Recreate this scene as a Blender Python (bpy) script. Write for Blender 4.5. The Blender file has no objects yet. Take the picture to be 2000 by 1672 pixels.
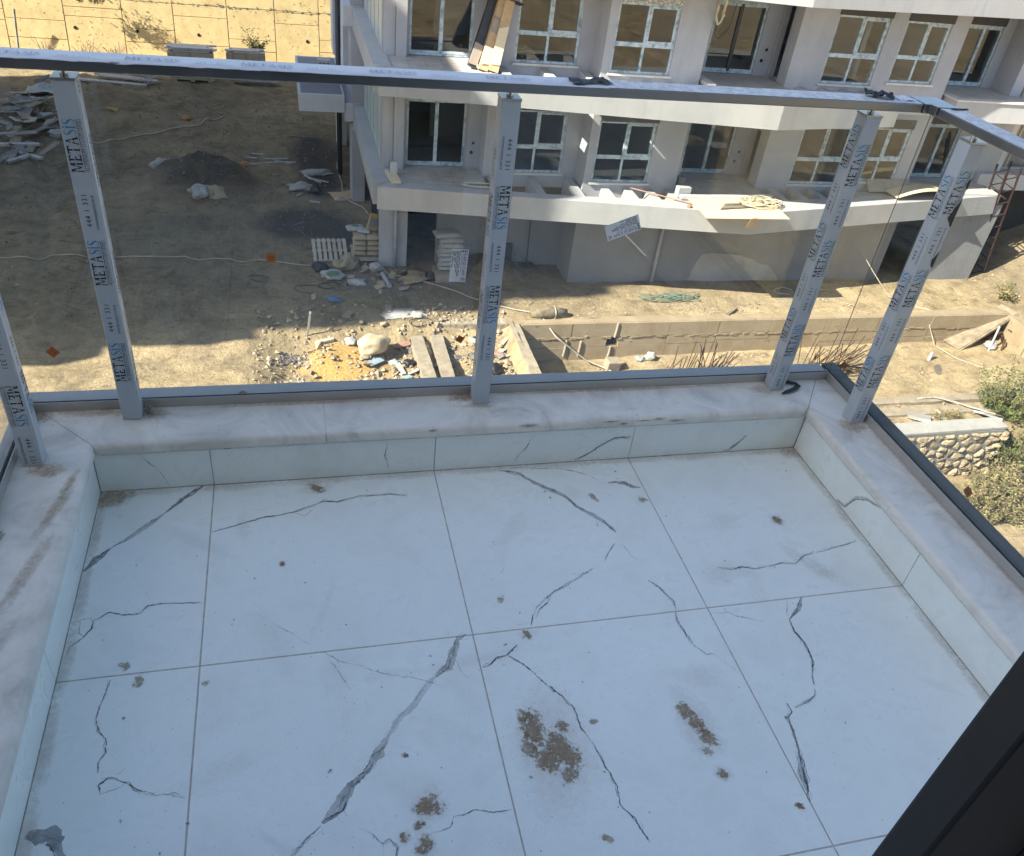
import bpy, bmesh, math, random
from math import radians, sin, cos, pi, sqrt, atan2
from mathutils import Vector, Matrix, noise
random.seed(7)
SC = bpy.context.scene
COL = SC.collection

# ------------------------------------------------------------------ camera
cam_data = bpy.data.cameras.new('camera')
cam = bpy.data.objects.new('camera', cam_data)
COL.objects.link(cam)
cam_data.sensor_width = 36.0
cam_data.lens = 29.05
cam_data.clip_start = 0.02
cam_data.clip_end = 2000.0
cam.matrix_world = Matrix(((0.9686, 0.0515, -0.2433, 0.2445),
                           (-0.2248, 0.6002, -0.7676, -1.2099),
                           (0.1065, 0.7982, 0.5929, 1.5363),
                           (0, 0, 0, 1)))
SC.camera = cam

# ------------------------------------------------------------------ sky, sun, exposure
SUN_TRAVEL = Vector((1.17, 0.34, -1.0)).normalized()
world = bpy.data.worlds.new('World')
SC.world = world
world.use_nodes = True
wn = world.node_tree.nodes
sky = wn.new('ShaderNodeTexSky')
sky.sky_type = 'NISHITA'
sky.sun_disc = False
sky.sun_elevation = radians(39.4)
sky.sun_rotation = radians(253.8)
sky.air_density = 1.0
sky.dust_density = 1.0
wn['Background'].inputs['Strength'].default_value = 0.088
world.node_tree.links.new(sky.outputs['Color'], wn['Background'].inputs['Color'])

sun_data = bpy.data.lights.new('sun', 'SUN')
sun_data.energy = 5.0
sun_data.angle = radians(0.5)
sun_data.color = (1.0, 0.93, 0.80)
sun = bpy.data.objects.new('sun', sun_data)
COL.objects.link(sun)
sun.rotation_euler = SUN_TRAVEL.to_track_quat('-Z', 'Y').to_euler()
sun.location = (-30, -6, 40)

SC.view_settings.view_transform = 'Standard'
SC.view_settings.look = 'None'
SC.view_settings.exposure = 1.93
SC.view_settings.gamma = 1.0
SC.view_settings.use_curve_mapping = False
SC.render.film_transparent = False
SC.cycles.transparent_max_bounces = 24
SC.cycles.max_bounces = 8

# ------------------------------------------------------------------ materials
MATS = {}
def new_mat(name):
    m = bpy.data.materials.new(name); m.use_nodes = True
    MATS[name] = m
    nt = m.node_tree
    return m, nt, nt.nodes['Principled BSDF']

def N(nt, t, **kw):
    n = nt.nodes.new(t)
    for k, v in kw.items():
        if k in n.inputs: n.inputs[k].default_value = v
        else: setattr(n, k, v)
    return n

def coords(nt, scale=(1, 1, 1), kind='Object'):
    tc = N(nt, 'ShaderNodeTexCoord'); mp = N(nt, 'ShaderNodeMapping')
    mp.inputs['Scale'].default_value = scale
    nt.links.new(tc.outputs[kind], mp.inputs['Vector'])
    return mp.outputs['Vector']

def world_pos(nt, scale=(1, 1, 1)):
    g = N(nt, 'ShaderNodeNewGeometry'); mp = N(nt, 'ShaderNodeMapping')
    mp.inputs['Scale'].default_value = scale
    nt.links.new(g.outputs['Position'], mp.inputs['Vector'])
    return mp.outputs['Vector']

def ramp(nt, fac, stops, interp='LINEAR'):
    r = N(nt, 'ShaderNodeValToRGB'); r.color_ramp.interpolation = interp
    el = r.color_ramp.elements
    while len(el) > 1: el.remove(el[-1])
    el[0].position = stops[0][0]; el[0].color = tuple(stops[0][1]) + (1,)
    for p, c in stops[1:]:
        e = el.new(p); e.color = tuple(c) + (1,)
    nt.links.new(fac, r.inputs['Fac'])
    return r.outputs['Color']

def noise_tex(nt, vec, scale, detail=6, rough=0.6, dist=0.0):
    n = N(nt, 'ShaderNodeTexNoise', Scale=scale, Detail=detail, Roughness=rough, Distortion=dist)
    nt.links.new(vec, n.inputs['Vector'])
    return n.outputs['Fac']

def mix_col(nt, fac, a, b, mode='MIX'):
    m = N(nt, 'ShaderNodeMix', data_type='RGBA', blend_type=mode)
    for sock, val in ((m.inputs[0], fac), (m.inputs[6], a), (m.inputs[7], b)):
        if hasattr(val, 'is_output') or hasattr(val, 'links'): nt.links.new(val, sock)
        elif isinstance(val, (int, float)): sock.default_value = val
        else: sock.default_value = tuple(val) + (1,)
    return m.outputs[2]

def bump(nt, bsdf, height, strength=0.3, dist=0.01):
    b = N(nt, 'ShaderNodeBump', Strength=strength, Distance=dist)
    nt.links.new(height, b.inputs['Height'])
    nt.links.new(b.outputs['Normal'], bsdf.inputs['Normal'])

def simple(name, col, rough=0.7, metal=0.0, var=0.12, nscale=6.0, bmp=0.0, spec=None, dark=None, dscale=1.2, dthr=(0.5, 0.75)):
    """plain surface with tonal variation and optional darker dirt patches"""
    m, nt, b = new_mat(name)
    v = world_pos(nt)
    f = noise_tex(nt, v, nscale, 7, 0.65)
    lo = [max(0, c * (1 - var * 1.6)) for c in col]; hi = [min(1, c * (1 + var)) for c in col]
    c = ramp(nt, f, [(0.28, lo), (0.72, hi)])
    if dark:
        f2 = noise_tex(nt, v, dscale, 8, 0.72, 0.4)
        mk = ramp(nt, f2, [(dthr[0], (0, 0, 0)), (dthr[1], (1, 1, 1))])
        c = mix_col(nt, mk, c, dark)
    nt.links.new(c, b.inputs['Base Color'])
    b.inputs['Roughness'].default_value = rough
    b.inputs['Metallic'].default_value = metal
    if spec is not None: b.inputs['Specular IOR Level'].default_value = spec
    if bmp: bump(nt, b, noise_tex(nt, v, nscale * 8, 6, 0.7), bmp, 0.01)
    return m

def glass_mat(name, tint, refl=1.0, rough=0.0):
    """thin sheet of architectural glass: tinted see-through with a Fresnel mirror on top"""
    m, nt, b = new_mat(name)
    out = nt.nodes['Material Output']; nt.nodes.remove(b)
    tr = N(nt, 'ShaderNodeBsdfTransparent'); tr.inputs['Color'].default_value = tuple(tint) + (1,)
    gl = N(nt, 'ShaderNodeBsdfGlossy', Roughness=rough); gl.inputs['Color'].default_value = (refl, refl, refl, 1)
    fr = N(nt, 'ShaderNodeFresnel', IOR=1.5)
    ge = N(nt, 'ShaderNodeNewGeometry'); mr = N(nt, 'ShaderNodeMapRange')
    mr.inputs['To Min'].default_value = 1.5; mr.inputs['To Max'].default_value = 1/1.5
    nt.links.new(ge.outputs['Backfacing'], mr.inputs['Value']); nt.links.new(mr.outputs[0], fr.inputs['IOR'])
    mx = N(nt, 'ShaderNodeMixShader')
    nt.links.new(fr.outputs[0], mx.inputs[0]); nt.links.new(tr.outputs[0], mx.inputs[1]); nt.links.new(gl.outputs[0], mx.inputs[2])
    nt.links.new(mx.outputs[0], out.inputs['Surface'])
    return m

# ------------------------------------------------------------------ mesh builder
class MB:
    def __init__(s): s.v = []; s.f = []; s.m = []; s.uv = {}
    def add(s, verts, faces, mi=0):
        o = len(s.v); s.v += [tuple(p) for p in verts]
        for f in faces: s.f.append(tuple(i + o for i in f)); s.m.append(mi)
        return o
    def box(s, x0, x1, y0, y1, z0, z1, mi=0):
        if x0 > x1: x0, x1 = x1, x0
        if y0 > y1: y0, y1 = y1, y0
        if z0 > z1: z0, z1 = z1, z0
        s.add([(x0,y0,z0),(x1,y0,z0),(x1,y1,z0),(x0,y1,z0),(x0,y0,z1),(x1,y0,z1),(x1,y1,z1),(x0,y1,z1)],
              [(0,3,2,1),(4,5,6,7),(0,1,5,4),(1,2,6,5),(2,3,7,6),(3,0,4,7)], mi)
        return s
    def obox(s, c, size, rot=None, mi=0, jit=0.0):
        R = rot if rot is not None else Matrix.Identity(3)
        vs = []
        for dz in (-.5, .5):
            for dx, dy in ((-.5,-.5),(.5,-.5),(.5,.5),(-.5,.5)):
                p = Vector((dx*size[0]*(1+random.uniform(-jit,jit)), dy*size[1]*(1+random.uniform(-jit,jit)), dz*size[2]*(1+random.uniform(-jit,jit))))
                vs.append(R @ p + Vector(c))
        s.add(vs, [(0,3,2,1),(4,5,6,7),(0,1,5,4),(1,2,6,5),(2,3,7,6),(3,0,4,7)], mi)
        return s
    def prism(s, poly, z0, z1, mi=0):
        n = len(poly)
        a = sum(poly[i][0]*poly[(i+1)%n][1]-poly[(i+1)%n][0]*poly[i][1] for i in range(n))
        if a < 0: poly = poly[::-1]
        zl = z0 if hasattr(z0, '__len__') else [z0]*n
        zh = z1 if hasattr(z1, '__len__') else [z1]*n
        vs = [(p[0],p[1],zl[i]) for i,p in enumerate(poly)] + [(p[0],p[1],zh[i]) for i,p in enumerate(poly)]
        fs = [tuple(range(n))[::-1], tuple(range(n, 2*n))] + [(i,(i+1)%n,(i+1)%n+n,i+n) for i in range(n)]
        s.add(vs, fs, mi); return s
    def tube(s, pts, r, n=7, mi=0, cap=True):
        pts = [Vector(p) for p in pts]; base = len(s.v); m = len(pts)
        up = Vector((0.0123, 0.0456, 1)).normalized()
        for i, p in enumerate(pts):
            t = (pts[min(i+1,m-1)] - pts[max(i-1,0)]).normalized()
            a = t.cross(up)
            if a.length < 1e-3: a = t.cross(Vector((1,0,0)))
            a.normalize(); b = a.cross(t)
            rr = r[i] if hasattr(r, '__len__') else r
            for k in range(n):
                an = 2*pi*k/n
                s.v.append(tuple(p + a*(cos(an)*rr) + b*(sin(an)*rr)))
        for i in range(m-1):
            for k in range(n):
                k2 = (k+1) % n
                s.f.append((base+i*n+k, base+(i+1)*n+k, base+(i+1)*n+k2, base+i*n+k2)); s.m.append(mi)
        if cap:
            s.f.append(tuple(base+k for k in range(n))); s.m.append(mi)
            s.f.append(tuple(base+(m-1)*n+k for k in range(n))[::-1]); s.m.append(mi)
        return s
    def blob(s, c, size, seed=0, sub=2, amp=0.25, freq=1.6, rot=0.0, mi=0, flat=0.0):
        bm = bmesh.new(); bmesh.ops.create_icosphere(bm, subdivisions=sub, radius=1.0)
        off = Vector((seed*3.17, seed*1.31, seed*0.77)); cr, sr = cos(rot), sin(rot)
        vs = []
        for v in bm.verts:
            d = 1 + amp * noise.noise(v.co*freq + off) * 1.6
            x, y, z = v.co*d
            if flat and z < -flat: z = -flat
            x *= size[0]; y *= size[1]; z *= size[2]
            vs.append((c[0]+x*cr-y*sr, c[1]+x*sr+y*cr, c[2]+z))
        fs = [tuple(v.index for v in f.verts) for f in bm.faces]
        bm.free(); s.add(vs, fs, mi); return s
    def build(s, name, mats, parent=None, smooth=False, origin=None, bevel=0.0):
        me = bpy.data.meshes.new(name)
        if parent is not None:
            ploc = world_loc(parent); off = Vector(ploc)
        elif origin is not None: off = Vector(origin)
        elif s.v:
            xs = [p[0] for p in s.v]; ys = [p[1] for p in s.v]; zs = [p[2] for p in s.v]
            off = Vector(((min(xs)+max(xs))/2, (min(ys)+max(ys))/2, min(zs)))
        else: off = Vector((0,0,0))
        me.from_pydata([tuple(Vector(p)-off) for p in s.v], [], s.f)
        if not isinstance(mats, (list, tuple)): mats = [mats]
        for mm in mats: me.materials.append(MATS[mm] if isinstance(mm, str) else mm)
        if len(mats) > 1:
            for p, k in zip(me.polygons, s.m): p.material_index = k
        if smooth:
            for p in me.polygons: p.use_smooth = True
        if s.uv:
            ul = me.uv_layers.new(name='UVMap')
            for lp in me.loops: ul.data[lp.index].uv = s.uv.get(lp.vertex_index, (0, 0))
        me.update()
        o = bpy.data.objects.new(name, me); COL.objects.link(o)
        if parent is not None: o.parent = parent
        else: o.location = off
        if bevel:
            b = o.modifiers.new('bevel', 'BEVEL'); b.width = bevel; b.segments = 2; b.limit_method = 'ANGLE'
        return o

def world_loc(o):
    l = Vector(o.location)
    while o.parent is not None:
        o = o.parent; l = l + Vector(o.location)
    return l

def tag(o, label=None, cat=None, group=None, kind=None):
    if label: o['label'] = label
    if cat: o['category'] = cat
    if group: o['group'] = group
    if kind: o['kind'] = kind
    return o

def empty(name, loc, label=None, cat=None, group=None):
    o = bpy.data.objects.new(name, None); COL.objects.link(o)
    o.location = loc; o.empty_display_size = 0.2
    return tag(o, label, cat, group)

def copy_tree(o, parent=None):
    c = o.copy(); COL.objects.link(c)
    if parent is not None: c.parent = parent
    for ch in list(o.children): copy_tree(ch, c)
    return c

def boxp(name, parent, mat, *b, bevel=0.0):
    return MB().box(*b).build(name, mat, parent, bevel=bevel)

def wall_open(mb, x0, x1, y0, y1, z0, z1, holes, mi=0):
    """wall slab standing along x with rectangular openings (xa, xb, za, zb)"""
    xs = sorted({x0, x1, *[h[0] for h in holes], *[h[1] for h in holes]})
    for i in range(len(xs)-1):
        a, b = xs[i], xs[i+1]; m = (a+b)/2
        hs = sorted([(h[2], h[3]) for h in holes if h[0] < m < h[1]])
        z = z0
        for ha, hb in hs:
            if ha > z: mb.box(a, b, y0, y1, z, ha, mi)
            z = hb
        if z < z1: mb.box(a, b, y0, y1, z, z1, mi)
    return mb

def rotm(x=0, y=0, z=0):
    return (Matrix.Rotation(z, 3, 'Z') @ Matrix.Rotation(y, 3, 'Y') @ Matrix.Rotation(x, 3, 'X'))

# ------------------------------------------------------------------ lettering
def text_poly(txt, size=1.0, spacing=1.0):
    """flat outline of a line of type: list of (verts2d, faces), width"""
    cu = bpy.data.curves.new('type', 'FONT'); cu.body = txt; cu.size = size; cu.space_character = spacing
    cu.resolution_u = 2
    ob = bpy.data.objects.new('type', cu); COL.objects.link(ob)
    dg = bpy.context.evaluated_depsgraph_get(); dg.update()
    me = ob.evaluated_get(dg).to_mesh()
    vs = [(v.co.x, v.co.y) for v in me.vertices]; fs = [tuple(p.vertices) for p in me.polygons]
    ob.evaluated_get(dg).to_mesh_clear()
    bpy.data.objects.remove(ob); bpy.data.curves.remove(cu)
    return vs, fs

def clip_y(poly, y0, y1):
    for lim, keep in ((y0, lambda y: y >= y0), (y1, lambda y: y <= y1)):
        out = []
        for i in range(len(poly)):
            a, b = poly[i], poly[(i+1) % len(poly)]
            ka, kb = keep(a[1]), keep(b[1])
            if ka: out.append(a)
            if ka != kb:
                t = (lim-a[1])/(b[1]-a[1]); out.append((a[0]+(b[0]-a[0])*t, lim))
        poly = out
        if len(poly) < 3: return []
    return poly

def serif_word():
    """the stencilled serif wordmark: returns (dark polys, blue polys, width) at cap height 1"""
    L = {}
    L['M'] = (1.22, [[(.09,0),(.20,0),(.25,1),(.14,1)],[(0,0),(.28,0),(.28,.05),(0,.05)],[(.04,.95),(.34,.95),(.34,1),(.04,1)],
              [(.16,1),(.36,1),(.66,.12),(.56,.12)],[(.54,.12),(.65,.12),(.99,1),(.88,1)],[(.90,1),(1.08,1),(1.12,0),(.92,0)],[(.82,0),(1.22,0),(1.22,.05),(.82,.05)],[(.90,.95),(1.18,.95),(1.18,1),(.90,1)]])
    L['E'] = (.78, [[(.10,0),(.28,0),(.28,1),(.10,1)],[(0,0),(.72,0),(.72,.10),(0,.10)],[(0,.90),(.70,.90),(.70,1),(0,1)],[(.28,.40),(.56,.40),(.56,.50),(.28,.50)],
              [(.66,0),(.74,.26),(.70,.26),(.60,0)],[(.64,1),(.70,.76),(.66,.76),(.56,1)]])
    L['T'] = (.86, [[(.34,0),(.52,0),(.52,1),(.34,1)],[(.22,0),(.64,0),(.64,.05),(.22,.05)],[(0,.89),(.86,.89),(.86,1),(0,1)],[(0,1),(.02,.74),(.06,.74),(.14,1)],[(.72,1),(.80,.74),(.84,.74),(.86,1)]])
    L['A'] = (1.0, [[(.08,0),(.19,0),(.53,1),(.42,1)],[(.44,1),(.54,1),(.92,0),(.70,0)],[(0,0),(.30,0),(.30,.05),(0,.05)],[(.60,0),(1.0,0),(1.0,.05),(.60,.05)],[(.24,.32),(.72,.32),(.72,.37),(.24,.37)]])
    dark, blue = [], []; x = 0
    for ch in 'META':
        w, ps = L[ch]
        for p in ps:
            q = [(a+x, b) for a, b in p]
            for y0, y1 in ((0, .50), (.57, 1.0)):
                c = clip_y(q, y0, y1)
                if c: dark.append(c)
        x += w + .08
    def S(x):
        path = [(.60,.80),(.52,.93),(.36,.98),(.18,.92),(.12,.76),(.20,.62),(.36,.52),(.52,.40),(.58,.24),(.50,.08),(.32,.02),(.14,.08),(.06,.24)]
        wd = [.03,.05,.05,.09,.14,.17,.18,.17,.14,.09,.05,.05,.03]
        out = []
        for i in range(len(path)-1):
            a, b = Vector(path[i]), Vector(path[i+1])
            def nrm(k):
                p, q = Vector(path[max(k-1,0)]), Vector(path[min(k+1,len(path)-1)]); t = (q-p).normalized(); return Vector((-t.y, t.x))
            na, nb = nrm(i)*wd[i]/2, nrm(i+1)*wd[i+1]/2
            out.append([(a.x+na.x+x,a.y+na.y),(b.x+nb.x+x,b.y+nb.y),(b.x-nb.x+x,b.y-nb.y),(a.x-na.x+x,a.y-na.y)])
        return out
    blue += S(x); x += .72
    blue += [[(x+.10,0),(x+.26,0),(x+.26,.78),(x+.10,.78)],[(x,0),(x+.36,0),(x+.36,.05),(x,.05)],[(x,.73),(x+.36,.73),(x+.36,.78),(x,.78)],
             [(x+.10,.92),(x+.18,.86),(x+.26,.92),(x+.26,1.02),(x+.18,1.08),(x+.10,1.02)]]; x += .44
    blue += S(x); x += .68
    return dark, blue, x

WORD = serif_word()

# ================================================================== MATERIALS OF THE BALCONY
def tile_mat(name, base, cool):
    m, nt, b = new_mat(name)
    v = world_pos(nt)
    big = noise_tex(nt, v, 1.6, 3, 0.5)
    c = ramp(nt, big, [(0.3, base), (0.7, cool)])
    fine = noise_tex(nt, v, 330, 2, 0.5)
    sp = ramp(nt, fine, [(0.66, (0, 0, 0)), (0.74, (1, 1, 1))])
    msk = noise_tex(nt, v, 2.2, 3, 0.6)
    mk = ramp(nt, msk, [(0.47, (0, 0, 0)), (0.62, (.9, .9, .9))])
    spm = mix_col(nt, 1.0, sp, mk, 'MULTIPLY')
    c = mix_col(nt, spm, c, (0.24, 0.23, 0.22))
    dust = noise_tex(nt, v, 5, 9, 0.75, 0.3)
    dm = ramp(nt, dust, [(0.50, (0, 0, 0)), (0.80, (.42, .42, .42))])
    c = mix_col(nt, dm, c, (0.58, 0.55, 0.49))
    nt.links.new(c, b.inputs['Base Color'])
    rg = ramp(nt, dust, [(0.35, (.20, .20, .20)), (0.75, (.55, .55, .55))])
    nt.links.new(rg, b.inputs['Roughness'])
    bump(nt, b, noise_tex(nt, v, 300, 3, 0.6), 0.04, 0.002)
    return m
tile_mat('porcelain_tile', (0.81, 0.845, 0.80), (0.86, 0.89, 0.85))
simple('tile_body', (0.55, 0.54, 0.52), 0.7)
simple('grout', (0.50, 0.46, 0.40), 0.9, var=0.25, nscale=30)

def marble_mat():
    m, nt, b = new_mat('sill_marble')
    v = world_pos(nt)
    a = noise_tex(nt, v, 5.0, 8, 0.62, 1.4)
    c = ramp(nt, a, [(0.28, (.46, .435, .385)), (0.42, (.64, .605, .545)), (0.58, (.78, .74, .67)), (0.75, (.66, .625, .56))])
    vs = world_pos(nt, (3.5, 9, 9))
    st = noise_tex(nt, vs, 2.2, 9, 0.7, 1.2)
    mk = ramp(nt, st, [(0.60, (0, 0, 0)), (0.74, (.8, .8, .8))])
    c = mix_col(nt, mk, c, (.40, .40, .385))
    d = noise_tex(nt, v, 16, 8, 0.8)
    dk = ramp(nt, d, [(0.60, (0, 0, 0)), (0.78, (.65, .65, .65))])
    c = mix_col(nt, dk, c, (.43, .38, .30))
    nt.links.new(c, b.inputs['Base Color']); b.inputs['Roughness'].default_value = 0.38
    bump(nt, b, noise_tex(nt, v, 60, 5, 0.7), 0.08, 0.003)
    return m
marble_mat()

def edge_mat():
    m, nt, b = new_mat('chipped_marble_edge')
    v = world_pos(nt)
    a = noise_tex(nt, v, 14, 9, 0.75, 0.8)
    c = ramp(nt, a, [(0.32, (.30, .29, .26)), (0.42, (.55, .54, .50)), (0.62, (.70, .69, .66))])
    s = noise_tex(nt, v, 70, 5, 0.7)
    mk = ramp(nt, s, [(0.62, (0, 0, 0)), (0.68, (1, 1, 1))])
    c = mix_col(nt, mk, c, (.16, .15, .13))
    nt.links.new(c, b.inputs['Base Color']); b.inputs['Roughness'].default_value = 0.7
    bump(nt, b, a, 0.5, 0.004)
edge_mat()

def decal_mat(name, col, hard, nscale, lo, hi, stretch=(1, 1, 1)):
    """print or dirt lying on a surface: see-through where its noise falls away from the centre line (UV.x = -1..1)"""
    m, nt, b = new_mat(name)
    out = nt.nodes['Material Output']
    uv = N(nt, 'ShaderNodeUVMap'); sx = N(nt, 'ShaderNodeSeparateXYZ')
    nt.links.new(uv.outputs['UV'], sx.inputs[0])
    v = world_pos(nt, stretch)
    f = noise_tex(nt, v, nscale, 9, 0.78, 0.5)
    # edge falloff 1-u^2, scaled by v (strength)
    sq = N(nt, 'ShaderNodeMath', operation='MULTIPLY'); nt.links.new(sx.outputs['X'], sq.inputs[0]); nt.links.new(sx.outputs['X'], sq.inputs[1])
    inv = N(nt, 'ShaderNodeMath', operation='SUBTRACT'); inv.inputs[0].default_value = 1.0; nt.links.new(sq.outputs[0], inv.inputs[1])
    su = N(nt, 'ShaderNodeMath', operation='MULTIPLY_ADD'); nt.links.new(inv.outputs[0], su.inputs[0]); su.inputs[1].default_value = hard; nt.links.new(f, su.inputs[2])
    mr = N(nt, 'ShaderNodeMapRange'); mr.inputs['From Min'].default_value = lo; mr.inputs['From Max'].default_value = hi
    nt.links.new(su.outputs[0], mr.inputs['Value'])
    al = N(nt, 'ShaderNodeMath', operation='MULTIPLY'); nt.links.new(mr.outputs[0], al.inputs[0]); nt.links.new(sx.outputs['Y'], al.inputs[1])
    tr = N(nt, 'ShaderNodeBsdfTransparent'); mx = N(nt, 'ShaderNodeMixShader')
    c2 = ramp(nt, noise_tex(nt, v, nscale*0.6, 4, 0.6), [(0.3, [c*0.7 for c in col]), (0.7, [min(1, c*1.3) for c in col])])
    nt.links.new(c2, b.inputs['Base Color']); b.inputs['Roughness'].default_value = 0.75
    nt.links.new(al.outputs[0], mx.inputs[0]); nt.links.new(tr.outputs[0], mx.inputs[1]); nt.links.new(b.outputs[0], mx.inputs[2])
    nt.links.new(mx.outputs[0], out.inputs['Surface'])
    return m
decal_mat('vein_print', (0.115, 0.125, 0.13), 0.55, 90, 0.42, 0.80)
decal_mat('vein_band', (0.27, 0.285, 0.295), 0.0, 45, 0.15, 0.62)
decal_mat('mud_stain', (0.33, 0.25, 0.165), 0.20, 120, 0.605, 0.635)
decal_mat('tan_stain', (0.40, 0.34, 0.25), 0.25, 85, 0.62, 0.74)
decal_mat('rust_stain', (0.28, 0.15, 0.09), 0.25, 110, 0.62, 0.70)
decal_mat('dust_film', (0.42, 0.31, 0.20), 0.35, 75, 0.52, 1.02)
decal_mat('nose_grime', (0.26, 0.24, 0.20), 0.35, 160, 0.58, 0.95)
decal_mat('grime_film', (0.20, 0.18, 0.15), 0.25, 130, 0.62, 0.78, (1, 1, 1))

def alu_mat(name, col, rough, metal=0.85):
    m, nt, b = new_mat(name)
    v = world_pos(nt, (1, 1, 1))
    f = noise_tex(nt, v, 9, 6, 0.7)
    c = ramp(nt, f, [(0.3, [x*0.86 for x in col]), (0.7, col)])
    s = noise_tex(nt, v, 240, 3, 0.6)
    mk = ramp(nt, s, [(0.70, (0, 0, 0)), (0.76, (.5, .5, .5))])
    c = mix_col(nt, mk, c, (.62, .62, .60))
    nt.links.new(c, b.inputs['Base Color']); b.inputs['Metallic'].default_value = metal
    r = ramp(nt, f, [(0.2, (rough*0.8,)*3), (0.8, (rough*1.25,)*3)])
    nt.links.new(r, b.inputs['Roughness'])
    return m
alu_mat('anodised_rail', (0.25, 0.255, 0.265), 0.34)
alu_mat('satin_channel', (0.47, 0.455, 0.43), 0.4, 0.3)
alu_mat('cap_steel', (0.48, 0.46, 0.43), 0.28)
alu_mat('pin_chrome', (0.70, 0.70, 0.70), 0.16, 1.0)
alu_mat('dark_flange', (0.085, 0.085, 0.085), 0.6, 0.0)
alu_mat('blue_flange', (0.40, 0.405, 0.41), 0.55, 0.0)
def film_mat(name, col, rough):
    m, nt, b = new_mat(name)
    v = world_pos(nt)
    f = noise_tex(nt, v, 7, 7, 0.7)
    c = ramp(nt, f, [(0.3, [x*0.88 for x in col]), (0.7, col)])
    g = noise_tex(nt, world_pos(nt, (30, 30, 4)), 3, 6, 0.75)
    mk = ramp(nt, g, [(0.62, (0, 0, 0)), (0.78, (.35, .35, .35))])
    c = mix_col(nt, mk, c, (.30, .31, .32))
    nt.links.new(c, b.inputs['Base Color']); b.inputs['Roughness'].default_value = rough
    bump(nt, b, noise_tex(nt, v, 35, 4, 0.6), 0.12, 0.003)
film_mat('post_film', (0.46, 0.50, 0.545), 0.34)
film_mat('rail_film', (0.56, 0.575, 0.60), 0.45)
simple('bright_rail_top', (0.58, 0.58, 0.575), 0.6, var=.25, nscale=60, bmp=.2)  # brightness of the bare rail top under the sky, put into the colour
simple('speck_dark', (0.20, 0.18, 0.16), 0.8)
simple('joint_grey', (0.10, 0.105, 0.10), 0.6)
simple('joint_pale', (0.42, 0.43, 0.42), 0.5)
simple('ink_black', (0.018, 0.018, 0.024), 0.55)
simple('ink_blue', (0.03, 0.23, 0.46), 0.5)
simple('ink_grey', (0.13, 0.16, 0.19), 0.6)
simple('ink_faded', (0.30, 0.32, 0.40), 0.6)
simple('joint_fill', (0.58, 0.57, 0.54), 0.7)
simple('gasket', (0.03, 0.03, 0.03), 0.8)
simple('black_tape', (0.022, 0.021, 0.02), 0.62, bmp=0.3)
simple('sticker_white', (0.74, 0.75, 0.77), 0.5)
simple('sticker_orange', (0.46, 0.135, 0.025), 0.5)
simple('sticker_brown', (0.24, 0.10, 0.045), 0.6)
simple('sticker_navy', (0.03, 0.045, 0.20), 0.5)
simple('sticker_red', (0.40, 0.03, 0.05), 0.5)
simple('stamp_white', (0.55, 0.56, 0.55), 0.7)
simple('door_anthracite', (0.005, 0.009, 0.015), 0.55, bmp=0.03, nscale=12)
simple('door_gasket', (0.015, 0.018, 0.018), 0.7)
simple('own_render', (0.78, 0.77, 0.75), 0.9, bmp=0.2)
simple('room_paint', (0.45, 0.43, 0.40), 0.9)
simple('concrete_slab', (0.36, 0.35, 0.33), 0.9, bmp=0.3)
simple('mortar_crumb', (0.33, 0.31, 0.28), 0.95, bmp=0.4, nscale=40)
glass_mat('balustrade_glass', (0.845, 0.86, 0.85))

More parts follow.
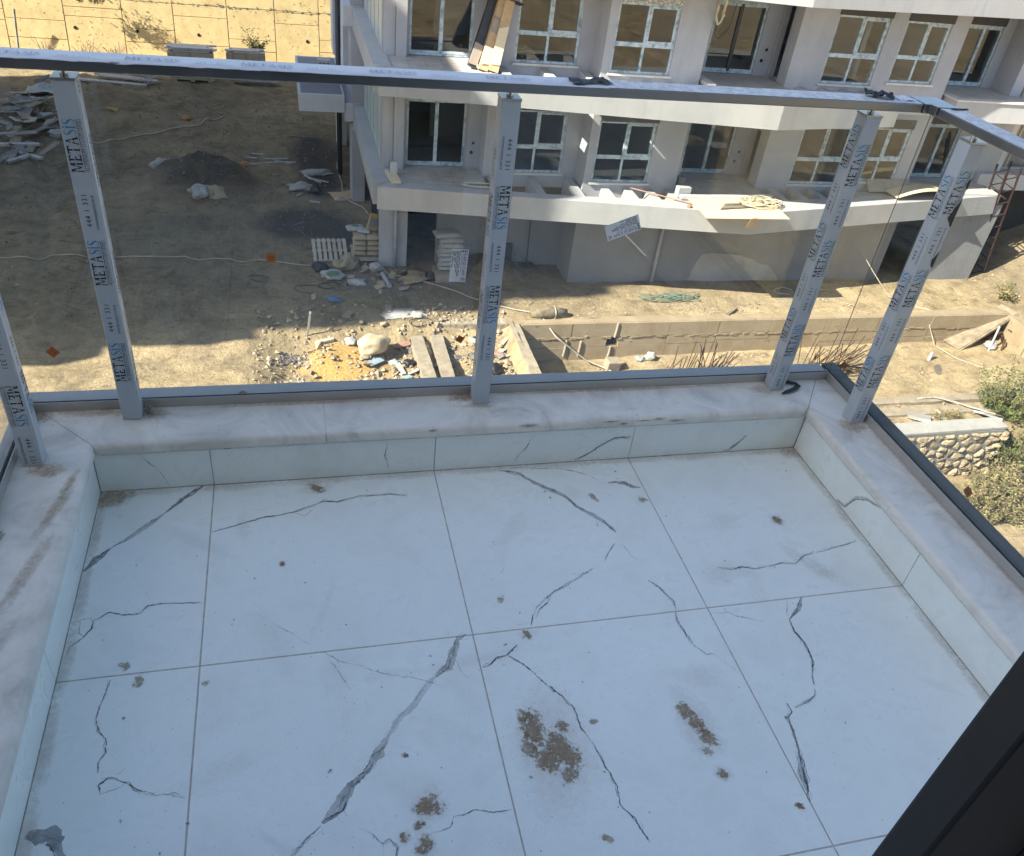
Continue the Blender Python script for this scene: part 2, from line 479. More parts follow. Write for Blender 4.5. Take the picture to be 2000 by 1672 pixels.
# ================================================================== BALCONY FLOOR
VEINS=[([(0.79,0.579),(0.845,0.556),(0.89,0.514),(0.926,0.476),(0.961,0.439),(0.984,0.391),(1.014,0.356),(1.04,0.325),(1.057,0.29)],0.011,0.55),([(0.887,0.504),(0.924,0.468),(0.946,0.451)],0.01,0.3),([(0.788,0.593),(0.829,0.586),(0.87,0.582),(0.916,0.577),(0.971,0.572),(1.014,0.553),(1.049,0.528),(1.075,0.505),(1.095,0.492)],0.004,0.6),([(1.1,0.492),(1.124,0.493),(1.146,0.487),(1.164,0.468),(1.19,0.462)],0.014,0.95),([(1.038,0.248),(1.011,0.219),(0.987,0.186)],0.003,0.9),([(0.952,0.168),(0.914,0.149),(0.88,0.132),(0.846,0.113),(0.822,0.098),(0.793,0.079),(0.769,0.061),(0.754,0.034),(0.745,0.007)],0.005,0.9),([(0.816,0.091),(0.799,0.071),(0.774,0.05),(0.758,0.028)],0.004,0.7),([(0.742,0.016),(0.723,0.014),(0.705,0.01)],0.004,0.7),([(0.734,-0.001),(0.721,-0.022),(0.712,-0.03)],0.005,0.9),([(0.697,-0.044),(0.666,-0.068),(0.64,-0.072),(0.623,-0.087),(0.605,-0.093)],0.007,0.95),([(0.666,-0.068),(0.69,-0.09),(0.715,-0.122),(0.732,-0.153),(0.749,-0.18),(0.744,-0.164),(0.78,-0.223),(0.782,-0.274),(0.797,-0.319),(0.807,-0.374),(0.816,-0.414),(0.809,-0.451),(0.828,-0.486),(0.842,-0.534)],0.0045,0.75),([(1.053,0.246),(1.063,0.218),(1.067,0.187)],0.004,0.5),([(1.081,0.108),(1.101,0.082),(1.113,0.054),(1.122,0.03),(1.118,0.005)],0.007,0.5),([(1.113,-0.001),(1.108,-0.025),(1.109,-0.056),(1.116,-0.092),(1.12,-0.111)],0.008,0.5),([(1.12,-0.111),(1.137,-0.136),(1.153,-0.136),(1.168,-0.156),(1.18,-0.174),(1.191,-0.186)],0.004,0.6),([(0.894,0.157),(0.909,0.146)],0.002,0.6),([(1.016,0.35),(1.009,0.314),(1.023,0.337)],0.003,0.4),([(1.287,0.129),(1.317,0.115),(1.357,0.12),(1.389,0.109),(1.428,0.114)],0.006,0.5),([(1.428,0.114),(1.47,0.122),(1.51,0.114),(1.551,0.139),(1.59,0.148)],0.008,0.6),([(1.593,0.144),(1.645,0.155),(1.696,0.163),(1.741,0.175)],0.006,0.55),([(1.468,-0.001),(1.44,-0.036),(1.398,-0.064)],0.01,0.7),([(1.423,-0.006),(1.397,-0.043),(1.398,-0.064)],0.004,0.4),([(1.398,-0.064),(1.391,-0.102),(1.398,-0.141),(1.391,-0.189),(1.366,-0.233),(1.359,-0.254)],0.006,0.95),([(1.353,-0.265),(1.343,-0.286),(1.31,-0.297),(1.28,-0.303)],0.007,0.45),([(1.267,-0.29),(1.268,-0.312),(1.253,-0.326),(1.244,-0.365),(1.235,-0.404),(1.222,-0.445),(1.212,-0.48),(1.2,-0.514)],0.006,0.95),([(1.23,-0.403),(1.213,-0.448),(1.203,-0.492)],0.014,0.35),([(-0.03,0.598),(-0.06,0.564),(-0.084,0.531),(-0.112,0.5)],0.011,0.6),([(-0.112,0.5),(-0.139,0.473),(-0.17,0.44),(-0.199,0.405),(-0.228,0.384)],0.01,0.4),([(-0.228,0.384),(-0.255,0.345),(-0.277,0.31)],0.014,0.65),([(0.002,0.413),(0.032,0.423),(0.058,0.43),(0.089,0.44),(0.133,0.455),(0.169,0.458),(0.211,0.467),(0.258,0.487),(0.287,0.501),(0.319,0.491),(0.378,0.51),(0.462,0.51),(0.51,0.499)],0.006,0.6),([(0.206,0.464),(0.233,0.447),(0.262,0.479)],0.003,0.5),([(-0.005,0.18),(-0.043,0.185),(-0.079,0.187),(-0.123,0.187),(-0.139,0.167),(-0.177,0.167),(-0.204,0.176),(-0.235,0.157),(-0.236,0.134),(-0.249,0.113),(-0.27,0.088),(-0.275,0.072)],0.005,0.75),([(-0.261,0.16),(-0.258,0.125),(-0.246,0.115)],0.003,0.8),([(-0.262,0.164),(-0.241,0.167),(-0.23,0.147)],0.003,0.9),([(-0.177,-0.009),(-0.182,-0.041),(-0.188,-0.07),(-0.189,-0.099),(-0.181,-0.128),(-0.164,-0.154),(-0.163,-0.181),(-0.172,-0.201),(-0.167,-0.223)],0.005,0.7),([(-0.157,-0.269),(-0.164,-0.249),(-0.151,-0.237),(-0.136,-0.241),(-0.113,-0.253),(-0.089,-0.274),(-0.059,-0.287),(-0.03,-0.29),(-0.008,-0.3)],0.005,0.65),([(-0.157,-0.266),(-0.133,-0.262),(-0.12,-0.254)],0.003,0.6),([(-0.137,-0.232),(-0.124,-0.224)],0.004,0.5),([(0.584,0.003),(0.565,-0.009),(0.545,-0.042),(0.527,-0.079),(0.495,-0.102)],0.018,0.38),([(0.559,-0.014),(0.546,-0.048),(0.528,-0.082),(0.493,-0.104)],0.004,0.6),([(0.495,-0.102),(0.468,-0.135),(0.437,-0.167),(0.402,-0.201),(0.377,-0.231)],0.016,0.24),([(0.377,-0.231),(0.353,-0.265),(0.338,-0.294)],0.02,0.38),([(0.371,-0.254),(0.34,-0.272),(0.33,-0.295),(0.3,-0.318)],0.004,0.85),([(0.342,-0.29),(0.3,-0.318),(0.278,-0.349),(0.262,-0.371),(0.238,-0.391)],0.018,0.5),([(0.3,-0.318),(0.286,-0.354),(0.277,-0.373),(0.238,-0.392)],0.004,0.75),([(0.238,-0.398),(0.211,-0.417),(0.192,-0.436),(0.178,-0.447)],0.006,0.9),([(0.261,-0.0),(0.29,-0.03),(0.334,-0.048),(0.376,-0.073),(0.428,-0.092),(0.476,-0.11),(0.513,-0.134)],0.002,0.6),([(0.273,-0.027),(0.289,-0.055),(0.311,-0.111)],0.006,0.25),([(0.595,-0.426),(0.557,-0.423),(0.523,-0.415),(0.482,-0.421),(0.47,-0.439),(0.434,-0.445),(0.422,-0.45)],0.004,0.6),([(0.344,-0.448),(0.358,-0.443),(0.371,-0.461),(0.365,-0.48)],0.006,0.7),([(0.304,-0.412),(0.326,-0.425),(0.344,-0.448),(0.344,-0.472)],0.003,0.5),([(0.55,-0.065),(0.557,-0.095),(0.567,-0.115)],0.002,0.5),([(0.116,0.129),(0.169,0.083),(0.23,0.024)],0.0015,0.4),([(-0.27,-0.323),(-0.231,-0.339),(-0.217,-0.36),(-0.197,-0.382)],0.026,0.6),([(1.202,-0.018),(1.247,-0.022),(1.265,-0.037),(1.294,-0.048),(1.33,-0.061)],0.003,0.45)]
SKIRT_FRONT_VEINS=[([(0.884,0.11),(0.87,0.065),(0.85,0.044),(0.835,0.01)],0.004,0.8),([(1.194,0.08),(1.14,0.081),(1.096,0.052),(1.058,0.022),(1.027,0.004)],0.006,0.85),([(1.584,0.062),(1.561,0.033),(1.537,0.004),(1.519,-0.007)],0.012,0.75),([(-0.175,0.14),(-0.152,0.091),(-0.127,0.052),(-0.113,0.007)],0.003,0.7),([(0.465,0.111),(0.459,0.066),(0.471,0.019)],0.005,0.5)]
SKIRT_RIGHT_VEINS=[([(0.339,0.003),(0.298,0.016),(0.274,0.069),(0.23,0.101),(0.177,0.142)],0.01,0.75),([(0.547,0.129),(0.507,0.118),(0.477,0.12)],0.004,0.6)]
STAINS=[(0.709,-0.301,0.067,0.093,'mud'),(1.034,-0.308,0.031,0.065,'mud'),(1.045,-0.426,0.014,0.013,'mud'),(0.762,-0.513,0.011,0.015,'tan'),(1.173,-0.519,0.009,0.014,'rust'),(0.437,-0.393,0.023,0.028,'mud'),(0.415,-0.426,0.008,0.014,'mud'),(0.385,-0.445,0.01,0.011,'mud'),(0.418,-0.466,0.017,0.02,'mud'),(-0.153,0.02,0.017,0.012,'tan'),(-0.121,-0.023,0.011,0.02,'tan'),(0.015,-0.046,0.01,0.009,'tan'),(1.034,0.436,0.011,0.024,'tan'),(1.177,0.409,0.017,0.016,'tan'),(1.544,0.281,0.016,0.018,'mud'),(0.173,0.28,0.01,0.009,'rust'),(0.406,-0.279,0.009,0.008,'rust'),(0.727,-0.019,0.017,0.008,'mud'),(0.27,0.552,0.03,0.015,'mud'),(0.688,0.098,0.01,0.016,'tan'),(0.814,-0.267,0.011,0.009,'tan')]

XL, XR, YF = -0.282, 1.772, 0.598
YB = -1.00
floor_o = MB().box(-0.50, 2.0, YB, 0.83, -0.30, -0.012).build('balcony_floor', 'concrete_slab', origin=(0.75, -0.2, -0.012))
tag(floor_o, kind='structure')
gap = 0.0017
xcuts = [XL, 0.0, 0.6, 1.2, XR]
ycuts = [YB, -0.604, 0.0, YF]
TILES = []
mbg = MB().box(XL-0.008, XR+0.008, YB, YF+0.008, -0.0115, -0.0007)
mbg.build('grout_bed', 'grout', floor_o)
for i in range(4):
    for j in range(3):
        x0, x1, y0, y1 = xcuts[i]+gap, xcuts[i+1]-gap, ycuts[j]+gap, ycuts[j+1]-gap
        t = MB().box(x0, x1, y0, y1, -0.010, 0.0).build('floor_tile', 'porcelain_tile', floor_o, bevel=0.0005)
        TILES.append((x0, x1, y0, y1, t))

def densify(pts, step=0.006):
    out = []
    for a, b in zip(pts[:-1], pts[1:]):
        L = sqrt((a[0]-b[0])**2 + (a[1]-b[1])**2); n = max(2, int(L/step))
        for k in range(n): out.append((a[0]+(b[0]-a[0])*k/n, a[1]+(b[1]-a[1])*k/n))
    out.append(pts[-1]); return out

def strand(mb, pts, w, d, place, seed, amp):
    """one hairline of a vein: jagged, pinching and swelling"""
    p = densify(pts, 0.0028); n = len(p); base = len(mb.v)
    for i, (x, y) in enumerate(p):
        a, b = p[max(i-4, 0)], p[min(i+4, n-1)]
        tx, ty = b[0]-a[0], b[1]-a[1]; L = sqrt(tx*tx+ty*ty) or 1; nx, ny = -ty/L, tx/L
        off = amp*(1.1*noise.noise(Vector((i*0.045, seed*2.3, 0))) + 0.9*noise.noise(Vector((i*0.16, seed*2.3, 5))) + 0.55*noise.noise(Vector((i*0.55, seed*2.3, 8))))
        ww = w*0.5*max(.25, 0.85 + 1.3*noise.noise(Vector((i*0.09, seed*5.1, 9)))+1.1*noise.noise(Vector((i*0.5, seed*5.1, 2))))
        ww *= 0.3+0.7*min(1, (i+1)/9.0, (n-i)/9.0)
        cx, cy = x+nx*off, y+ny*off
        dd = d*(0.85+1.0*noise.noise(Vector((i*0.06, seed*1.7, 3))))
        for u in (-1, 0, 1):
            mb.v.append(place(cx+nx*ww*u, cy+ny*ww*u)); mb.uv[len(mb.v)-1] = (u*.8, max(0.10*d, min(1, dd)))
    for i in range(n-1):
        for k in range(2):
            q = base+i*3+k; mb.f.append((q, q+1, q+4, q+3)); mb.m.append(0)

def vein_band(mb, pts, w, d, place, seed):
    """the flat grey body of a broad vein with ragged, independent edges"""
    p = densify(pts, 0.0035); n = len(p); base = len(mb.v)
    for i, (x, y) in enumerate(p):
        a, b = p[max(i-4, 0)], p[min(i+4, n-1)]
        tx, ty = b[0]-a[0], b[1]-a[1]; L = sqrt(tx*tx+ty*ty) or 1; nx, ny = -ty/L, tx/L
        off = 0.005*noise.noise(Vector((i*0.04, seed*2.3, 0)))
        e = [w*0.5*max(.12, .80+1.1*noise.noise(Vector((i*0.05, seed*5.1+q*9, 9)))+.6*noise.noise(Vector((i*0.2, seed*5.1+q*9, 4)))+.35*noise.noise(Vector((i*0.7, seed*5.1+q*9, 2)))) for q in (0, 1)]
        f = 0.2+0.8*min(1, (i+1)/10.0, (n-i)/10.0)
        dd = max(.35*d, min(1, d*(0.95+0.6*noise.noise(Vector((i*0.05, seed*1.7, 3))))))
        for u in (-e[0], 0, e[1]):
            mb.v.append(place(x+nx*(off+u*f), y+ny*(off+u*f))); mb.uv[len(mb.v)-1] = (0, dd)
    for i in range(n-1):
        for k in range(2):
            q = base+i*3+k; mb.f.append((q, q+1, q+4, q+3)); mb.m.append(0)

def vein_ribbon(mb, pts, w, d, place, seed):
    """dark line work of one vein"""
    rs = random.Random(seed*7+1)
    if w >= 0.010:
        p = densify(pts, .02); side = rs.choice((-1, 1)); sh = []
        for k, q in enumerate(p):
            a, b_ = p[max(k-1, 0)], p[min(k+1, len(p)-1)]; tx, ty = b_[0]-a[0], b_[1]-a[1]; L = sqrt(tx*tx+ty*ty) or 1
            o = side*w*.42*(.7+.8*noise.noise(Vector((k*.4, seed, 3)))); sh.append((q[0]-ty/L*o, q[1]+tx/L*o))
        strand(mb, sh, .0018, min(1, d*1.3), place, seed, .0022)
        strand(mb, p, .0011, d*.8, place, seed+31, w*.45)
    elif w >= 0.0042:
        strand(mb, pts, .0026, min(1, d*1.25), place, seed, .0030)
        strand(mb, pts, .0014, d*.9, place, seed+31, w*.9)
        if w >= .0055: strand(mb, pts, .0011, d*.8, place, seed+67, w*1.3)
    else:
        strand(mb, pts, max(.0013, w*.55), min(1, d*1.15), place, seed, .0026)
    p = densify(pts, .012)
    for k in range(2, len(p)-2):
        if rs.random() < .22:
            a = rs.uniform(0, 6.28); L = rs.uniform(.006, .028)
            strand(mb, [p[k], (p[k][0]+cos(a)*L*.6, p[k][1]+sin(a)*L*.5), (p[k][0]+cos(a+.3)*L, p[k][1]+sin(a+.3)*L)], .0010, d*.7, place, seed*13+k, .0012)

per_tile = {}
for vi, (pts, w, d) in enumerate(VEINS):
    cx = sum(p[0] for p in pts)/len(pts); cy = sum(p[1] for p in pts)/len(pts)
    for (x0, x1, y0, y1, t) in TILES:
        if x0-0.01 <= cx <= x1+0.01 and y0-0.01 <= cy <= y1+0.01:
            mb = MB(); z = 0.00025 + 0.00006*(vi % 9)
            vein_ribbon(mb, pts, w, d, lambda a, b, z=z: (a, b, z), vi)
            v_ = mb.build('marble_vein', 'vein_print', t)
            if w >= .0058:
                mb = MB(); z = 0.00012+0.00001*(vi % 9)
                vein_band(mb, pts, w*1.15 if w >= .010 else w*.8, min(.75, d*1.15) if w >= .010 else d*.5, lambda a, b, z=z: (a, b, z), vi)
                mb.build('vein_body', 'vein_band', v_)
            break

def stain(mb, x, y, rx, ry, z, seed, strength=0.95, rot=0.0):
    base = len(mb.v); n = 28
    mb.v.append((x, y, z)); mb.uv[base] = (0, strength)
    for ring, u in ((0.45, 0.45), (0.8, 0.8), (1.15, 1.15)):
        for k in range(n):
            a = 2*pi*k/n; r = ring*(1+0.35*noise.noise(Vector((cos(a)*1.3, sin(a)*1.3, seed))))
            px, py = cos(a)*rx*r, sin(a)*ry*r
            mb.v.append((x+px*cos(rot)-py*sin(rot), y+px*sin(rot)+py*cos(rot), z)); mb.uv[len(mb.v)-1] = (u, strength)
    for k in range(n):
        k2 = (k+1) % n
        mb.f.append((base, base+1+k, base+1+k2)); mb.m.append(0)
        for r in (0, 1):
            a = base+1+r*n
            mb.f.append((a+k, a+n+k, a+n+k2, a+k2)); mb.m.append(0)
for kind in ('mud', 'tan', 'rust'):
    mb = MB()
    for si, (x, y, rx, ry, k) in enumerate(STAINS):
        if k == kind and si == 0:
            for q, (dx, dy, fx, fy, st) in enumerate(((-.028, .035, .030, .045, .9), (.012, -.012, .034, .042, .95), (-.020, -.035, .030, .030, .95), (.030, -.040, .026, .030, .9), (.034, .035, .016, .018, .8), (-.040, .070, .020, .018, .7), (.020, -.075, .018, .020, .8), (-.05, .0, .02, .03, .55))):
                stain(mb, x+dx, y+dy, fx*1.2, fy*1.2, 0.0011+0.00003*q, q*3.1, st, .4*q)
            continue
        if k == kind and si == 1:
            for q, (dx, dy, fx, fy, st) in enumerate(((-.010, .035, .020, .024, .85), (.004, .0, .016, .034, .95), (.014, -.035, .018, .026, .7), (.0, -.065, .012, .016, .5))):
                stain(mb, x+dx, y+dy, fx*1.2, fy*1.2, 0.0014+0.00003*q, 40+q*3.1, st, .3*q)
            continue
        if k == kind: stain(mb, x, y, rx*1.15, ry*1.15, 0.0010+0.00003*si, si*1.7, rot=0.3*si)
    tag(mb.build('dirt_stain', kind+'_stain', floor_o), kind='stuff')
mb = MB(); rs = random.Random(3)
for k in range(230):
    x, y = rs.uniform(XL+.05, XR-.05), rs.uniform(-0.7, YF-.03)
    s_ = rs.choice((0.0012, 0.0012, 0.0016, 0.0016, 0.0022, 0.004))
    stain(mb, x, y, s_, s_*rs.uniform(.5, 2.2), 0.0018+k*2e-6, k, 0.9, rs.uniform(0, 3))
tag(mb.build('dirt_speck', 'grime_film', floor_o), kind='stuff')
mb = MB(); rs = random.Random(45)
for q in range(34):
    cx, cy, sp_ = rs.uniform(XL+.1, XR-.1), rs.uniform(-.75, YF-.1), rs.uniform(.03, .16)
    for k in range(rs.randint(8, 34)):
        x, y = rs.gauss(cx, sp_), rs.gauss(cy, sp_); r = rs.choice((.0005, .0006, .0008, .0011))
        if XL+.01 < x < XR-.01 and y < YF-.01: mb.add([(x-r, y, .0028), (x, y-r*rs.uniform(.6, 1.6), .0028), (x+r, y, .0028), (x, y+r, .0028)], [(0, 1, 2, 3)])
tag(mb.build('dirt_speck', 'speck_dark', floor_o), kind='stuff')
mb = MB(); rs = random.Random(44)
for k in range(26):
    x, y = rs.uniform(XL+.1, XR-.1), rs.uniform(-.75, YF-.1)
    stain(mb, x, y, rs.uniform(.04, .16), rs.uniform(.012, .05), 0.0030+k*5e-6, k+500, rs.uniform(.05, .16), rs.uniform(0, 3))
for (x, y, rx, ry, k) in STAINS:
    if k == 'mud': stain(mb, x, y, rx*1.7, ry*1.7, 0.0034, x*9, .22)
tag(mb.build('dust_smear', 'dust_film', floor_o), kind='stuff')
# dust gathered along the skirting and in the corners
mb = MB()
stain(mb, XL+0.03, YF-0.03, 0.06, 0.045, 0.0021, 2, 0.95)
stain(mb, XR-0.02, YF-0.02, 0.06, 0.05, 0.0022, 5, 0.6)
for k in range(9): stain(mb, XL+0.1+k*0.23, YF-0.012, 0.14, 0.022, 0.0023+k*1e-5, k+20, 0.30)
for k in range(6): stain(mb, XR-0.012, YF-0.15-k*0.2, 0.02, 0.13, 0.0025+k*1e-5, k+40, 0.35)
for k in range(5): stain(mb, XL+0.012, YF-0.15-k*0.2, 0.018, 0.13, 0.0026+k*1e-5, k+60, 0.35)
tag(mb.build('dust_drift', 'dust_film', floor_o), kind='stuff')

# ================================================================== PARAPET
SK = 0.131; ST_ = 0.162
par = empty('balcony_parapet', (0.75, 0.7, 0), 'low parapet with veined white skirting and mitred grey marble sill around the tiled balcony', 'parapet')
boxp('kerb_core', par, 'concrete_slab', XL-0.15, XR+0.20, YF+0.012, 0.80, -0.011, SK-0.001)
boxp('kerb_core', par, 'concrete_slab', XR+0.012, XR+0.20, YB, YF+0.0115, -0.011, SK-0.001)
boxp('kerb_core', par, 'concrete_slab', XL-0.19, XL-0.012, YB, YF+0.0115, -0.011, SK-0.001)
def skirt(kind, a, b, veins=()):
    mb = MB()
    if kind == 'f': mb.box(a+.0008, b-.0008, YF, YF+0.010, 0.0008, SK-0.0015)
    elif kind == 'r': mb.box(XR, XR+0.010, a+.0008, b-.0008, 0.0008, SK-0.0015)
    else: mb.box(XL-0.010, XL, a+.0008, b-.0008, 0.0008, SK-0.0015)
    o = mb.build('skirting_tile', 'porcelain_tile', par, bevel=0.0008)
    if veins:
        vb = MB()
        for k, (pts, w, d) in enumerate(veins):
            if kind == 'f': vein_ribbon(vb, [(p[0], min(max(p[1], .006), SK-.008)) for p in pts], w, d, lambda x, z: (x, YF-0.0004, z), 50+k)
            else: vein_ribbon(vb, [(p[0], min(max(p[1], .006), SK-.008)) for p in pts], w, d, lambda y, z: (XR-0.0004, y, z), 70+k)
        vv = vb.build('marble_vein', 'vein_print', o)
        for k, (pts, w, d) in enumerate(veins):
            if w < .0055: continue
            vb = MB(); q = [(p[0], min(max(p[1], .008), SK-.012)) for p in pts]
            vein_band(vb, q, w*1.1, .6*d, (lambda x, z: (x, YF-0.0002, z)) if kind == 'f' else (lambda y, z: (XR-0.0002, y, z)), 90+k)
            vb.build('vein_body', 'vein_band', vv)
SFV = SKIRT_FRONT_VEINS
for a, b in ((XL, 0.0), (0.0, 0.6), (0.6, 1.2), (1.2, XR)):
    skirt('f', a, b, [v for v in SFV if a <= v[0][0][0] < b])
for a, b in ((0.0, YF-.0005), (-0.604, 0.0), (YB, -0.604)):
    skirt('r', a, b, [v for v in SKIRT_RIGHT_VEINS if a <= v[0][0][0] < b])
    skirt('l', a, b)
# sill stones, mitred at the corners, rounded nose towards the balcony
NO = 0.012
def sill(poly, inner):
    o = MB().prism(poly, SK, ST_).build('sill_stone', 'sill_marble', par)
    me = o.data; at = me.attributes.new('bevel_weight_edge', 'FLOAT', 'EDGE'); off = world_loc(par)
    for e in me.edges:
        a, c_ = (Vector(me.vertices[k].co)+off for k in e.vertices)
        inn = inner(a) and inner(c_)
        at.data[e.index].value = 1.0 if inn and a.z > ST_-.001 and c_.z > ST_-.001 else (.35 if inn and a.z < SK+.001 and c_.z < SK+.001 else 0.0)
    m = o.modifiers.new('bullnose', 'BEVEL'); m.limit_method = 'WEIGHT'; m.width = .013; m.segments = 4
    for p in me.polygons: p.use_smooth = False
    return o
xi0, xi1, yi = XL+NO, XR-NO, YF-NO
xo0, xo1, yo = -0.475, 1.925, 0.805
g = 0.0009
sill([(xi0+g, yi), (0.3-g, yi), (0.3-g, yo), (xo0+g, yo)], lambda v: abs(v.y-yi) < .002)
sill([(0.3+g, yi), (xi1-g, yi), (xo1-g, yo), (0.3+g, yo)], lambda v: abs(v.y-yi) < .002)
sill([(xi1+g*.2, yi-g), (xo1+g*.2, yo-g), (xo1, YB), (xi1, YB)], lambda v: abs(v.x-xi1) < .002)
sill([(xi0-g*.2, yi-g), (xo0-g*.2, yo-g), (xo0, YB), (xi0, YB)], lambda v: abs(v.x-xi0) < .002)
MB().box(0.2985, 0.3015, yi+0.004, yo-0.004, SK+0.002, ST_-0.0006).build('sill_joint', 'joint_fill', par)
# worn dirty strip under the nose
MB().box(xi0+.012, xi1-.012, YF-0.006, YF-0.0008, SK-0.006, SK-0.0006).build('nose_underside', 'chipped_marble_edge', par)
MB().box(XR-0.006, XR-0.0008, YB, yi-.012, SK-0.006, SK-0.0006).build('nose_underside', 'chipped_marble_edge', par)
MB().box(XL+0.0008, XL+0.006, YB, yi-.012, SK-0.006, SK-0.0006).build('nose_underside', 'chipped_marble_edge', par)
# grime lying on the nose edge and on the stone
mb = MB(); rs = random.Random(12)
for k in range(40): stain(mb, rs.uniform(xo0, xo1), rs.uniform(yi, .74), *(2*(rs.uniform(.001, .003),)), ST_+0.0011+k*4e-6, k+260, 0.8)
tag(mb.build('dirt_speck', 'grime_film', par), kind='stuff')
# grime on the rounded nose face itself
mb = MB()
for k in range(7):
    x0 = rs.uniform(xi0+.02, xi1-.02); base = len(mb.v); rx, rz = rs.uniform(.01, .07), rs.uniform(.005, .012); zc = SK+rs.uniform(.008, .024)
    mb.v.append((x0, yi-.0004-k*3e-6, zc)); mb.uv[base] = (0, .8)
    for q in range(14):
        a = 2*pi*q/14; mb.v.append((x0+rx*cos(a), yi-.0004-k*3e-6, zc+rz*sin(a))); mb.uv[len(mb.v)-1] = (1.2, .5)
    for q in range(14): mb.f.append((base, base+1+(q+1) % 14, base+1+q)); mb.m.append(0)
tag(mb.build('edge_grime', 'nose_grime', par), kind='stuff')
mb = MB()
for k, (x, y, rx, ry, st) in enumerate([(-0.16, .715, .07, .03, .7), (-0.36, .50, .05, .03, .8), (.70, .725, .06, .025, .75), (.74, .685, .06, .02, .4), (1.66, .70, .05, .03, .5), (1.86, .49, .05, .04, .7), (-.42, .72, .04, .03, .7), (-.28, .73, .12, .02, .5), (.3, .735, .3, .014, .5), (1.2, .735, .4, .014, .45), (1.91, .1, .012, .5, .4),
                                  (-.315, .36, .016, .13, .62), (-.335, .16, .018, .15, .50), (-.30, .45, .012, .06, .55), (-.35, -.05, .016, .12, .3)]):
    stain(mb, x, y, rx, ry, ST_+0.0012+k*2e-5, k+200, st, rot=-0.25 if 11 <= k else 0)
tag(mb.build('dust_drift', 'dust_film', par), kind='stuff')
mb = MB(); stain(mb, -0.425, 0.27, .03, .05, ST_+0.002, 321, 1.0); stain(mb, -0.43, 0.23, .025, .04, ST_+0.0021, 324, 1.0)
mb.build('dirt_stain', 'tan_stain', par)

# ================================================================== RAILING
rail = empty('balcony_railing', (0.75, 0.71, ST_), 'grey aluminium balustrade with film-wrapped printed posts and clear glass panes on the marble sill', 'railing')
FY0, FY1 = 0.742, 0.7455
# U-channels
def channel(kind):
    mb = MB(); mg = MB(); mf = MB()
    if kind == 'f':
        mb.box(-0.432, 1.912, FY0, FY0+0.0035, ST_+.0006, 0.190); mg.box(-0.432, 1.912, FY0+0.0037, 0.7473, ST_+.0006, 0.1912)
        mf.box(-0.470, 1.9128, 0.7557, 0.802, ST_+.0006, 0.1865)
    elif kind == 'r':
        mb.box(1.9125, 1.916, -1.0, 0.7615, ST_+.0006, 0.190); mg.box(1.9162, 1.9178, -1.0, 0.7612, ST_+.0006, 0.1912)
        mf.box(1.9263, 1.974, -1.0, 0.802, ST_-.010, 0.1868)
    else:
        mb.box(-0.436, -0.4325, -1.0, 0.7615, ST_+.0006, 0.190); mg.box(-0.4378, -0.4362, -1.0, 0.7612, ST_+.0006, 0.1912)
        mf.box(-0.472, -0.4463, -1.0, 0.7555, ST_+.0006, 0.1865)
    c = mb.build('glass_channel', 'satin_channel', rail, bevel=0.0006)
    mg.build('gasket', 'gasket', c)
    f = mf.build('outer_flange', 'dark_flange' if kind == 'r' else 'blue_flange', c, bevel=.0012)  # right flange coloured darker than the front and left ones
    if kind == 'r': f['label'] = 'dark flange strip outside the glass'
for k in 'frl': channel(k)
# glass
def pane(*b): return MB().box(*b).build('glass_pane', 'balustrade_glass', rail)
gf = pane(-0.441, 1.921, 0.7475, 0.7555, 0.172, 1.034)
gr = pane(1.918, 1.926, -0.98, 0.7465, 0.172, 1.034)
gl_ = pane(-0.446, -0.438, -0.98, 0.7465, 0.172, 1.034)

# posts with printed protective film
TX_SER = text_poly('ALUMINIUM SYSTEM SERIES', 1.0, 1.0)
TX_444 = text_poly('444 1 331', 1.0, 1.25)
TX_WWW = text_poly('WWW.METASGROUP.COM.TR', 1.0, 1.0)
def width(t): return max(v[0] for v in t[0]) - min(v[0] for v in t[0])
W_SER, W_444, W_WWW = width(TX_SER), width(TX_444), width(TX_WWW)
def put_polys(mb, polys, f, mi):
    for p in polys: mb.add([f(*q) for q in p], [tuple(range(len(p)))], mi)
def put_text(mb, tx, w, f, mi):
    x0 = min(v[0] for v in tx[0])
    mb.add([f(v[0]-x0, v[1]) for v in tx[0]], tx[1], mi)
def face_print(mb, P, read, up, z_logo, z_num, half=0.023):
    """P(s, c) -> point on the face: s along the post (world z), c across in metres. read=+1 reads upwards, up=+1 letters' tops towards +c"""
    dk, bl, w = WORD
    for zc in z_logo:
        k = 0.114/w; ky = 0.0245
        f = lambda a, b: P(zc + read*(a*k-0.057), up*(-0.0060 + b*ky))
        if zc-0.055 < ST_+.004 or zc+0.055 > 1.012: continue
        put_polys(mb, dk, f, 0); put_polys(mb, bl, f, 1)
        ks = 0.112/W_SER
        put_text(mb, TX_SER, W_SER, lambda a, b: P(zc + read*(a*ks-0.055), up*(-0.0180 + b*ks*1.5)), 2)
        mb.add([P(zc-read*0.055, up*-0.0100), P(zc+read*0.055, up*-0.0100), P(zc+read*0.055, up*-0.0092), P(zc-read*0.055, up*-0.0092)], [(0, 1, 2, 3)], 2)
    for zc in z_num:
        if zc-0.04 < ST_+.004 or zc+0.04 > 1.012: continue
        k4 = 0.074/W_444
        put_text(mb, TX_444, W_444, lambda a, b: P(zc + read*(a*k4-0.037), up*(0.000 + b*k4*1.05)), 0)
        kw = 0.080/W_WWW
        put_text(mb, TX_WWW, W_WWW, lambda a, b: P(zc + read*(a*kw-0.043), up*(-0.0140 + b*kw*1.35)), 0)

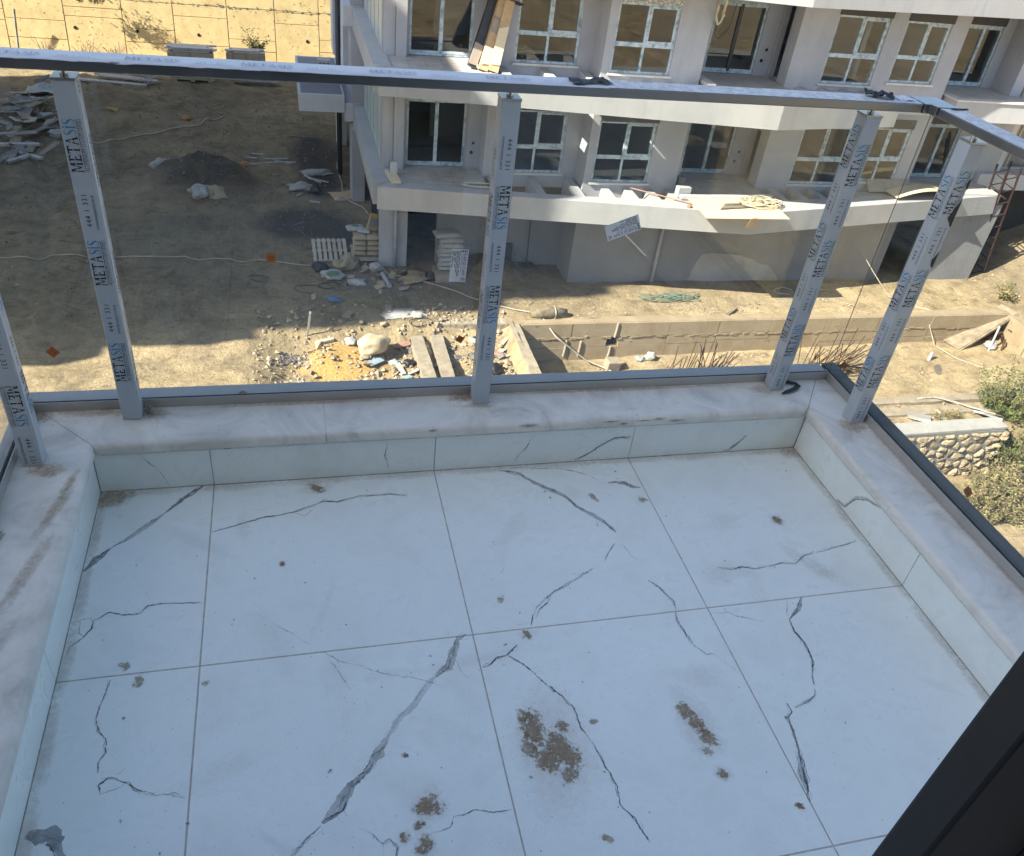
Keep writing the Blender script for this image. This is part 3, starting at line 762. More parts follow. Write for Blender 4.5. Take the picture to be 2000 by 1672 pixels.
def post(x, y, faces, label=None):
    h = 0.023
    p = MB().box(x-h, x+h, y-h, y+h, ST_+0.0006, 1.012).build('post', 'post_film', rail, bevel=0.002)
    MB().box(x-h-.0012, x+h+.0012, y-h-.0012, y+h+.0012, 1.0123, 1.0175).build('post_cap', 'cap_steel', p, bevel=0.001)
    mb = MB(); mb.tube([(x, y, 1.0177), (x, y, 1.034)], 0.0085, 18)
    mb.build('pin', 'pin_chrome', p, smooth=False)
    mb = MB(); e = 0.0004
    for (fc, read, up, zl, zn) in faces:
        if fc == 'front': P = lambda s, c: (x + c, y-h-e, s)
        elif fc == 'west': P = lambda s, c: (x-h-e, y - c, s)
        else: P = lambda s, c: (x+h+e, y + c, s)
        face_print(mb, P, read, up, zl, zn)
    mb.build('printed_lettering', ['ink_black', 'ink_blue', 'ink_grey'], p)
    # film lapping loose along one corner
    mb = MB(); zz = [ST_+0.03+0.028*k for k in range(29)]
    pts = []
    for k, z in enumerate(zz):
        o = 0.0012+0.0016*abs(noise.noise(Vector((z*9, x*7, y*3))))
        pts.append((x+h+0.0006+o*0.4, y-h+0.003, z)); pts.append((x+h+0.0006+o, y-h+0.013+0.006*noise.noise(Vector((z*14, x, 2))), z))
    mb.add(pts, [(2*k, 2*k+1, 2*k+3, 2*k+2) for k in range(len(zz)-1)])
    mb.build('film_edge', 'rail_film', p)
    return p
LG = lambda z0: [z0 + 0.27*k for k in range(-4, 5)]
# reading upwards: tops of the letters point left on the front face (-c)
post(-0.191, 0.713, [('front', 1, -1, LG(.610), LG(.466)), ('east', 1, -1, LG(.57), LG(.43))])
post(0.743, 0.713, [('front', -1, 1, LG(.487), LG(.620)), ('west', -1, 1, LG(.46), LG(.59))])
post(1.706, 0.713, [('front', 1, -1, LG(.617), LG(.487)), ('west', 1, -1, LG(.66), LG(.52))])
rp_ = post(1.878, 0.523, [('front', 1, -1, LG(.62), LG(.49)), ('west', 1, -1, LG(.60), LG(.46))])
post(-0.392, 0.540, [('front', -1, 1, LG(.34), LG(.21)), ('east', -1, 1, LG(.36), LG(.20))])
post(1.878, -0.45, [('front', 1, -1, LG(.62), LG(.49)), ('west', 1, -1, LG(.60), LG(.46))])
post(-0.392, -0.42, [('front', -1, 1, LG(.34), LG(.21)), ('east', -1, 1, LG(.36), LG(.20))])

for (z0, z1, w) in ((.80, .875, .020), (.685, .73, .012), (.90, .93, .010)):
    mb = MB(); n = 9; pts = []
    for k in range(n+1):
        z = z0+(z1-z0)*k/n; ww = w*sin(pi*min(.97, max(.06, (k/n)**.7)))*(1+.4*noise.noise(Vector((z*60, w*90, 0))))
        pts += [(1.9013, .4994, z), (1.9013-ww, .4992, z+.006*noise.noise(Vector((z*40, 3, 1))))]
    mb.add(pts, [(2*k, 2*k+1, 2*k+3, 2*k+2) for k in range(n)]); mb.build('film_tear', 'black_tape', rp_)
# hand rails
hr = MB().box(-0.46, 1.822, 0.672, 0.742, 1.0345, 1.0565).build('handrail', 'anodised_rail', rail, bevel=0.0025)
hr2 = MB().box(1.846, 1.911, -1.0, 0.640, 1.0345, 1.0565).build('handrail', 'anodised_rail', rail, bevel=0.0025)
hr3 = MB().box(-0.452, -0.388, -1.0, 0.6715, 1.0345, 1.0565).build('handrail', 'anodised_rail', rail, bevel=0.0025)
MB().box(0.955, 1.820, 0.6735, 0.7405, 1.0566, 1.0571).build('bright_top', 'bright_rail_top', hr)  # pale sheet stands in for skylight on the bare rail top
MB().box(1.8475, 1.9095, -0.99, 0.6385, 1.0566, 1.0571).build('bright_top', 'bright_rail_top', hr2)
cp = MB()
cp.prism([(1.826, 0.671), (1.843, 0.671), (1.845, 0.646), (1.912, 0.646), (1.912, 0.743), (1.826, 0.743)], 1.0335, 1.0575)
cp.build('corner_connector', 'anodised_rail', rail, bevel=0.0012)
# protective film still stuck to the top of the front rail, torn along its edge
mb = MB(); n = 150; xs0, xs1 = -0.45, 0.965
rows = []
for k in range(n+1):
    x = xs0+(xs1-xs0)*k/n
    e1 = 0.671 - 0.0006 + 0.006*max(0, noise.noise(Vector((x*16, 3.1, 0))))
    lift = 0.0012*max(0, noise.noise(Vector((x*21, 7.7, 0))))
    drop = 0.008*max(0, noise.noise(Vector((x*26, 1.7, 4)))-0.05) if x < 0.2 else 0
    rows.append([(x, e1-0.0016, 1.0560-drop), (x, e1+0.002, 1.0575+lift), (x, 0.70, 1.0573+0.0009*noise.noise(Vector((x*30, 0, 1)))), (x, 0.7405+0.001*noise.noise(Vector((x*25, 9, 1))), 1.0573)])
mb.add([p for r in rows for p in r], [(4*k+j, 4*k+4+j, 4*k+5+j, 4*k+1+j) for k in range(n) for j in range(3)])
film = mb.build('protective_film', 'rail_film', hr, smooth=True)
for x0 in (-0.33, -0.07, 0.155, 0.42, 0.68):
    mb = MB(); dk, bl, w = WORD; k = 0.105/w
    f = lambda a, b: (x0+a*k, 0.6965+b*0.0165, 1.0588)
    put_polys(mb, dk, f, 0); put_polys(mb, bl, f, 0)
    ks = 0.10/W_SER; put_text(mb, TX_SER, W_SER, lambda a, b: (x0+a*ks, 0.686+b*ks, 1.0588), 0)
    k4 = 0.06/W_444; put_text(mb, TX_444, W_444, lambda a, b: (x0+0.135+a*k4, 0.694+b*k4, 1.0588), 0)
    kw = 0.08/W_WWW; put_text(mb, TX_WWW, W_WWW, lambda a, b: (x0+0.13+a*kw, 0.683+b*kw, 1.0588), 0)
    mb.build('printed_lettering', 'ink_faded', hr)
# crumpled rags of film on the rail
def rag(cx, cy, cz, L, Wd, seed, mat, parent, name, rot=0.0, hgt=0.012):
    mb = MB(); nu, nv = 14, 6
    for i in range(nu+1):
        for j in range(nv+1):
            u, v = i/nu-.5, j/nv-.5
            hh = hgt*(0.5+noise.noise(Vector((u*4+seed, v*3, seed)))) + 0.4*hgt*abs(noise.noise(Vector((u*11, v*9+seed, 2))))
            x = u*L*(1+.2*noise.noise(Vector((v*4, seed, 0)))); y = v*Wd*(1+.5*noise.noise(Vector((u*5, seed, 3))))
            mb.v.append((cx+x*cos(rot)-y*sin(rot), cy+x*sin(rot)+y*cos(rot), cz+max(0.0005, hh)))
    for i in range(nu):
        for j in range(nv):
            a = i*(nv+1)+j; mb.f.append((a, a+nv+1, a+nv+2, a+1)); mb.m.append(0)
    return mb.build(name, mat, parent)
rag(0.93, 0.71, 1.0580, 0.10, 0.05, 3.3, 'black_tape', hr, 'film_rag', 0.2, 0.006)
rag(1.715, 0.715, 1.0580, 0.07, 0.045, 8.1, 'black_tape', hr, 'film_rag', -0.35, 0.012)
rag(1.785, 0.71, 1.0570, 0.05, 0.04, 4.4, 'rail_film', hr, 'film_rag', 0.1, 0.003)
rag(1.90, 0.632, 1.0570, 0.05, 0.012, 5.4, 'black_tape', hr2, 'film_rag', 0.05, 0.003)

# silicone joints where the panes meet at the corners
MB().box(1.9182, 1.9205, 0.7466, 0.7474, 0.19, 1.030).build('silicone_joint', 'joint_grey', rail)
MB().box(-0.4405, -0.4382, 0.7466, 0.7474, 0.19, 1.030).build('silicone_joint', 'joint_pale', rail)
# stickers on the glass
def sticker(parent, P, w, h, kind):
    """P(a, b): a along width, b along height, centred"""
    mb = MB()
    def rect(a0, a1, b0, b1, e, mi): mb.add([P(a0, b0, e), P(a1, b0, e), P(a1, b1, e), P(a0, b1, e)], [(0, 1, 2, 3)], mi)
    rect(-w/2, w/2, -h/2, h/2, 0.0003, 0)
    def line(txt, a0, b0, ht, mi, wd=None):
        t = text_poly(txt, 1.0); W_ = width(t); s = wd/W_ if wd else ht
        mb.add([P(a0+(v[0])*s, b0+v[1]*ht, 0.0005) for v in t[0]], t[1], mi)
    if kind == 'label':
        line('KARGI CAM', -w*.38, h*.22, h*.28, 1, w*.66)
        line('TEMPERED GLASS', -w*.36, h*.10, h*.12, 2, w*.56)
        rs = random.Random(5)
        for r in range(6):
            b = h*(0.02-r*0.083); a = -w*.44
            for q in range(rs.randint(2, 4)):
                L = w*rs.uniform(.10, .22)
                rect(a, min(a+L, w*.42), b-h*.035, b, 0.0005, 3 if r < 5 else 1); a += L+w*.03
                if a > w*.34: break
        for q in range(4): rect(-w*.47, -w*.41, h*(.36-q*.1), h*(.42-q*.1), 0.0005, 3)
        for q in range(5): rect(w*.36, w*.46, h*(.40-q*.05), h*(.42-q*.05), 0.0005, 3)
        rect(-w*.49, w*.49, -h*.472, -h*.466, 0.0005, 3)
        mats = ['sticker_white', 'sticker_navy', 'sticker_red', 'ink_black']
    else:
        line('KARGI', -w*.36, h*.06, h*.26, 1, w*.72); line('CAM', -w*.26, -h*.30, h*.26, 1, w*.52)
        mats = ['sticker_orange' if kind == 'orange' else 'sticker_brown', 'ink_black']
    return mb.build('sticker', mats, parent)
def on_front(x, z, ang, y=0.7475):
    ca, sa = cos(ang), sin(ang)
    return lambda a, b, e: (x + a*ca - b*sa, y - e, z + a*sa + b*ca)
def on_right(y0, z, ang, x=1.918):
    ca, sa = cos(ang), sin(ang)
    return lambda a, b, e: (x - e, y0 - (a*ca - b*sa), z + a*sa + b*ca)
sticker(gf, on_front(0.660, 0.573, radians(-92)), 0.094, 0.045, 'label')
sticker(gf, on_front(1.100, 0.682, radians(202)), 0.096, 0.046, 'label')
sticker(gf, on_front(-0.355, 0.341, radians(40)), 0.024, 0.024, 'orange')
sticker(gf, on_front(0.186, 0.595, radians(-4)), 0.022, 0.022, 'orange')
sticker(gf, on_front(0.679, 0.348, radians(60)), 0.020, 0.020, 'orange')
sticker(gr, on_right(0.690, 0.250, radians(68)), 0.022, 0.022, 'brown')
sticker(gr, on_right(0.082, 0.248, radians(72)), 0.024, 0.024, 'brown')
mb = MB()
for k in range(9):
    b = -0.012+k*0.003; L = 0.011*sqrt(max(0.05, 1-(b/0.0145)**2))
    P = on_right(0.345, 0.457, radians(80))
    mb.add([P(-L, b, .0004), P(L, b, .0004), P(L, b+.0016, .0004), P(-L, b+.0016, .0004)], [(0, 1, 2, 3)])
for k in range(24):
    a0, a1 = 2*pi*k/24, 2*pi*(k+1)/24
    mb.add([P(.012*cos(a0), .016*sin(a0), .0004), P(.012*cos(a1), .016*sin(a1), .0004), P(.0108*cos(a1), .0148*sin(a1), .0004), P(.0108*cos(a0), .0148*sin(a0), .0004)], [(0, 1, 2, 3)])
mb.build('tempering_stamp', 'ink_faded', gr)

# loose things on the sill
mb = MB(); path = [(1.728, .742, .1645), (1.757, .730, .166), (1.785, .716, .168), (1.787, .702, .168), (1.768, .688, .167), (1.735, .676, .166), (1.712, .668, .165)]
hw = [.004, .008, .006, .009, .009, .009, .003]
for i, p in enumerate(path):
    a = Vector(path[max(i-1, 0)]); b = Vector(path[min(i+1, len(path)-1)]); t = (b-a).normalized(); nn = Vector((-t.y, t.x, 0)).normalized()
    q = Vector(p)
    for s_, dz in ((-1, -.0008), (1, .0022)): mb.v.append(tuple(q+nn*hw[i]*s_+Vector((0, 0, dz))))
for i in range(len(path)-1): mb.f.append((2*i, 2*i+1, 2*i+3, 2*i+2)); mb.m.append(0)
o = mb.build('tape_scrap', 'black_tape'); tag(o, 'curled scrap of black tape at the foot of a post on the marble sill', 'tape')
sm = o.modifiers.new('thick', 'SOLIDIFY'); sm.thickness = 0.0007
mb = MB(); mb.blob((-0.152, .722, .1745), (.006, .007, .012), 4, 3, .5, 2.4); mb.blob((-0.150, .716, .168), (.005, .005, .006), 9, 2, .5, 2.4)
tag(mb.build('mortar_lump', 'mortar_crumb'), 'small grey mortar lump stuck beside the foot of the left printed post', 'mortar')
mb = MB(); mb.blob((0.085, .752, .1935), (.008, .006, .005), 14, 3, .5, 2.0)
tag(mb.build('mortar_lump', 'mortar_crumb'), 'crumb of grey mortar lying on the channel in front of the sandy yard', 'mortar')

# ================================================================== OWN BUILDING (behind and beside the viewer)
own = empty('own_building', (0, -7, -12.4), 'pale rendered apartment block that carries the tiled balcony', 'building')
mb = MB(); wall_open(mb, -15, 2.3, -1.28, -1.001, -12.4, 6.7, [(-1.2, 0.835, -0.011, 2.3)])
mb.build('wall', 'own_render', own)
boxp('wall', own, 'own_render', -15, -14.7, -14, -1.281, -12.4, 6.7)
boxp('wall', own, 'own_render', 2.0, 2.3, -14, -1.281, -12.4, 6.7)
boxp('wall', own, 'own_render', -15, 2.3, -14.3, -14.001, -12.4, 6.7)
boxp('roof', own, 'concrete_slab', -15.2, 2.4, -14.5, -1.0, 6.701, 7.0)
boxp('room_floor', own, 'room_paint', -3.5, 1.99, -6, -1.282, -0.26, -0.02)
boxp('room_ceiling', own, 'room_paint', -3.5, 1.99, -6, -1.282, 2.6, 2.8)
boxp('room_partition', own, 'room_paint', -3.6, -3.5, -6, -1.282, -0.26, 2.8)
boxp('room_partition', own, 'room_paint', -3.6, 1.99, -6.1, -6.001, -0.26, 2.8)
dj = empty('door_frame', (0.8, -1.0, 0.0), 'dark anthracite sliding door jamb in the near lower corner', 'door frame')
mb = MB(); mb.box(0.704, 0.815, -0.985, -0.950, 0.001, 2.29); mb.build('jamb', 'door_anthracite', dj, bevel=0.003)
mb = MB(); mb.box(0.8155, 0.834, -0.985, -0.957, 0.001, 2.29); mb.build('jamb_step', 'door_anthracite', dj, bevel=0.002)
mb = MB(); mb.box(0.8345, 0.842, -0.985, -0.962, 0.001, 2.29); mb.build('seal', 'door_gasket', dj)
mb = MB(); mb.box(0.8425, 1.02, -0.985, -0.965, 0.001, 2.29); mb.build('leaf', 'door_anthracite', dj)

# ================================================================== OPPOSITE BUILDING
def render_mat(name, col, var=0.06):
    m, nt, b = new_mat(name)
    v = world_pos(nt)
    a = noise_tex(nt, v, 0.7, 7, 0.6, 0.3)
    c = ramp(nt, a, [(0.3, [x*(1-var*1.5) for x in col]), (0.7, [min(1, x*(1+var)) for x in col])])
    st = noise_tex(nt, world_pos(nt, (2.2, 2.2, 0.35)), 1.3, 8, 0.7)
    mk = ramp(nt, st, [(0.50, (0, 0, 0)), (0.78, (.42, .42, .42))])
    c = mix_col(nt, mk, c, [x*0.62 for x in col])
    nt.links.new(c, b.inputs['Base Color']); b.inputs['Roughness'].default_value = 0.92
    bump(nt, b, noise_tex(nt, v, 55, 5, 0.7), 0.12, 0.01)
    return m
render_mat('lilac_render', (0.355, 0.36, 0.38), 0.08)
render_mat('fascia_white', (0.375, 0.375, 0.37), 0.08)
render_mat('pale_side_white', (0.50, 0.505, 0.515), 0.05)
render_mat('ground_render', (0.20, 0.20, 0.205), 0.10)  # darkened to carry the deep shade under the balconies
render_mat('interior_paint', (0.46, 0.50, 0.55), 0.05)
render_mat('interior_floor', (0.40, 0.40, 0.395), 0.12)
render_mat('patch_plaster', (0.31, 0.30, 0.285), 0.18)
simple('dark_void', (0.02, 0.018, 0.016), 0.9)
simple('dark_shutter', (0.055, 0.05, 0.05), 0.7)
simple('dark_frame', (0.035, 0.035, 0.038), 0.5)
simple('window_stone', (0.55, 0.53, 0.49), 0.6, bmp=0.2, nscale=14)
simple('drain_pipe', (0.32, 0.33, 0.34), 0.5)
simple('balcony_tile', (0.42, 0.40, 0.37), 0.6, var=0.15, nscale=3)
simple('cardboard', (0.48, 0.34, 0.19), 0.9, bmp=0.1)
simple('cardboard_grey', (0.30, 0.26, 0.21), 0.9, bmp=0.1)
simple('mdf_panel', (0.62, 0.52, 0.34), 0.8, var=0.06)
simple('steel_rod', (0.10, 0.10, 0.11), 0.5, 0.5)
simple('cream_rope', (0.55, 0.49, 0.34), 0.9)
simple('pink_stick', (0.34, 0.20, 0.14), 0.8)
simple('concrete_block', (0.42, 0.40, 0.37), 0.9, bmp=0.4)
simple('clay_pot', (0.36, 0.16, 0.07), 0.8)
simple('cable_black', (0.02, 0.02, 0.02), 0.6)
simple('green_screen', (0.40, 0.47, 0.44), 0.35, var=0.04)
def tape_mat():
    m, nt, b = new_mat('taped_frame')
    v = world_pos(nt)
    f = noise_tex(nt, world_pos(nt, (9, 9, 9)), 1.0, 2, 0.4)
    g = noise_tex(nt, v, 38, 3, 0.6)
    c = ramp(nt, f, [(0.30, (.20, .26, .30)), (0.48, (.38, .46, .50)), (0.70, (.50, .57, .60))])
    mk = ramp(nt, g, [(0.60, (0, 0, 0)), (0.66, (.85, .85, .85))])
    c = mix_col(nt, mk, c, (.10, .13, .16))
    nt.links.new(c, b.inputs['Base Color']); b.inputs['Roughness'].default_value = 0.45
tape_mat()
def chequer_mat():
    m, nt, b = new_mat('bubble_foil')
    v = world_pos(nt, (14, 14, 22))
    t = N(nt, 'ShaderNodeTexVoronoi', Scale=1.0); nt.links.new(v, t.inputs['Vector'])
    c = ramp(nt, t.outputs['Distance'], [(0.2, (.55, .54, .51)), (0.6, (.25, .245, .235))])
    nt.links.new(c, b.inputs['Base Color']); b.inputs['Roughness'].default_value = 0.4
    bump(nt, b, t.outputs['Distance'], 0.5, 0.01)
chequer_mat()
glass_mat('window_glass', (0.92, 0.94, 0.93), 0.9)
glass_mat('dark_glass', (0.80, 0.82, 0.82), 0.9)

F1, F2, F3, G0 = -6.9, -3.9, -0.9, -9.94
bl = empty('apartment_building', (13, 24, G0), 'white banded apartment building under construction with taped windows and V-shaped balconies facing the yard', 'building')

def window(x0, x1, y, z0, z1, mid=None, parts=2, tr=True, shade=None, depth=0.07, name='window', dark=(), sash_low=True):
    """frame of taped profiles set in an opening; every pane a sheet of its own"""
    yf0, yf1 = y+0.04, y+0.04+depth; t = 0.06
    mb = MB()
    def bar(a, b, c, d, e=0.0, mi=0): mb.box(a, b, yf0-e, yf1, c, d, mi)
    bar(x0, x1, z0, z0+t); bar(x0, x1, z1-t, z1); bar(x0, x0+t, z0+t, z1-t); bar(x1-t, x1, z0+t, z1-t)
    xm = (x0+x1)/2
    panes = []
    if tr:
        zm = mid if mid is not None else z0+(z1-z0)*0.42
        bar(x0+t, x1-t, zm-0.055, zm+0.055, 0.012)
        bar(xm-0.032, xm+0.032, z0+t, zm-0.055); bar(xm-0.034, xm+0.034, zm+0.055, z1-t, 0.006)
        # opening casement inside the upper right
        s = 0.05
        for (a, b, c, d) in ((xm+.034, x1-t, zm+.055, zm+.055+s), (xm+.034, x1-t, z1-t-s, z1-t), (xm+.034, xm+.034+s, zm+.055+s, z1-t-s), (x1-t-s, x1-t, zm+.055+s, z1-t-s)):
            bar(a, b, c, d, 0.018)
        panes = [(x0+t, xm-.032, z0+t, zm-.055), (xm+.032, x1-t, z0+t, zm-.055), (x0+t, xm-.034, zm+.055, z1-t), (xm+.034+s, x1-t-s, zm+.055+s, z1-t-s)]
    else:
        s = 0.06
        bar(xm-0.05, xm+0.05, z0+t, z1-t, 0.010, 1 if 1 in dark else 0)
        for (a, b) in ((x0+t, xm-.05), (xm+.05, x1-t)):
            bar(a, b, z0+t, z0+t+s, 0.006); bar(a, b, z1-t-s, z1-t, 0.006)
        panes = [(x0+t, xm-.05, z0+t+s, z1-t-s), (xm+.05, x1-t, z0+t+s, z1-t-s)]
    w = mb.build(name, ['taped_frame', 'dark_frame'], bl)
    for p in panes:
        MB().box(p[0]-.004, p[1]+.004, yf0+0.025, yf0+0.032, p[2]-.004, p[3]+.004).build('pane', shade or 'window_glass', w)
    return w

Y1, YA, YB2, YR = 21.70, 20.90, 21.25, 22.35      # wall planes: first bay, projecting bay, right bay, recesses
def storey(f, up):
    top = f+2.4
    W = []
    z0, z1 = f+0.17, f+1.90
    # openings
    dL = (3.46, 5.15, f+0.0, f+1.92); w1 = (6.20, 7.95, f+0.13, f+1.90); w2 = (8.63, 10.36, f+0.19, f+1.92)
    dR = (12.06, 13.66, f+0.0, f+1.92); w3 = (15.25, 16.95, f+0.15, f+1.97); w4 = (17.50, 19.02, f+0.28, f+1.95); d3 = (20.62, 21.95, f+0.0, f+1.80)
    th = 0.24
    for (a, b, y, holes) in ((2.75, 5.6, YR, [dL]), (5.6, 8.4, Y1, [w1]), (8.4, 11.3, YA, [w2]), (11.3, 14.15, YR, [dR]), (14.15, 19.60, YB2, [w3, w4]), (19.60, 24.0, 22.5, [d3])):
        mb = MB(); wall_open(mb, a, b, y, y+th, f-0.30, top+0.3, holes); mb.build('wall', 'lilac_render', bl)
    # returns between the planes
    for (x, ya, yb) in ((5.6, Y1+th+.001, YR+th), (8.4, YA+th+.001, Y1+th), (14.15, YB2+th+.001, YR+th)):
        if x == 14.15:
            mb = MB(); mb.box(x, x+.2, yb-.30, yb+.6, f-.3, top+.3); mb.box(x, x+.2, ya, ya+.25, f-.3, top+.3); mb.box(x, x+.2, ya+.2501, yb-.3001, f+2.05, top+.3)
            mb.build('wall', 'lilac_render', bl)
            boxp('door_jamb', bl, 'fascia_white', x-.02, x+.02, yb-.34, yb-.301, f, f+2.05)
        else: boxp('wall', bl, 'lilac_render', x+.001, x+.2, ya, yb, f-.3, top+.3)
    boxp('wall', bl, 'lilac_render', 11.099, 11.299, YA+th+.001, YR+th, f-.3, top+.3)
    boxp('wall', bl, 'lilac_render', 19.399, 19.599, YB2+th+.001, 22.5+th, f-.3, top+.3)
    # pilasters beside the first door
    boxp('pilaster', bl, 'lilac_render', 2.78, 3.07, YR-.16, YR-.001, f, f+2.4)
    boxp('pilaster', bl, 'lilac_render', 3.08, 3.36, YR-.26, YR-.001, f, f+2.4)
    # inside
    boxp('room_floor', bl, 'interior_floor', 2.76, 24, YR+.25, 27.6, f-.25, f+.012)
    boxp('room_floor', bl, 'interior_floor', 5.81, 8.39, Y1+.25, YR+.249, f-.25, f+.012)
    boxp('room_floor', bl, 'interior_floor', 8.61, 11.09, YA+.25, YR+.249, f-.25, f+.012)
    boxp('room_floor', bl, 'interior_floor', 14.36, 19.39, YB2+.25, YR+.249, f-.25, f+.012)
    boxp('room_ceiling', bl, 'interior_paint', 2.76, 24, YA+.26, 27.6, f+2.41, f+2.68)
    boxp('room_wall', bl, 'interior_paint', 2.76, 24, 27.6, 27.8, f-.25, f+2.68)
    for x in (5.62, 8.42, 11.12, 14.37, 17.2, 19.41): boxp('room_wall', bl, 'interior_paint', x, x+.16, YR+.26, 27.599, f+.013, f+2.40)
    boxp('room_wall', bl, 'interior_paint', 4.55, 5.6, 25.0, 25.2, f+.013, f+2.40)
    boxp('room_wall', bl, 'interior_paint', 12.6, 14.3, 26.2, 26.4, f+.013, f+2.40)
    boxp('room_wall', bl, 'interior_paint', 24.0, 24.2, 22.5, 27.8, f-.25, f+2.68)
    for x in (3.6, 11.6, 12.1): boxp('inner_door', bl, 'dark_void', x, x+.42, 27.55, 27.599, f+.013, f+2.0)
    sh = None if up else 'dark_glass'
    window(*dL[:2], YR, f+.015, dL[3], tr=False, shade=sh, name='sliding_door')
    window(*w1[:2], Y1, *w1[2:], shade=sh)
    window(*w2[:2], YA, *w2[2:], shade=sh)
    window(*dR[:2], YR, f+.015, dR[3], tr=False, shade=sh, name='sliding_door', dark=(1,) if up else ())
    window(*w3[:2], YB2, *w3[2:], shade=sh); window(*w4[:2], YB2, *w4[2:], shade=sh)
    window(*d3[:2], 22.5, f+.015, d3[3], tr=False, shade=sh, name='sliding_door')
    for (a, b, y, z) in ((w1[0], w1[1], Y1, w1[2]), (w2[0], w2[1], YA, w2[2]), (w3[0], w3[1], YB2, w3[2]), (w4[0], w4[1], YB2, w4[2])):
        boxp('window_sill', bl, 'window_stone', a-.06, b+.06, y-.07, y+.035, z-.055, z-.001)
    for (a, b, y, z, mt) in ((w2[0], w2[1], YA, w2[3], 'bubble_foil' if up else 'dark_shutter'), (w3[0], w3[1], YB2, w3[3], 'dark_shutter'), (w4[0], w4[1], YB2, w4[3], 'dark_shutter'), (d3[0], d3[1], 22.5, d3[3], 'dark_shutter'), (w1[0], w1[1], Y1, w1[3], 'dark_shutter')):
        boxp('shutter_box', bl, mt, a, b+.02, y-.03, y-.001, z+.002, z+.27)
    # sockets beside the right door
    mb = MB()
    for (x, z, r) in ((13.93, f+.72, .045), (13.85, f+.42, .05)): mb.tube([(x, YR-.012, z), (x, YR-.0005, z)], r, 12)
    mb.build('outlet', 'dark_void', bl)
    mb = MB()
    for (x, z, r) in ((5.40, f+.72, .04), (5.36, f+.45, .05)): mb.tube([(x, YR-.012, z), (x, YR-.0005, z)], r, 12)
    mb.build('outlet', 'dark_void', bl)
storey(F2, True); storey(F1, False)

# balcony slabs, beams and ribs
def lerp_line(P, x):
    for a, b in zip(P[:-1], P[1:]):
        if a[0] <= x <= b[0]: return a[1]+(b[1]-a[1])*(x-a[0])/(b[0]-a[0])
    return P[-1][1]
def band(f, x_end, up):
    outer = [(2.48, 20.62), (13.0, 19.08), (23.2, 20.90)]
    inner = [(2.82, 20.96), (7.0, 20.33), (8.3, 20.18), (11.3, 20.00), (13.0, 19.92), (15.9, 20.30), (23.2, 21.25)]
    o = [p for p in outer if p[0] < x_end]+[(x_end, lerp_line(outer, x_end))]
    i = [p for p in inner if p[0] < x_end]+[(x_end, lerp_line(inner, x_end))]
    fz0, fz1 = f-.60, f+.035
    for a, b in zip(o[:-1], o[1:]):
        ia = [p for p in inner if a[0] < p[0] < b[0]]
        pa = (a[0] if a[0] > 2.6 else 2.82, lerp_line(inner, max(a[0], 2.82))); pb = (b[0], lerp_line(inner, b[0]))
        # ring is not convex: emit in slices
        xs = sorted({pa[0] if a[0] < 2.6 else a[0], *[p[0] for p in ia], b[0]})
        prev = (a, pa)
        for x in xs[1:]:
            cur = ((x, lerp_line(outer, x)), (x, lerp_line(inner, x)))
            MB().prism([prev[0], cur[0], cur[1], prev[1]], fz0, fz1).build('fascia_beam', 'fascia_white', bl)
            prev = cur
    # walkable slabs at the recesses
    for (xa, xb, yb_) in ((2.82, 5.6, YR), (11.3, 14.15, YR)):
        xs = sorted({xa, xb, *[p[0] for p in inner if xa < p[0] < xb]})
        for a, b in zip(xs[:-1], xs[1:]):
            MB().prism([(a, lerp_line(inner, a)+.001), (b, lerp_line(inner, b)+.001), (b, yb_-.001), (a, yb_-.001)], f-.30, f).build('balcony_slab', 'balcony_tile', bl)
    # left balcony paving
    for k in range(6):
        for j in range(2):
            x0 = 2.9+k*.45; y0 = 21.05+j*.62
            if x0+.43 > 5.58: continue
            ylo = max(y0, lerp_line(inner, x0)+.05)
            MB().box(x0, x0+.43, ylo, min(y0+.60, YR-.28), f+.001, f+.014).build('paving_tile', 'balcony_tile', bl)
    if x_end > 20:
        MB().prism([(17.5, lerp_line(inner, 17.5)+.001), (x_end, lerp_line(inner, x_end)+.001), (x_end, 22.49), (19.601, 22.49), (19.601, YB2-.001), (17.5, YB2-.001)], f-.30, f).build('balcony_slab', 'balcony_tile', bl)
    # ribs spanning the open strips in front of the bays
    for (x, yw) in ((5.72, Y1), (6.93, Y1), (8.06, Y1), (8.97, YA), (9.66, YA), (10.33, YA), (10.98, YA), (14.55, YB2), (15.28, YB2), (15.98, YB2), (16.66, YB2)):
        if x+.24 > x_end-.1: continue
        MB().box(x, x+.24, lerp_line(inner, x+.12)-.03, yw-.001, f-.50, f+.015).build('rib', 'fascia_white', bl)
    if x_end < 20:
        boxp('balcony_end', bl, 'fascia_white', x_end-.28, x_end-.002, lerp_line(inner, x_end-.28)+.002, YB2-.001, fz0+.001, fz1-.001)
band(F1, 23.1, False); band(F2, 17.15, True)
# band above the upper storey
o3 = [(2.48, 20.62), (13.0, 19.12), (21.5, 20.25), (28.0, 21.1)]
for a, b in zip(o3[:-1], o3[1:]):
    MB().prism([a, b, (b[0], 22.6), (a[0], 22.6)], F3-.60, F3+.035).build('fascia_beam', 'fascia_white', bl)
boxp('wall', bl, 'lilac_render', 2.75, 24, 22.35, 22.6, F3+.036, 2.2)
boxp('roof', bl, 'fascia_white', 2.3, 28.2, 19.8, 38, 2.2, 2.5)
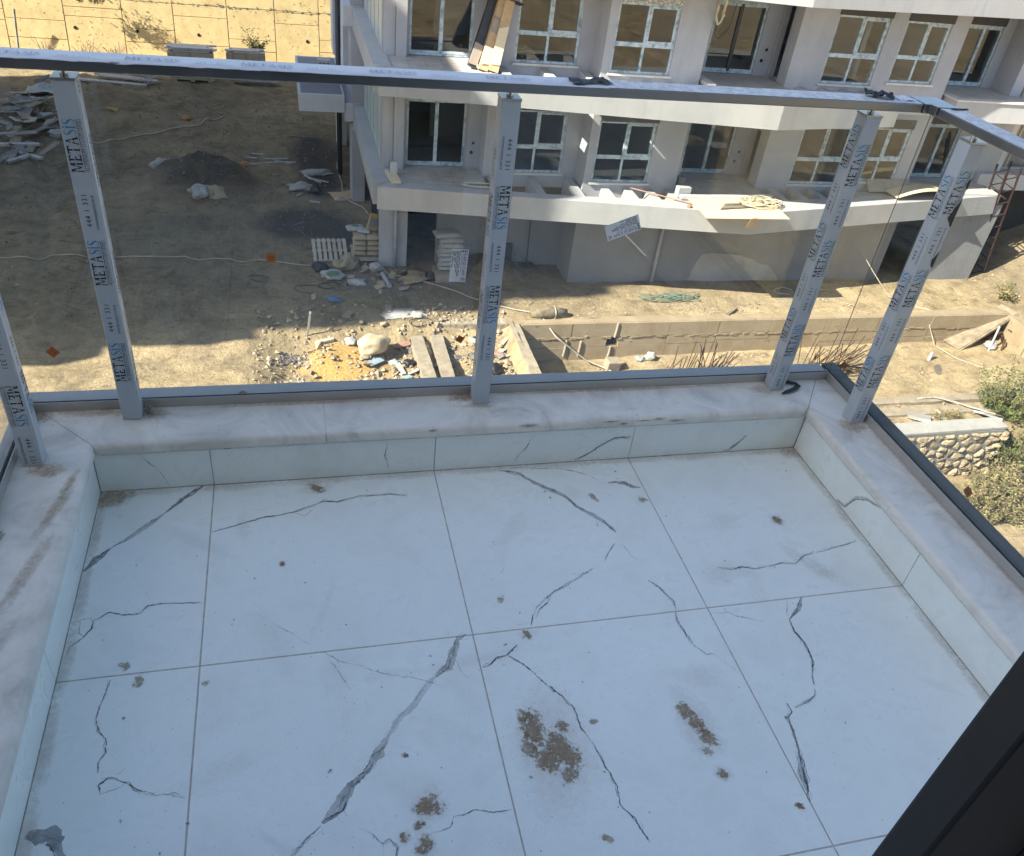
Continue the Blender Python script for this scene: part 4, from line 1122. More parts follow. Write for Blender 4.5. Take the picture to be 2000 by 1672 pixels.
# ground storey
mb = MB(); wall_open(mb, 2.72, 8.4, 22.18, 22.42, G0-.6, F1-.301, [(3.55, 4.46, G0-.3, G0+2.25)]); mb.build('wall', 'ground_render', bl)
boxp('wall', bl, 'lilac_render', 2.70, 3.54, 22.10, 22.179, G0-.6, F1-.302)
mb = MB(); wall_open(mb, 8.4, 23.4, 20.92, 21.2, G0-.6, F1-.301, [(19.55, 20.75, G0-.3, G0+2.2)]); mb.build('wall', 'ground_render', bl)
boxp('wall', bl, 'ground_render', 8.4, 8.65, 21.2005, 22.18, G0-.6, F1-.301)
boxp('shade_backing', bl, 'dark_void', 2.75, 8.3, 25.0, 25.1, G0-.6, F1-.31)  # near-black sheet stands for the unlit interior
boxp('shade_backing', bl, 'dark_void', 18.5, 22.0, 24.0, 24.1, G0-.6, F1-.31)
boxp('door_jamb', bl, 'lilac_render', 20.75, 21.05, 20.86, 20.919, G0-.5, F1-.35)
# unpainted plaster patch low on the ground storey wall
pp = [(12.55, G0-.2), (12.55, G0+.35), (12.8, G0+.85), (13.3, G0+1.0), (14.0, G0+.98), (14.7, G0+.82), (15.3, G0+.55), (15.7, G0+.2), (15.8, G0-.2)]
pp = [(12.35, G0-.2), (12.5, G0+.1), (12.6, G0+.62), (12.75, G0+.95), (13.0, G0+1.0), (13.6, G0+.97), (14.1, G0+.93), (14.55, G0+.80), (14.8, G0+.66), (15.2, G0+.58), (15.5, G0+.38), (15.75, G0+.1), (15.8, G0-.2)]
mb = MB(); dens = []
for a, b in zip(pp[:-1], pp[1:]):
    for k in range(8):
        t = k/8; dens.append((a[0]+(b[0]-a[0])*t+.10*noise.noise(Vector((k, a[0]*3, 0))), a[1]+(b[1]-a[1])*t+.05*noise.noise(Vector((k*2, a[0]*5, 4)))))
dens.append(pp[-1]); n = len(dens)
mb.add([(p[0], 20.905, p[1]) for p in dens]+[(p[0], 20.919, p[1]) for p in dens], [tuple(range(n))]+[(i+1, i, i+n, i+n+1) for i in range(n-1)])
mb.build('plaster_patch', 'patch_plaster', bl)
# drain pipes
def pipe_part(x, y, z0, z1, r=.055):
    mb = MB(); mb.tube([(x, y, z0), (x, y, z1)], r, 10); p = mb.build('drain_pipe', 'drain_pipe', bl, smooth=True)
    m2 = MB()
    for z in (z0+.9, z0+1.9): m2.tube([(x, y, z-.03), (x, y, z+.03)], r+.018, 10)
    m2.build('bracket', 'drain_pipe', p)
pipe_part(3.18, 22.02, G0-.2, F1-.61); pipe_part(11.2, 20.84, G0-.2, F1-.61)
# left flank: side wall, glazed screens and wrapping slab edges
for f in (F1, F2):
    boxp('wall', bl, 'lilac_render', 2.85, 3.05, YR+.245, 36, f-.30, f+2.7)
    boxp('slab_edge', bl, 'fascia_white', 2.40, 2.84, 20.97, 28.05, f-.60, f+.035)
    boxp('slab_edge', bl, 'pale_side_white', 2.12, 2.839, 28.052, 33.5, f-.55, f+.05)
    boxp('slab_edge', bl, 'pale_side_white', 2.30, 2.839, 33.502, 37, f-.55, f+.03)
    scr = MB().box(2.78, 2.84, 22.45, 22.53, f+.036, f+2.39).build('glazed_screen', 'fascia_white', bl)
    for k in range(5):
        y0 = 22.55+k*1.08
        MB().box(2.775, 2.80, y0, y0+1.02, f+.036, f+2.38).build('frosted_panel', 'green_screen', scr)
        MB().box(2.765, 2.83, y0+1.025, y0+1.075, f+.036, f+2.39).build('screen_mullion', 'fascia_white', scr)
    boxp('pilaster', bl, 'lilac_render', 2.35, 2.849, 28.1, 29.3, f+.051, f+2.44)
    boxp('pilaster', bl, 'pale_side_white', 2.30, 2.845, 31.2, 32.4, f+.051, f+2.44)
    for y0 in (29.9,):
        boxp('side_window', bl, 'dark_glass', 2.80, 2.848, y0, y0+.9, f+.5, f+1.9)
    boxp('wall', bl, 'pale_side_white', 2.20, 2.60, 36, 37.5, f-.3, f+2.7)
boxp('slab_edge', bl, 'fascia_white', 2.30, 2.84, 20.97, 37, F3-.60, F3+.035)
boxp('wall', bl, 'lilac_render', 2.30, 2.72, 27.2, 28.4, G0-.6, F1-.61)
boxp('wall', bl, 'ground_render', 2.95, 3.3, 22.43, 36, G0-.6, F1-.31)
boxp('wall', bl, 'pale_side_white', 2.12, 2.5, 33, 33.6, G0-.6, F1-.56)
mb = MB(); mb.tube([(2.1, 30.2, G0-.1), (2.1, 30.2, F1-.6)], .06, 8); mb.build('drain_pipe', 'drain_pipe', bl, smooth=True)
mb = MB(); mb.tube([(2.02, 29.6, G0-.1), (2.02, 29.6, F2)], .09, 8); mb.build('drain_pipe', 'dark_frame', bl, smooth=True)
# entrance canopy on the flank
cn = MB().box(0.62, 2.115, 28.0, 33.0, -7.15, -6.60).build('entrance_canopy', 'pale_side_white', bl)
MB().box(0.70, 2.05, 28.15, 32.85, -6.599, -6.592).build('canopy_roof', 'ground_render', cn)
mb = MB()
for z in (-6.58, -6.43):
    mb.box(1.40, 1.85, 31.6, 31.85, z, z+.06)
for x in (1.40, 1.55, 1.70, 1.82): mb.box(x, x+.03, 31.602, 31.848, -6.52, -6.43)
tag(mb.build('hollow_block', 'concrete_block'), 'hollow grey concrete block standing on the flat entrance canopy', 'block')
mb = MB(); pts = []
for k in range(60):
    a = 2*pi*k/20; pts.append((2.0+.02*k/60, 36.0+.35*cos(a), -1.75+.42*sin(a)+.01*k/6))
mb.tube(pts, .018, 5)
tag(mb.build('cable_coil', 'drain_pipe'), 'looped grey cable hanging on the far flank of the building', 'cable')
# right wing beyond the last bay
boxp('balcony_slab', bl, 'fascia_white', 19.75, 27.5, 20.70, 22.49, F2-.60, F2-.02)
mb = MB(); mb.prism([(19.72, 22.10), (19.70, 20.66), (27.5, 20.66), (27.5, 20.95), (19.98, 20.95), (19.98, 22.10)], F2-.019, F2+.03); mb.build('sill_stone', 'window_stone', bl)
boxp('balcony_slab', bl, 'balcony_tile', 19.985, 27.5, 20.955, 22.49, F2-.019, F2-.004)
boxp('wall', bl, 'lilac_render', 22.35, 22.75, 21.6, 22.499, F2, F3-.61)
boxp('window_ledge', bl, 'window_stone', 22.9, 27, 21.55, 22.4, F2, F2+.32)
mb = MB()
for x in (22.95, 24.0, 25.0): mb.box(x, x+.07, 22.0, 22.06, F2+.33, F2+2.3)
mb.box(22.95, 25.07, 21.995, 22.065, F2+.32, F2+.39); mb.box(22.95, 25.07, 21.995, 22.065, F2+1.35, F2+1.42)
wr = mb.build('window', 'fascia_white', bl)
for x in (23.03, 24.08):
    for z in (F2+.4, F2+1.43): MB().box(x, x+.96, 22.02, 22.03, z, z+.93).build('pane', 'dark_glass', wr)
boxp('wall', bl, 'lilac_render', 23.3, 33, 23.4, 23.7, G0-1, F3)
boxp('slab_edge', bl, 'pale_side_white', 23.3, 33, 22.3, 23.39, F1-.30, F1+.25)
mb = MB()
for x in (23.6, 24.7, 25.8): mb.box(x, x+.08, 22.86, 22.95, F1+.251, F1+2.3)
mb.box(23.6, 25.88, 22.855, 22.955, F1+2.2, F1+2.3, 1); mb.box(23.6, 25.88, 22.858, 22.952, F1+.26, F1+.34)
wr = mb.build('window', ['fascia_white', 'taped_frame'], bl)
MB().box(23.69, 24.69, 22.9, 22.91, F1+.35, F1+2.19).build('pane', 'cardboard', wr)
MB().box(24.79, 25.79, 22.9, 22.91, F1+.35, F1+2.19).build('pane', 'dark_glass', wr)
boxp('shade_backing', bl, 'dark_void', 23.3, 33, 23.2, 23.38, G0+.6, F1-.301)  # near-black sheet paints the shade in the recess under the slab
# coloured socket holes inside, lengths of dark profile on the floor of the upper room
mb = MB(); mb.obox((3.75, 23.0, F2+.10), (.95, .16, .14), rotm(z=-.55))
tag(mb.build('profile_length', 'dark_frame'), 'black length of window profile lying inside the upper left doorway', 'profile')

# ------------------------------------------------------------------ things left on the balconies
# cartons leaning beside the upper left door
def leaning(x0, w, d, h, mat, lab, y0=21.2, tilt=.28, side=.12, name='carton'):
    mb = MB(); R = rotm(x=-tilt, y=side)
    c = Vector((x0, y0, F2+.05)) + R @ Vector((0, 0, h/2))
    mb.obox(c, (w, d, h), R, 0, 0.05)
    o = mb.build(name, mat); tag(o, lab, 'carton'); return o, R, c
o, R, c = leaning(4.93, .22, .16, 2.2, 'dark_frame', 'black wrapped profile bundle leaning beside the upper left door', side=.34, name='profile_bundle')
mb = MB(); mb.obox(c+R @ Vector((0, -.10, -.75)), (.24, .03, .5), R, 0, .12); mb.build('torn_wrapper', 'cardboard_grey', o)
o, R, c = leaning(5.22, .24, .20, 2.25, 'cardboard', 'torn brown carton leaning in the middle of three by the upper left door', side=.30, y0=21.1)
for k in range(3):
    mb = MB(); mb.obox(c+R @ Vector((0, -.115, -.8+.75*k)), (.26, .02, .38), R @ rotm(z=.05*k), 0, .25); mb.build('torn_flap', ['mdf_panel', 'cardboard_grey', 'cardboard'][k], o)
o, R, c = leaning(5.48, .25, .20, 2.3, 'cardboard', 'brown carton leaning nearest the bay wall by the upper left door', side=.24, y0=21.05)
mb = MB(); mb.obox(c+R @ Vector((0, -.115, -.55)), (.22, .02, .9), R, 0, .2); mb.build('torn_flap', 'mdf_panel', o)
mb = MB(); mb.obox(c+R @ Vector((-.1, -.03, .55)), (.9, .36, .02), R); mb.build('strap', 'cable_black', o)
# cardboard heap behind the first upper window
mb = MB()
for k in range(7): mb.obox((6.75+random.uniform(-.3, .3), 22.6+random.uniform(-.2, .3), F2+.06+.035*k), (random.uniform(.35, .7), random.uniform(.2, .35), .015), rotm(random.uniform(-.4, .4), random.uniform(-.4, .4), random.uniform(0, 3)))
tag(mb.build('cardboard_heap', 'cardboard'), 'heap of torn cardboard on the floor behind the first upper window', 'cardboard')
# board with a stub of profile on the lower left balcony
mb = MB(); mb.obox((2.98, 21.3, F1+.075), (.28, .95, .06), rotm(z=.08)); o = mb.build('board', 'mdf_panel'); tag(o, 'short plank lying at the end of the lower left balcony', 'board')
mb = MB()
for dx in (-.10, -.033, .033, .10):
    for s_ in (0, 1): mb.box(3.02+dx-.003, 3.02+dx+.003, 21.48, 21.62, F1+.108, F1+.42)
for y in (21.48, 21.55, 21.615): mb.box(2.915, 3.125, y, y+.006, F1+.108, F1+.419)
tag(mb.build('profile_stub', 'pale_side_white'), 'stub of white hollow window profile standing on the plank of the lower balcony', 'profile')
mb = MB(); pts = []
for k in range(70):
    a = k*.33; pts.append((5.4+.55*cos(a)*(1+.1*sin(k)), 20.80+.16*sin(a)*(1+.2*cos(k*.7)), F1+.06+.012*sin(k*1.3)+.004*(k % 5)))
mb.tube(pts, .011, 5); tag(mb.build('rope_coil', 'cream_rope'), 'loose coil of thin rope on the lower left balcony edge', 'rope')
# apex of the lower balcony: panel, rods, rope, stones, stick
def curved_panel(name, x0, x1, y0, y1, z, bend, lab, mat='mdf_panel', tilt=0.0):
    mb = MB(); n = 10
    top = []; 
    for i in range(n+1):
        for j in range(n+1):
            u, v = i/n, j/n
            x = x0+(x1-x0)*u; y = y0+(y1-y0)*v
            top.append((x, y, z+bend(u, v)))
    N1 = n+1
    fs = [(i*N1+j, (i+1)*N1+j, (i+1)*N1+j+1, i*N1+j+1) for i in range(n) for j in range(n)]
    mb.add(top, fs); o = mb.build(name, mat); tag(o, lab, 'panel')
    s_ = o.modifiers.new('thick', 'SOLIDIFY'); s_.thickness = .014; s_.offset = 1
    return o
pz = F1+.045
o = curved_panel('hardboard_panel', 11.35, 13.95, 18.66, 20.05, pz+.012, lambda u, v: .018-.05*max(0, .35-v)**1.0, 'tan hardboard sheet overhanging the corner of the lower balcony under rods and rope', )
for k in range(7):
    mb = MB(); y = 19.2+.11*k
    mb.tube([(12.0+.05*k, y-.05*k, pz+.055+.006*k), (14.2+.12*random.random(), 19.55+.04*k, pz+.058+.004*k)], .010, 5)
    tag(mb.build('steel_rod', 'steel_rod'), 'thin dark steel rod in the bundle lying on the tan hardboard sheet', 'rod', 'steel rods on the hardboard sheet')
mb = MB(); pts = []
for k in range(150):
    a = k*.41; r = .30+.14*sin(k*.77); pts.append((13.45+1.6*r*cos(a), 19.62+.9*r*sin(a), pz+.10+.035*sin(k*.9)+.0004*k))
mb.tube(pts, .012, 5); tag(mb.build('rope_tangle', 'cream_rope'), 'tangle of cream rope piled on the rods of the lower balcony corner', 'rope')
mb = MB(); mb.obox((12.85, 18.72, pz-.12), (.30, .02, .34), rotm(x=.35, z=.2), 0, .1); tag(mb.build('cardboard_scrap', 'cardboard'), 'small brown cardboard scrap hanging over the front edge of the hardboard sheet', 'cardboard')
for k, (x, y, L) in enumerate(((11.25, 20.1, 1.0), (12.3, 20.13, 1.1), (13.3, 20.22, .9))):
    mb = MB(); mb.obox((x+.4, y, pz+.06), (L, .17, .09), rotm(z=.03*k), 0, .02)
    tag(mb.build('stone_strip', 'window_stone'), 'loose %s strip of sill stone laid along the inner edge of the lower balcony' % ('left', 'middle', 'right')[k], 'stone')
mb = MB(); mb.obox((11.30, 20.32, pz+.14), (.40, .22, .28), rotm(z=.1), 0, .04); tag(mb.build('aerated_block', 'fascia_white'), 'white building block on the lower balcony beside the ribs', 'block')
mb = MB(); mb.obox((11.62, 21.75, F1+.36), (.34, .05, .72), rotm(x=-.08)); tag(mb.build('tile_offcut', 'pale_side_white'), 'pale tile offcut leaning on the recess wall of the lower balcony', 'tile')
mb = MB(); mb.obox((11.66, 21.35, F1+.13), (.22, .2, .26)); tag(mb.build('brick', 'cardboard_grey'), 'brown brick standing in front of the leaning tile offcut', 'brick')
mb = MB(); mb.obox((12.95, 21.6, F1+.05), (.5, .1, .07), rotm(z=-.1)); tag(mb.build('wood_offcut', 'cardboard_grey'), 'short dark wood offcut on the floor of the lower middle balcony', 'wood')
mb = MB(); mb.tube([(9.75, 20.78, F1+.10), (10.6, 20.2, F1+.085), (11.42, 19.62, F1+.07)], .018, 6); tag(mb.build('copper_stick', 'pink_stick'), 'thin reddish stick lying across the ribs onto the lower balcony beam', 'stick')
mb = MB(); mb.blob((11.18, 19.48, F1+.075), (.07, .06, .045), 3, 2, .3); tag(mb.build('clay_shard', 'clay_pot'), 'small orange clay shard on the lower balcony beam', 'shard')
curved_panel('hardboard_panel', 18.6, 21.1, 20.25, 21.4, F1+.05, lambda u, v: .30*sin(pi*min(1, max(0, u*.9+.05)))*(1-.55*v)+.02, 'arched tan hardboard sheet lying at the right end of the lower balcony')
o = curved_panel('hardboard_panel', 18.0, 19.6, 20.9, 21.24, F1+.06, lambda u, v: .28*v+.05*u, 'grey board tilted against the wall behind the arched sheet', 'cardboard_grey')
mb = MB(); mb.box(21.6, 23.05, 20.85, 21.7, F1+.036, F1+.075); tag(mb.build('rubble_sheet', 'concrete_block'), 'thin slab of dried mortar at the right tip of the lower balcony', 'slab')
# rope coil hanging at the bay edge of the upper storey
mb = MB(); pts = []
for k in range(130):
    a = k*.31; pts.append((11.38+.10*cos(a)+.02*sin(k), 20.78-.03*(k % 4), F2+1.98+.40*sin(a)*(1+.04*sin(k*1.7))))
mb.tube(pts, .014, 5); tag(mb.build('rope_coil', 'cream_rope'), 'bundle of cream rope hanging at the edge of the upper middle bay', 'rope')
mb = MB(); mb.tube([(11.42, 20.8, F2+1.7), (11.35, 20.78, F2+1.35), (11.5, 20.78, F2+1.22), (11.75, 20.8, F2+1.5), (11.85, 20.85, F2+2.1)], .010, 5)
tag(mb.build('hanging_cable', 'cable_black'), 'thin black cable looping below the hanging rope bundle', 'cable')
mb = MB(); mb.obox((11.5, 20.98, F2+.09), (.26, .9, .10), rotm(z=.03)); tag(mb.build('stone_strip', 'window_stone'), 'sill stone laid on the edge of the upper middle balcony', 'stone')

# ================================================================== TERRAIN
def soil_mat():
    m, nt, b = new_mat('yard_soil')
    v = world_pos(nt)
    big = noise_tex(nt, v, 0.16, 6, 0.6, 0.6)
    med = noise_tex(nt, v, 1.1, 9, 0.72, 0.5)
    c = ramp(nt, big, [(0.30, (.245, .20, .135)), (0.50, (.315, .255, .165)), (0.70, (.365, .295, .185))])
    c2 = ramp(nt, med, [(0.30, (.55, .55, .56)), (0.50, (.92, .91, .90)), (0.72, (1.20, 1.18, 1.14))])
    c = mix_col(nt, 1.0, c, c2, 'MULTIPLY')
    # pale grit
    gr = noise_tex(nt, v, 9, 7, 0.85)
    mk = ramp(nt, gr, [(0.58, (0, 0, 0)), (0.68, (.75, .75, .75))])
    c = mix_col(nt, mk, c, (.47, .41, .32))
    cl = noise_tex(nt, world_pos(nt, (1, 2.2, 1)), 2.6, 10, 0.8, 0.8)
    ck = ramp(nt, cl, [(0.34, (1, 1, 1)), (0.48, (0, 0, 0))])
    c = mix_col(nt, ck, c, (.115, .095, .068))
    # scraped tracks
    wv = N(nt, 'ShaderNodeTexWave', Scale=2.2, Distortion=9.0, Detail=3.0); wv.inputs['Detail Scale'].default_value = 1.2
    nt.links.new(world_pos(nt, (1.0, 0.35, 1)), wv.inputs['Vector'])
    wk = ramp(nt, wv.outputs['Fac'], [(0.0, (.80, .80, .80)), (0.35, (1, 1, 1)), (0.8, (1.06, 1.06, 1.06))])
    c = mix_col(nt, 0.22, c, mix_col(nt, 1.0, c, wk, 'MULTIPLY'))
    pt = noise_tex(nt, v, 0.55, 10, 0.78, 1.2)
    c = mix_col(nt, 1.0, c, ramp(nt, pt, [(0.32, (.58, .56, .53)), (0.5, (.95, .95, .94)), (0.68, (1.18, 1.16, 1.12))]), 'MULTIPLY')
    # olive weathering and dark damp patches with a shape of their own
    at = N(nt, 'ShaderNodeVertexColor'); at.layer_name = 'wear'
    sp = N(nt, 'ShaderNodeSeparateColor'); nt.links.new(at.outputs['Color'], sp.inputs[0])
    def masked(ch, lo, hi, nz):
        ad = N(nt, 'ShaderNodeMath', operation='ADD'); nt.links.new(sp.outputs[ch], ad.inputs[0]); nt.links.new(nz, ad.inputs[1])
        mr = N(nt, 'ShaderNodeMapRange'); mr.inputs['From Min'].default_value = lo; mr.inputs['From Max'].default_value = hi
        nt.links.new(ad.outputs[0], mr.inputs['Value']); return mr.outputs[0]
    c = mix_col(nt, masked(0, .75, 1.15, med), c, (.085, .076, .064))      # wet / burnt
    c = mix_col(nt, masked(1, .85, 1.25, med), c, (.35, .23, .085))        # ochre sand
    c = mix_col(nt, masked(2, .85, 1.20, med), c, (.20, .185, .155))       # grey dust
    at2 = N(nt, 'ShaderNodeVertexColor'); at2.layer_name = 'sand'  # sun and shade put into the soil tone: paler sunlit ground, darker shaded yard
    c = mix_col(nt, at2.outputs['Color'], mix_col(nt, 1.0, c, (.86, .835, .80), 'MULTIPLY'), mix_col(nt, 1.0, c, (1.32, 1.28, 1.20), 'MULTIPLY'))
    nt.links.new(c, b.inputs['Base Color']); b.inputs['Roughness'].default_value = 0.97
    b.inputs['Specular IOR Level'].default_value = 0.15
    h1 = noise_tex(nt, v, 1.7, 12, 0.72); h2 = noise_tex(nt, v, 11.0, 8, 0.75)
    s_ = N(nt, 'ShaderNodeMath', operation='MULTIPLY_ADD'); nt.links.new(h2, s_.inputs[0]); s_.inputs[1].default_value = 0.35; nt.links.new(h1, s_.inputs[2])
    bump(nt, b, s_.outputs[0], 0.75, 0.20)
soil_mat()
def conc_mat(name, a, b_, scale=0.9):
    m, nt, b = new_mat(name)
    v = world_pos(nt)
    f = noise_tex(nt, v, scale, 9, 0.7, 0.5)
    c = ramp(nt, f, [(0.28, a), (0.72, b_)])
    st = noise_tex(nt, world_pos(nt, (2.0, 2.0, 0.25)), 1.4, 8, 0.75)
    mk = ramp(nt, st, [(0.54, (0, 0, 0)), (0.80, (.5, .5, .5))])
    c = mix_col(nt, mk, c, [x*0.55 for x in a])
    p = noise_tex(nt, v, 7, 3, 0.5)
    pk = ramp(nt, p, [(0.68, (0, 0, 0)), (0.71, (.7, .7, .7))])
    c = mix_col(nt, pk, c, [x*0.4 for x in a])
    nt.links.new(c, b.inputs['Base Color']); b.inputs['Roughness'].default_value = 0.95
    bump(nt, b, noise_tex(nt, v, 14, 9, 0.75), 0.4, 0.03)
conc_mat('wall_concrete', (.34, .26, .12), (.48, .38, .19), 1.6)
conc_mat('pit_concrete', (.235, .175, .105), (.35, .28, .185), 1.4)
conc_mat('beam_concrete', (.19, .155, .11), (.36, .305, .225), 5.0)
conc_mat('kerb_concrete', (.30, .27, .21), (.40, .36, .29), 3.0)
conc_mat('mortar_cap', (.27, .26, .24), (.36, .35, .325), 2.0)
simple('mortar_joint', (.215, .215, .205), 0.95, bmp=0.5, nscale=10)
simple('field_stone', (.37, .29, .185), 0.9, var=0.35, nscale=2.2, bmp=0.5)
simple('limestone', (.46, .37, .24), 0.9, var=0.25, nscale=3, bmp=0.5, dark=(.58, .54, .47), dscale=1.6, dthr=(.55, .62))
simple('stone_bits', (.38, .31, .215), 0.95, var=0.5, nscale=3.0, bmp=0.3)
simple('dirt_clod', (.20, .165, .115), 0.95, var=0.5, nscale=3)
simple('ash_bits', (.15, .13, .13), 0.95, var=0.5, nscale=6)
simple('plank_wood', (.26, .20, .14), 0.9, var=0.35, nscale=3)
simple('ramp_wood', (.27, .21, .145), 0.9, var=.3, nscale=5)
simple('grey_wood', (.20, .185, .165), 0.9, var=0.35, nscale=3)
simple('pale_wood', (.44, .39, .30), 0.9, var=0.2, nscale=3)
simple('pvc_white', (.44, .43, .40), 0.6, var=.2)
simple('hose_cream', (.40, .36, .28), 0.8, var=.2)
simple('sack_white', (.36, .355, .335), 0.7, var=.2, bmp=0.5, nscale=8, dark=(.24, .21, .17), dscale=4, dthr=(.5, .7))
simple('sack_tan', (.33, .27, .18), 0.9, bmp=0.4, nscale=6)
simple('sack_green', (.10, .17, .11), 0.8)
simple('sack_blue', (.08, .14, .24), 0.7)
simple('sack_yellow', (.36, .25, .06), 0.8)
simple('sack_black', (.015, .015, .016), 0.5, bmp=0.4)
simple('bag_print', (.18, .04, .05), 0.7)
simple('rust_steel', (.075, .042, .026), 0.9, var=0.3)
simple('mast_red', (.035, .014, .011), 0.9, var=0.3)
simple('cloth_pink', (.36, .19, .14), 0.9)
simple('rag_teal', (.25, .30, .31), 0.8)
simple('blue_slab', (.28, .35, .40), 0.8)
simple('burlap', (.20, .16, .10), 0.95, var=0.4, nscale=9, bmp=0.6)
simple('leaf_green', (.105, .135, .030), 0.8, var=0.5, nscale=4)
simple('leaf_olive', (.14, .135, .045), 0.85, var=0.5, nscale=4)
simple('leaf_dry', (.27, .21, .10), 0.9, var=0.4, nscale=2)
simple('leaf_dark', (.035, .045, .018), 0.9, var=0.5, nscale=2)
simple('wire_green', (.10, .15, .11), 0.7)
simple('black_void', (.006, .006, .006), 0.9)

def sm(a, b, x):
    t = min(1, max(0, (x-a)/(b-a))); return t*t*(3-2*t)
def fbm(x, y, s, o=4):
    v = 0; a = 1
    for k in range(o):
        v += a*noise.noise(Vector((x*s, y*s, 3.3+k*7))); s *= 2.1; a *= .5
    return v
RUTS = ((-3.2, .55, 18.6, 44), (-1.9, .55, 18.6, 44), (-6.3, -.25, 18.6, 44), (-5.0, -.25, 18.6, 44))
def rut_d(x, y):
    best = 9
    for x0, k, ya, yb in RUTS:
        if ya < y < yb: best = min(best, abs(x-(x0+k*3.0*sin((y-18)*.11)-.035*(y-18)**1.2+.25*fbm(0, y, .4, 2))))
    return best
def rut(x, y):
    if x > 3 or y < 18.6: return 0
    d = rut_d(x, y); return (-.07*sm(.34, .05, d)+.035*sm(.75, .35, d)*sm(.2, .38, d))*sm(18.6, 20.5, y)
def pit_floor(x, y): return -11.17+.022*(x-7)+.06*fbm(x, y, .9, 3)
def ground_h(x, y):
    z = G0 + .06*fbm(x, y, .35) + .045*fbm(x, y, 1.3, 3)
    # spoil heap of dark earth
    d = sqrt(((x+2.7)/2.1)**2+((y-28.7)/2.3)**2)+.22*fbm(x, y, .7, 3); z += .72*sm(1.1, .25, d)*(1+.35*fbm(x, y, 1.3, 4))
    d = sqrt(((x-5.9)/1.5)**2+((y-21.9)/1.3)**2); z += .45*sm(1.1, 0, d)
    # tracks ploughed in the left yard
    if x < 2 and y > 18.5: z += .05*noise.noise(Vector((x*.4, y*1.7, 9)))*sm(18.5, 20, y)
    z += rut(x, y)
    # broken ground of the excavation
    e = sm(-1.2, .2, x)*(1-sm(5.9, 6.0, x))*(1-sm(17.9, 18.75, y+.25*fbm(x, 3, .8, 2)))
    if x < 6.0: z += e*(-.42+.16*fbm(x, y, 1.1, 4))
    d = sqrt(((x-1.1)/1.3)**2+((y-17.3)/1.0)**2); z += .30*sm(1.1, 0, d)*(1+.3*fbm(x, y, 2.2, 3))
    # the pit
    if 6.13 < x < 23.2 and 15.2 < y < 18.55: z = pit_floor(x, y)
    if x >= 6.13 and y <= 15.2 and y > 13.55 and x > 13: z = -10.83+.05*fbm(x, y, 1.5, 3)
    elif x >= 6.13 and y <= 15.2 and y > 13.55: z = -11.1+.05*fbm(x, y, 1.5, 3)
    if y <= 13.55:
        zz = -12.25+.14*fbm(x, y, .5, 4)
        if x < 6.13: zz = zz+(G0-.3-zz)*sm(8, 13.55, y)
        z = zz
    # bank climbing beside the right end of the building
    if x > 23.2: z += .42*sm(23.2, 32, x)*8*sm(17.0, 22.5, y)*.8+.12*fbm(x, y, .8, 4)
    if y > 46.2: z = -4.6
    return z
def axis(lo, hi, step, fixed):
    out = [lo]; v = lo
    while v < hi: v += step; out.append(min(v, hi))
    out = [o for o in out if all(abs(o-f) > step*.45 for f in fixed)]+list(fixed)
    return sorted(set(out))
gx = [-260, -120, -60, -35, -24]+axis(-18, 33, .27, [5.97, 6.12, 6.14, 23.19, 23.35])+[40, 60, 120, 260]
gy = [-200, -80, -30, -12, 0, 3, 5]+axis(7, 32, .24, [13.50, 13.60, 15.17, 15.23, 18.52, 18.60])+axis(32.4, 45.9, .45, [46.1, 46.3])+[50, 60, 90, 160, 300]
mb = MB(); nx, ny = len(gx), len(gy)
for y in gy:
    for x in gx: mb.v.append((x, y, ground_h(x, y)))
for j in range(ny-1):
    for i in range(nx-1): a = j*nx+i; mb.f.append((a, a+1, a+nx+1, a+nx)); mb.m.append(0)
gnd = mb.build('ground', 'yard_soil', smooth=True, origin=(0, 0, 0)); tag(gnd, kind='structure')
vc = gnd.data.color_attributes.new('wear', 'FLOAT_COLOR', 'POINT')
vs_ = gnd.data.color_attributes.new('sand', 'FLOAT_COLOR', 'POINT')  # mask of sunlit against shaded soil
def el(x, y, cx, cy, rx, ry): return sm(1.3, .3, sqrt(((x-cx)/rx)**2+((y-cy)/ry)**2))
for k, p in enumerate(mb.v):
    x, y = p[0], p[1]
    wet = max(el(x, y, 1.2, 31.5, 1.2, 4.0)*.68, el(x, y, .6, 25.2, 2.0, 1.7)*.80, el(x, y, 2.0, 24.2, 1.3, 1.3)*.65, el(x, y, 1.3, 28.6, 1.0, 1.6)*.7, el(x, y, -2.6, 28.4, 2.3, 2.3)*.60, el(x, y, .15, 17.5, .55, .5)*.60, el(x, y, -9.5, 34, 2.6, 5)*.38, el(x, y, 26, 20.5, 4, 3)*.40, el(x, y, -3, 25.3, 3.5, 1.0)*.33)
    och = max(el(x, y, 1.2, 17.2, 1.6, 1.2)*.75, el(x, y, 25.5, 18.5, 2.5, 2.0)*.55, el(x, y, 2.3, 16.8, 1.2, 1.2)*.5, el(x, y, -4, 16.0, 4, 1.5)*.25)
    gry = max(el(x, y, 3.4, 21.0, 4, 1.6)*.5, el(x, y, 14, 19.6, 7, 1.1)*.42, el(x, y, -4, 24, 5, 2)*.4, el(x, y, 4.6, 19.2, 2.2, .8)*.35, el(x, y, 12, 17.2, 3.5, 1.2)*.35)
    if x < 3 and 18.6 < y < 44: gry = max(gry, .38*sm(.40, .1, rut_d(x, y))); wet = max(wet, .30*sm(.9, .5, rut_d(x, y))*sm(.25, .45, rut_d(x, y)))
    lit_soil = 1-sm(17.6, 21.5, y+1.2*fbm(x, y, .35, 2)-.16*max(0, x-4)); lit_soil = max(lit_soil, sm(39.5, 42.5, y)*.7)  # high on sunlit ground near and at the wall foot, low in the shadow
    vs_.data[k].color = (lit_soil, lit_soil, lit_soil, 1)
    vc.data[k].color = (wet, och, gry, 1)

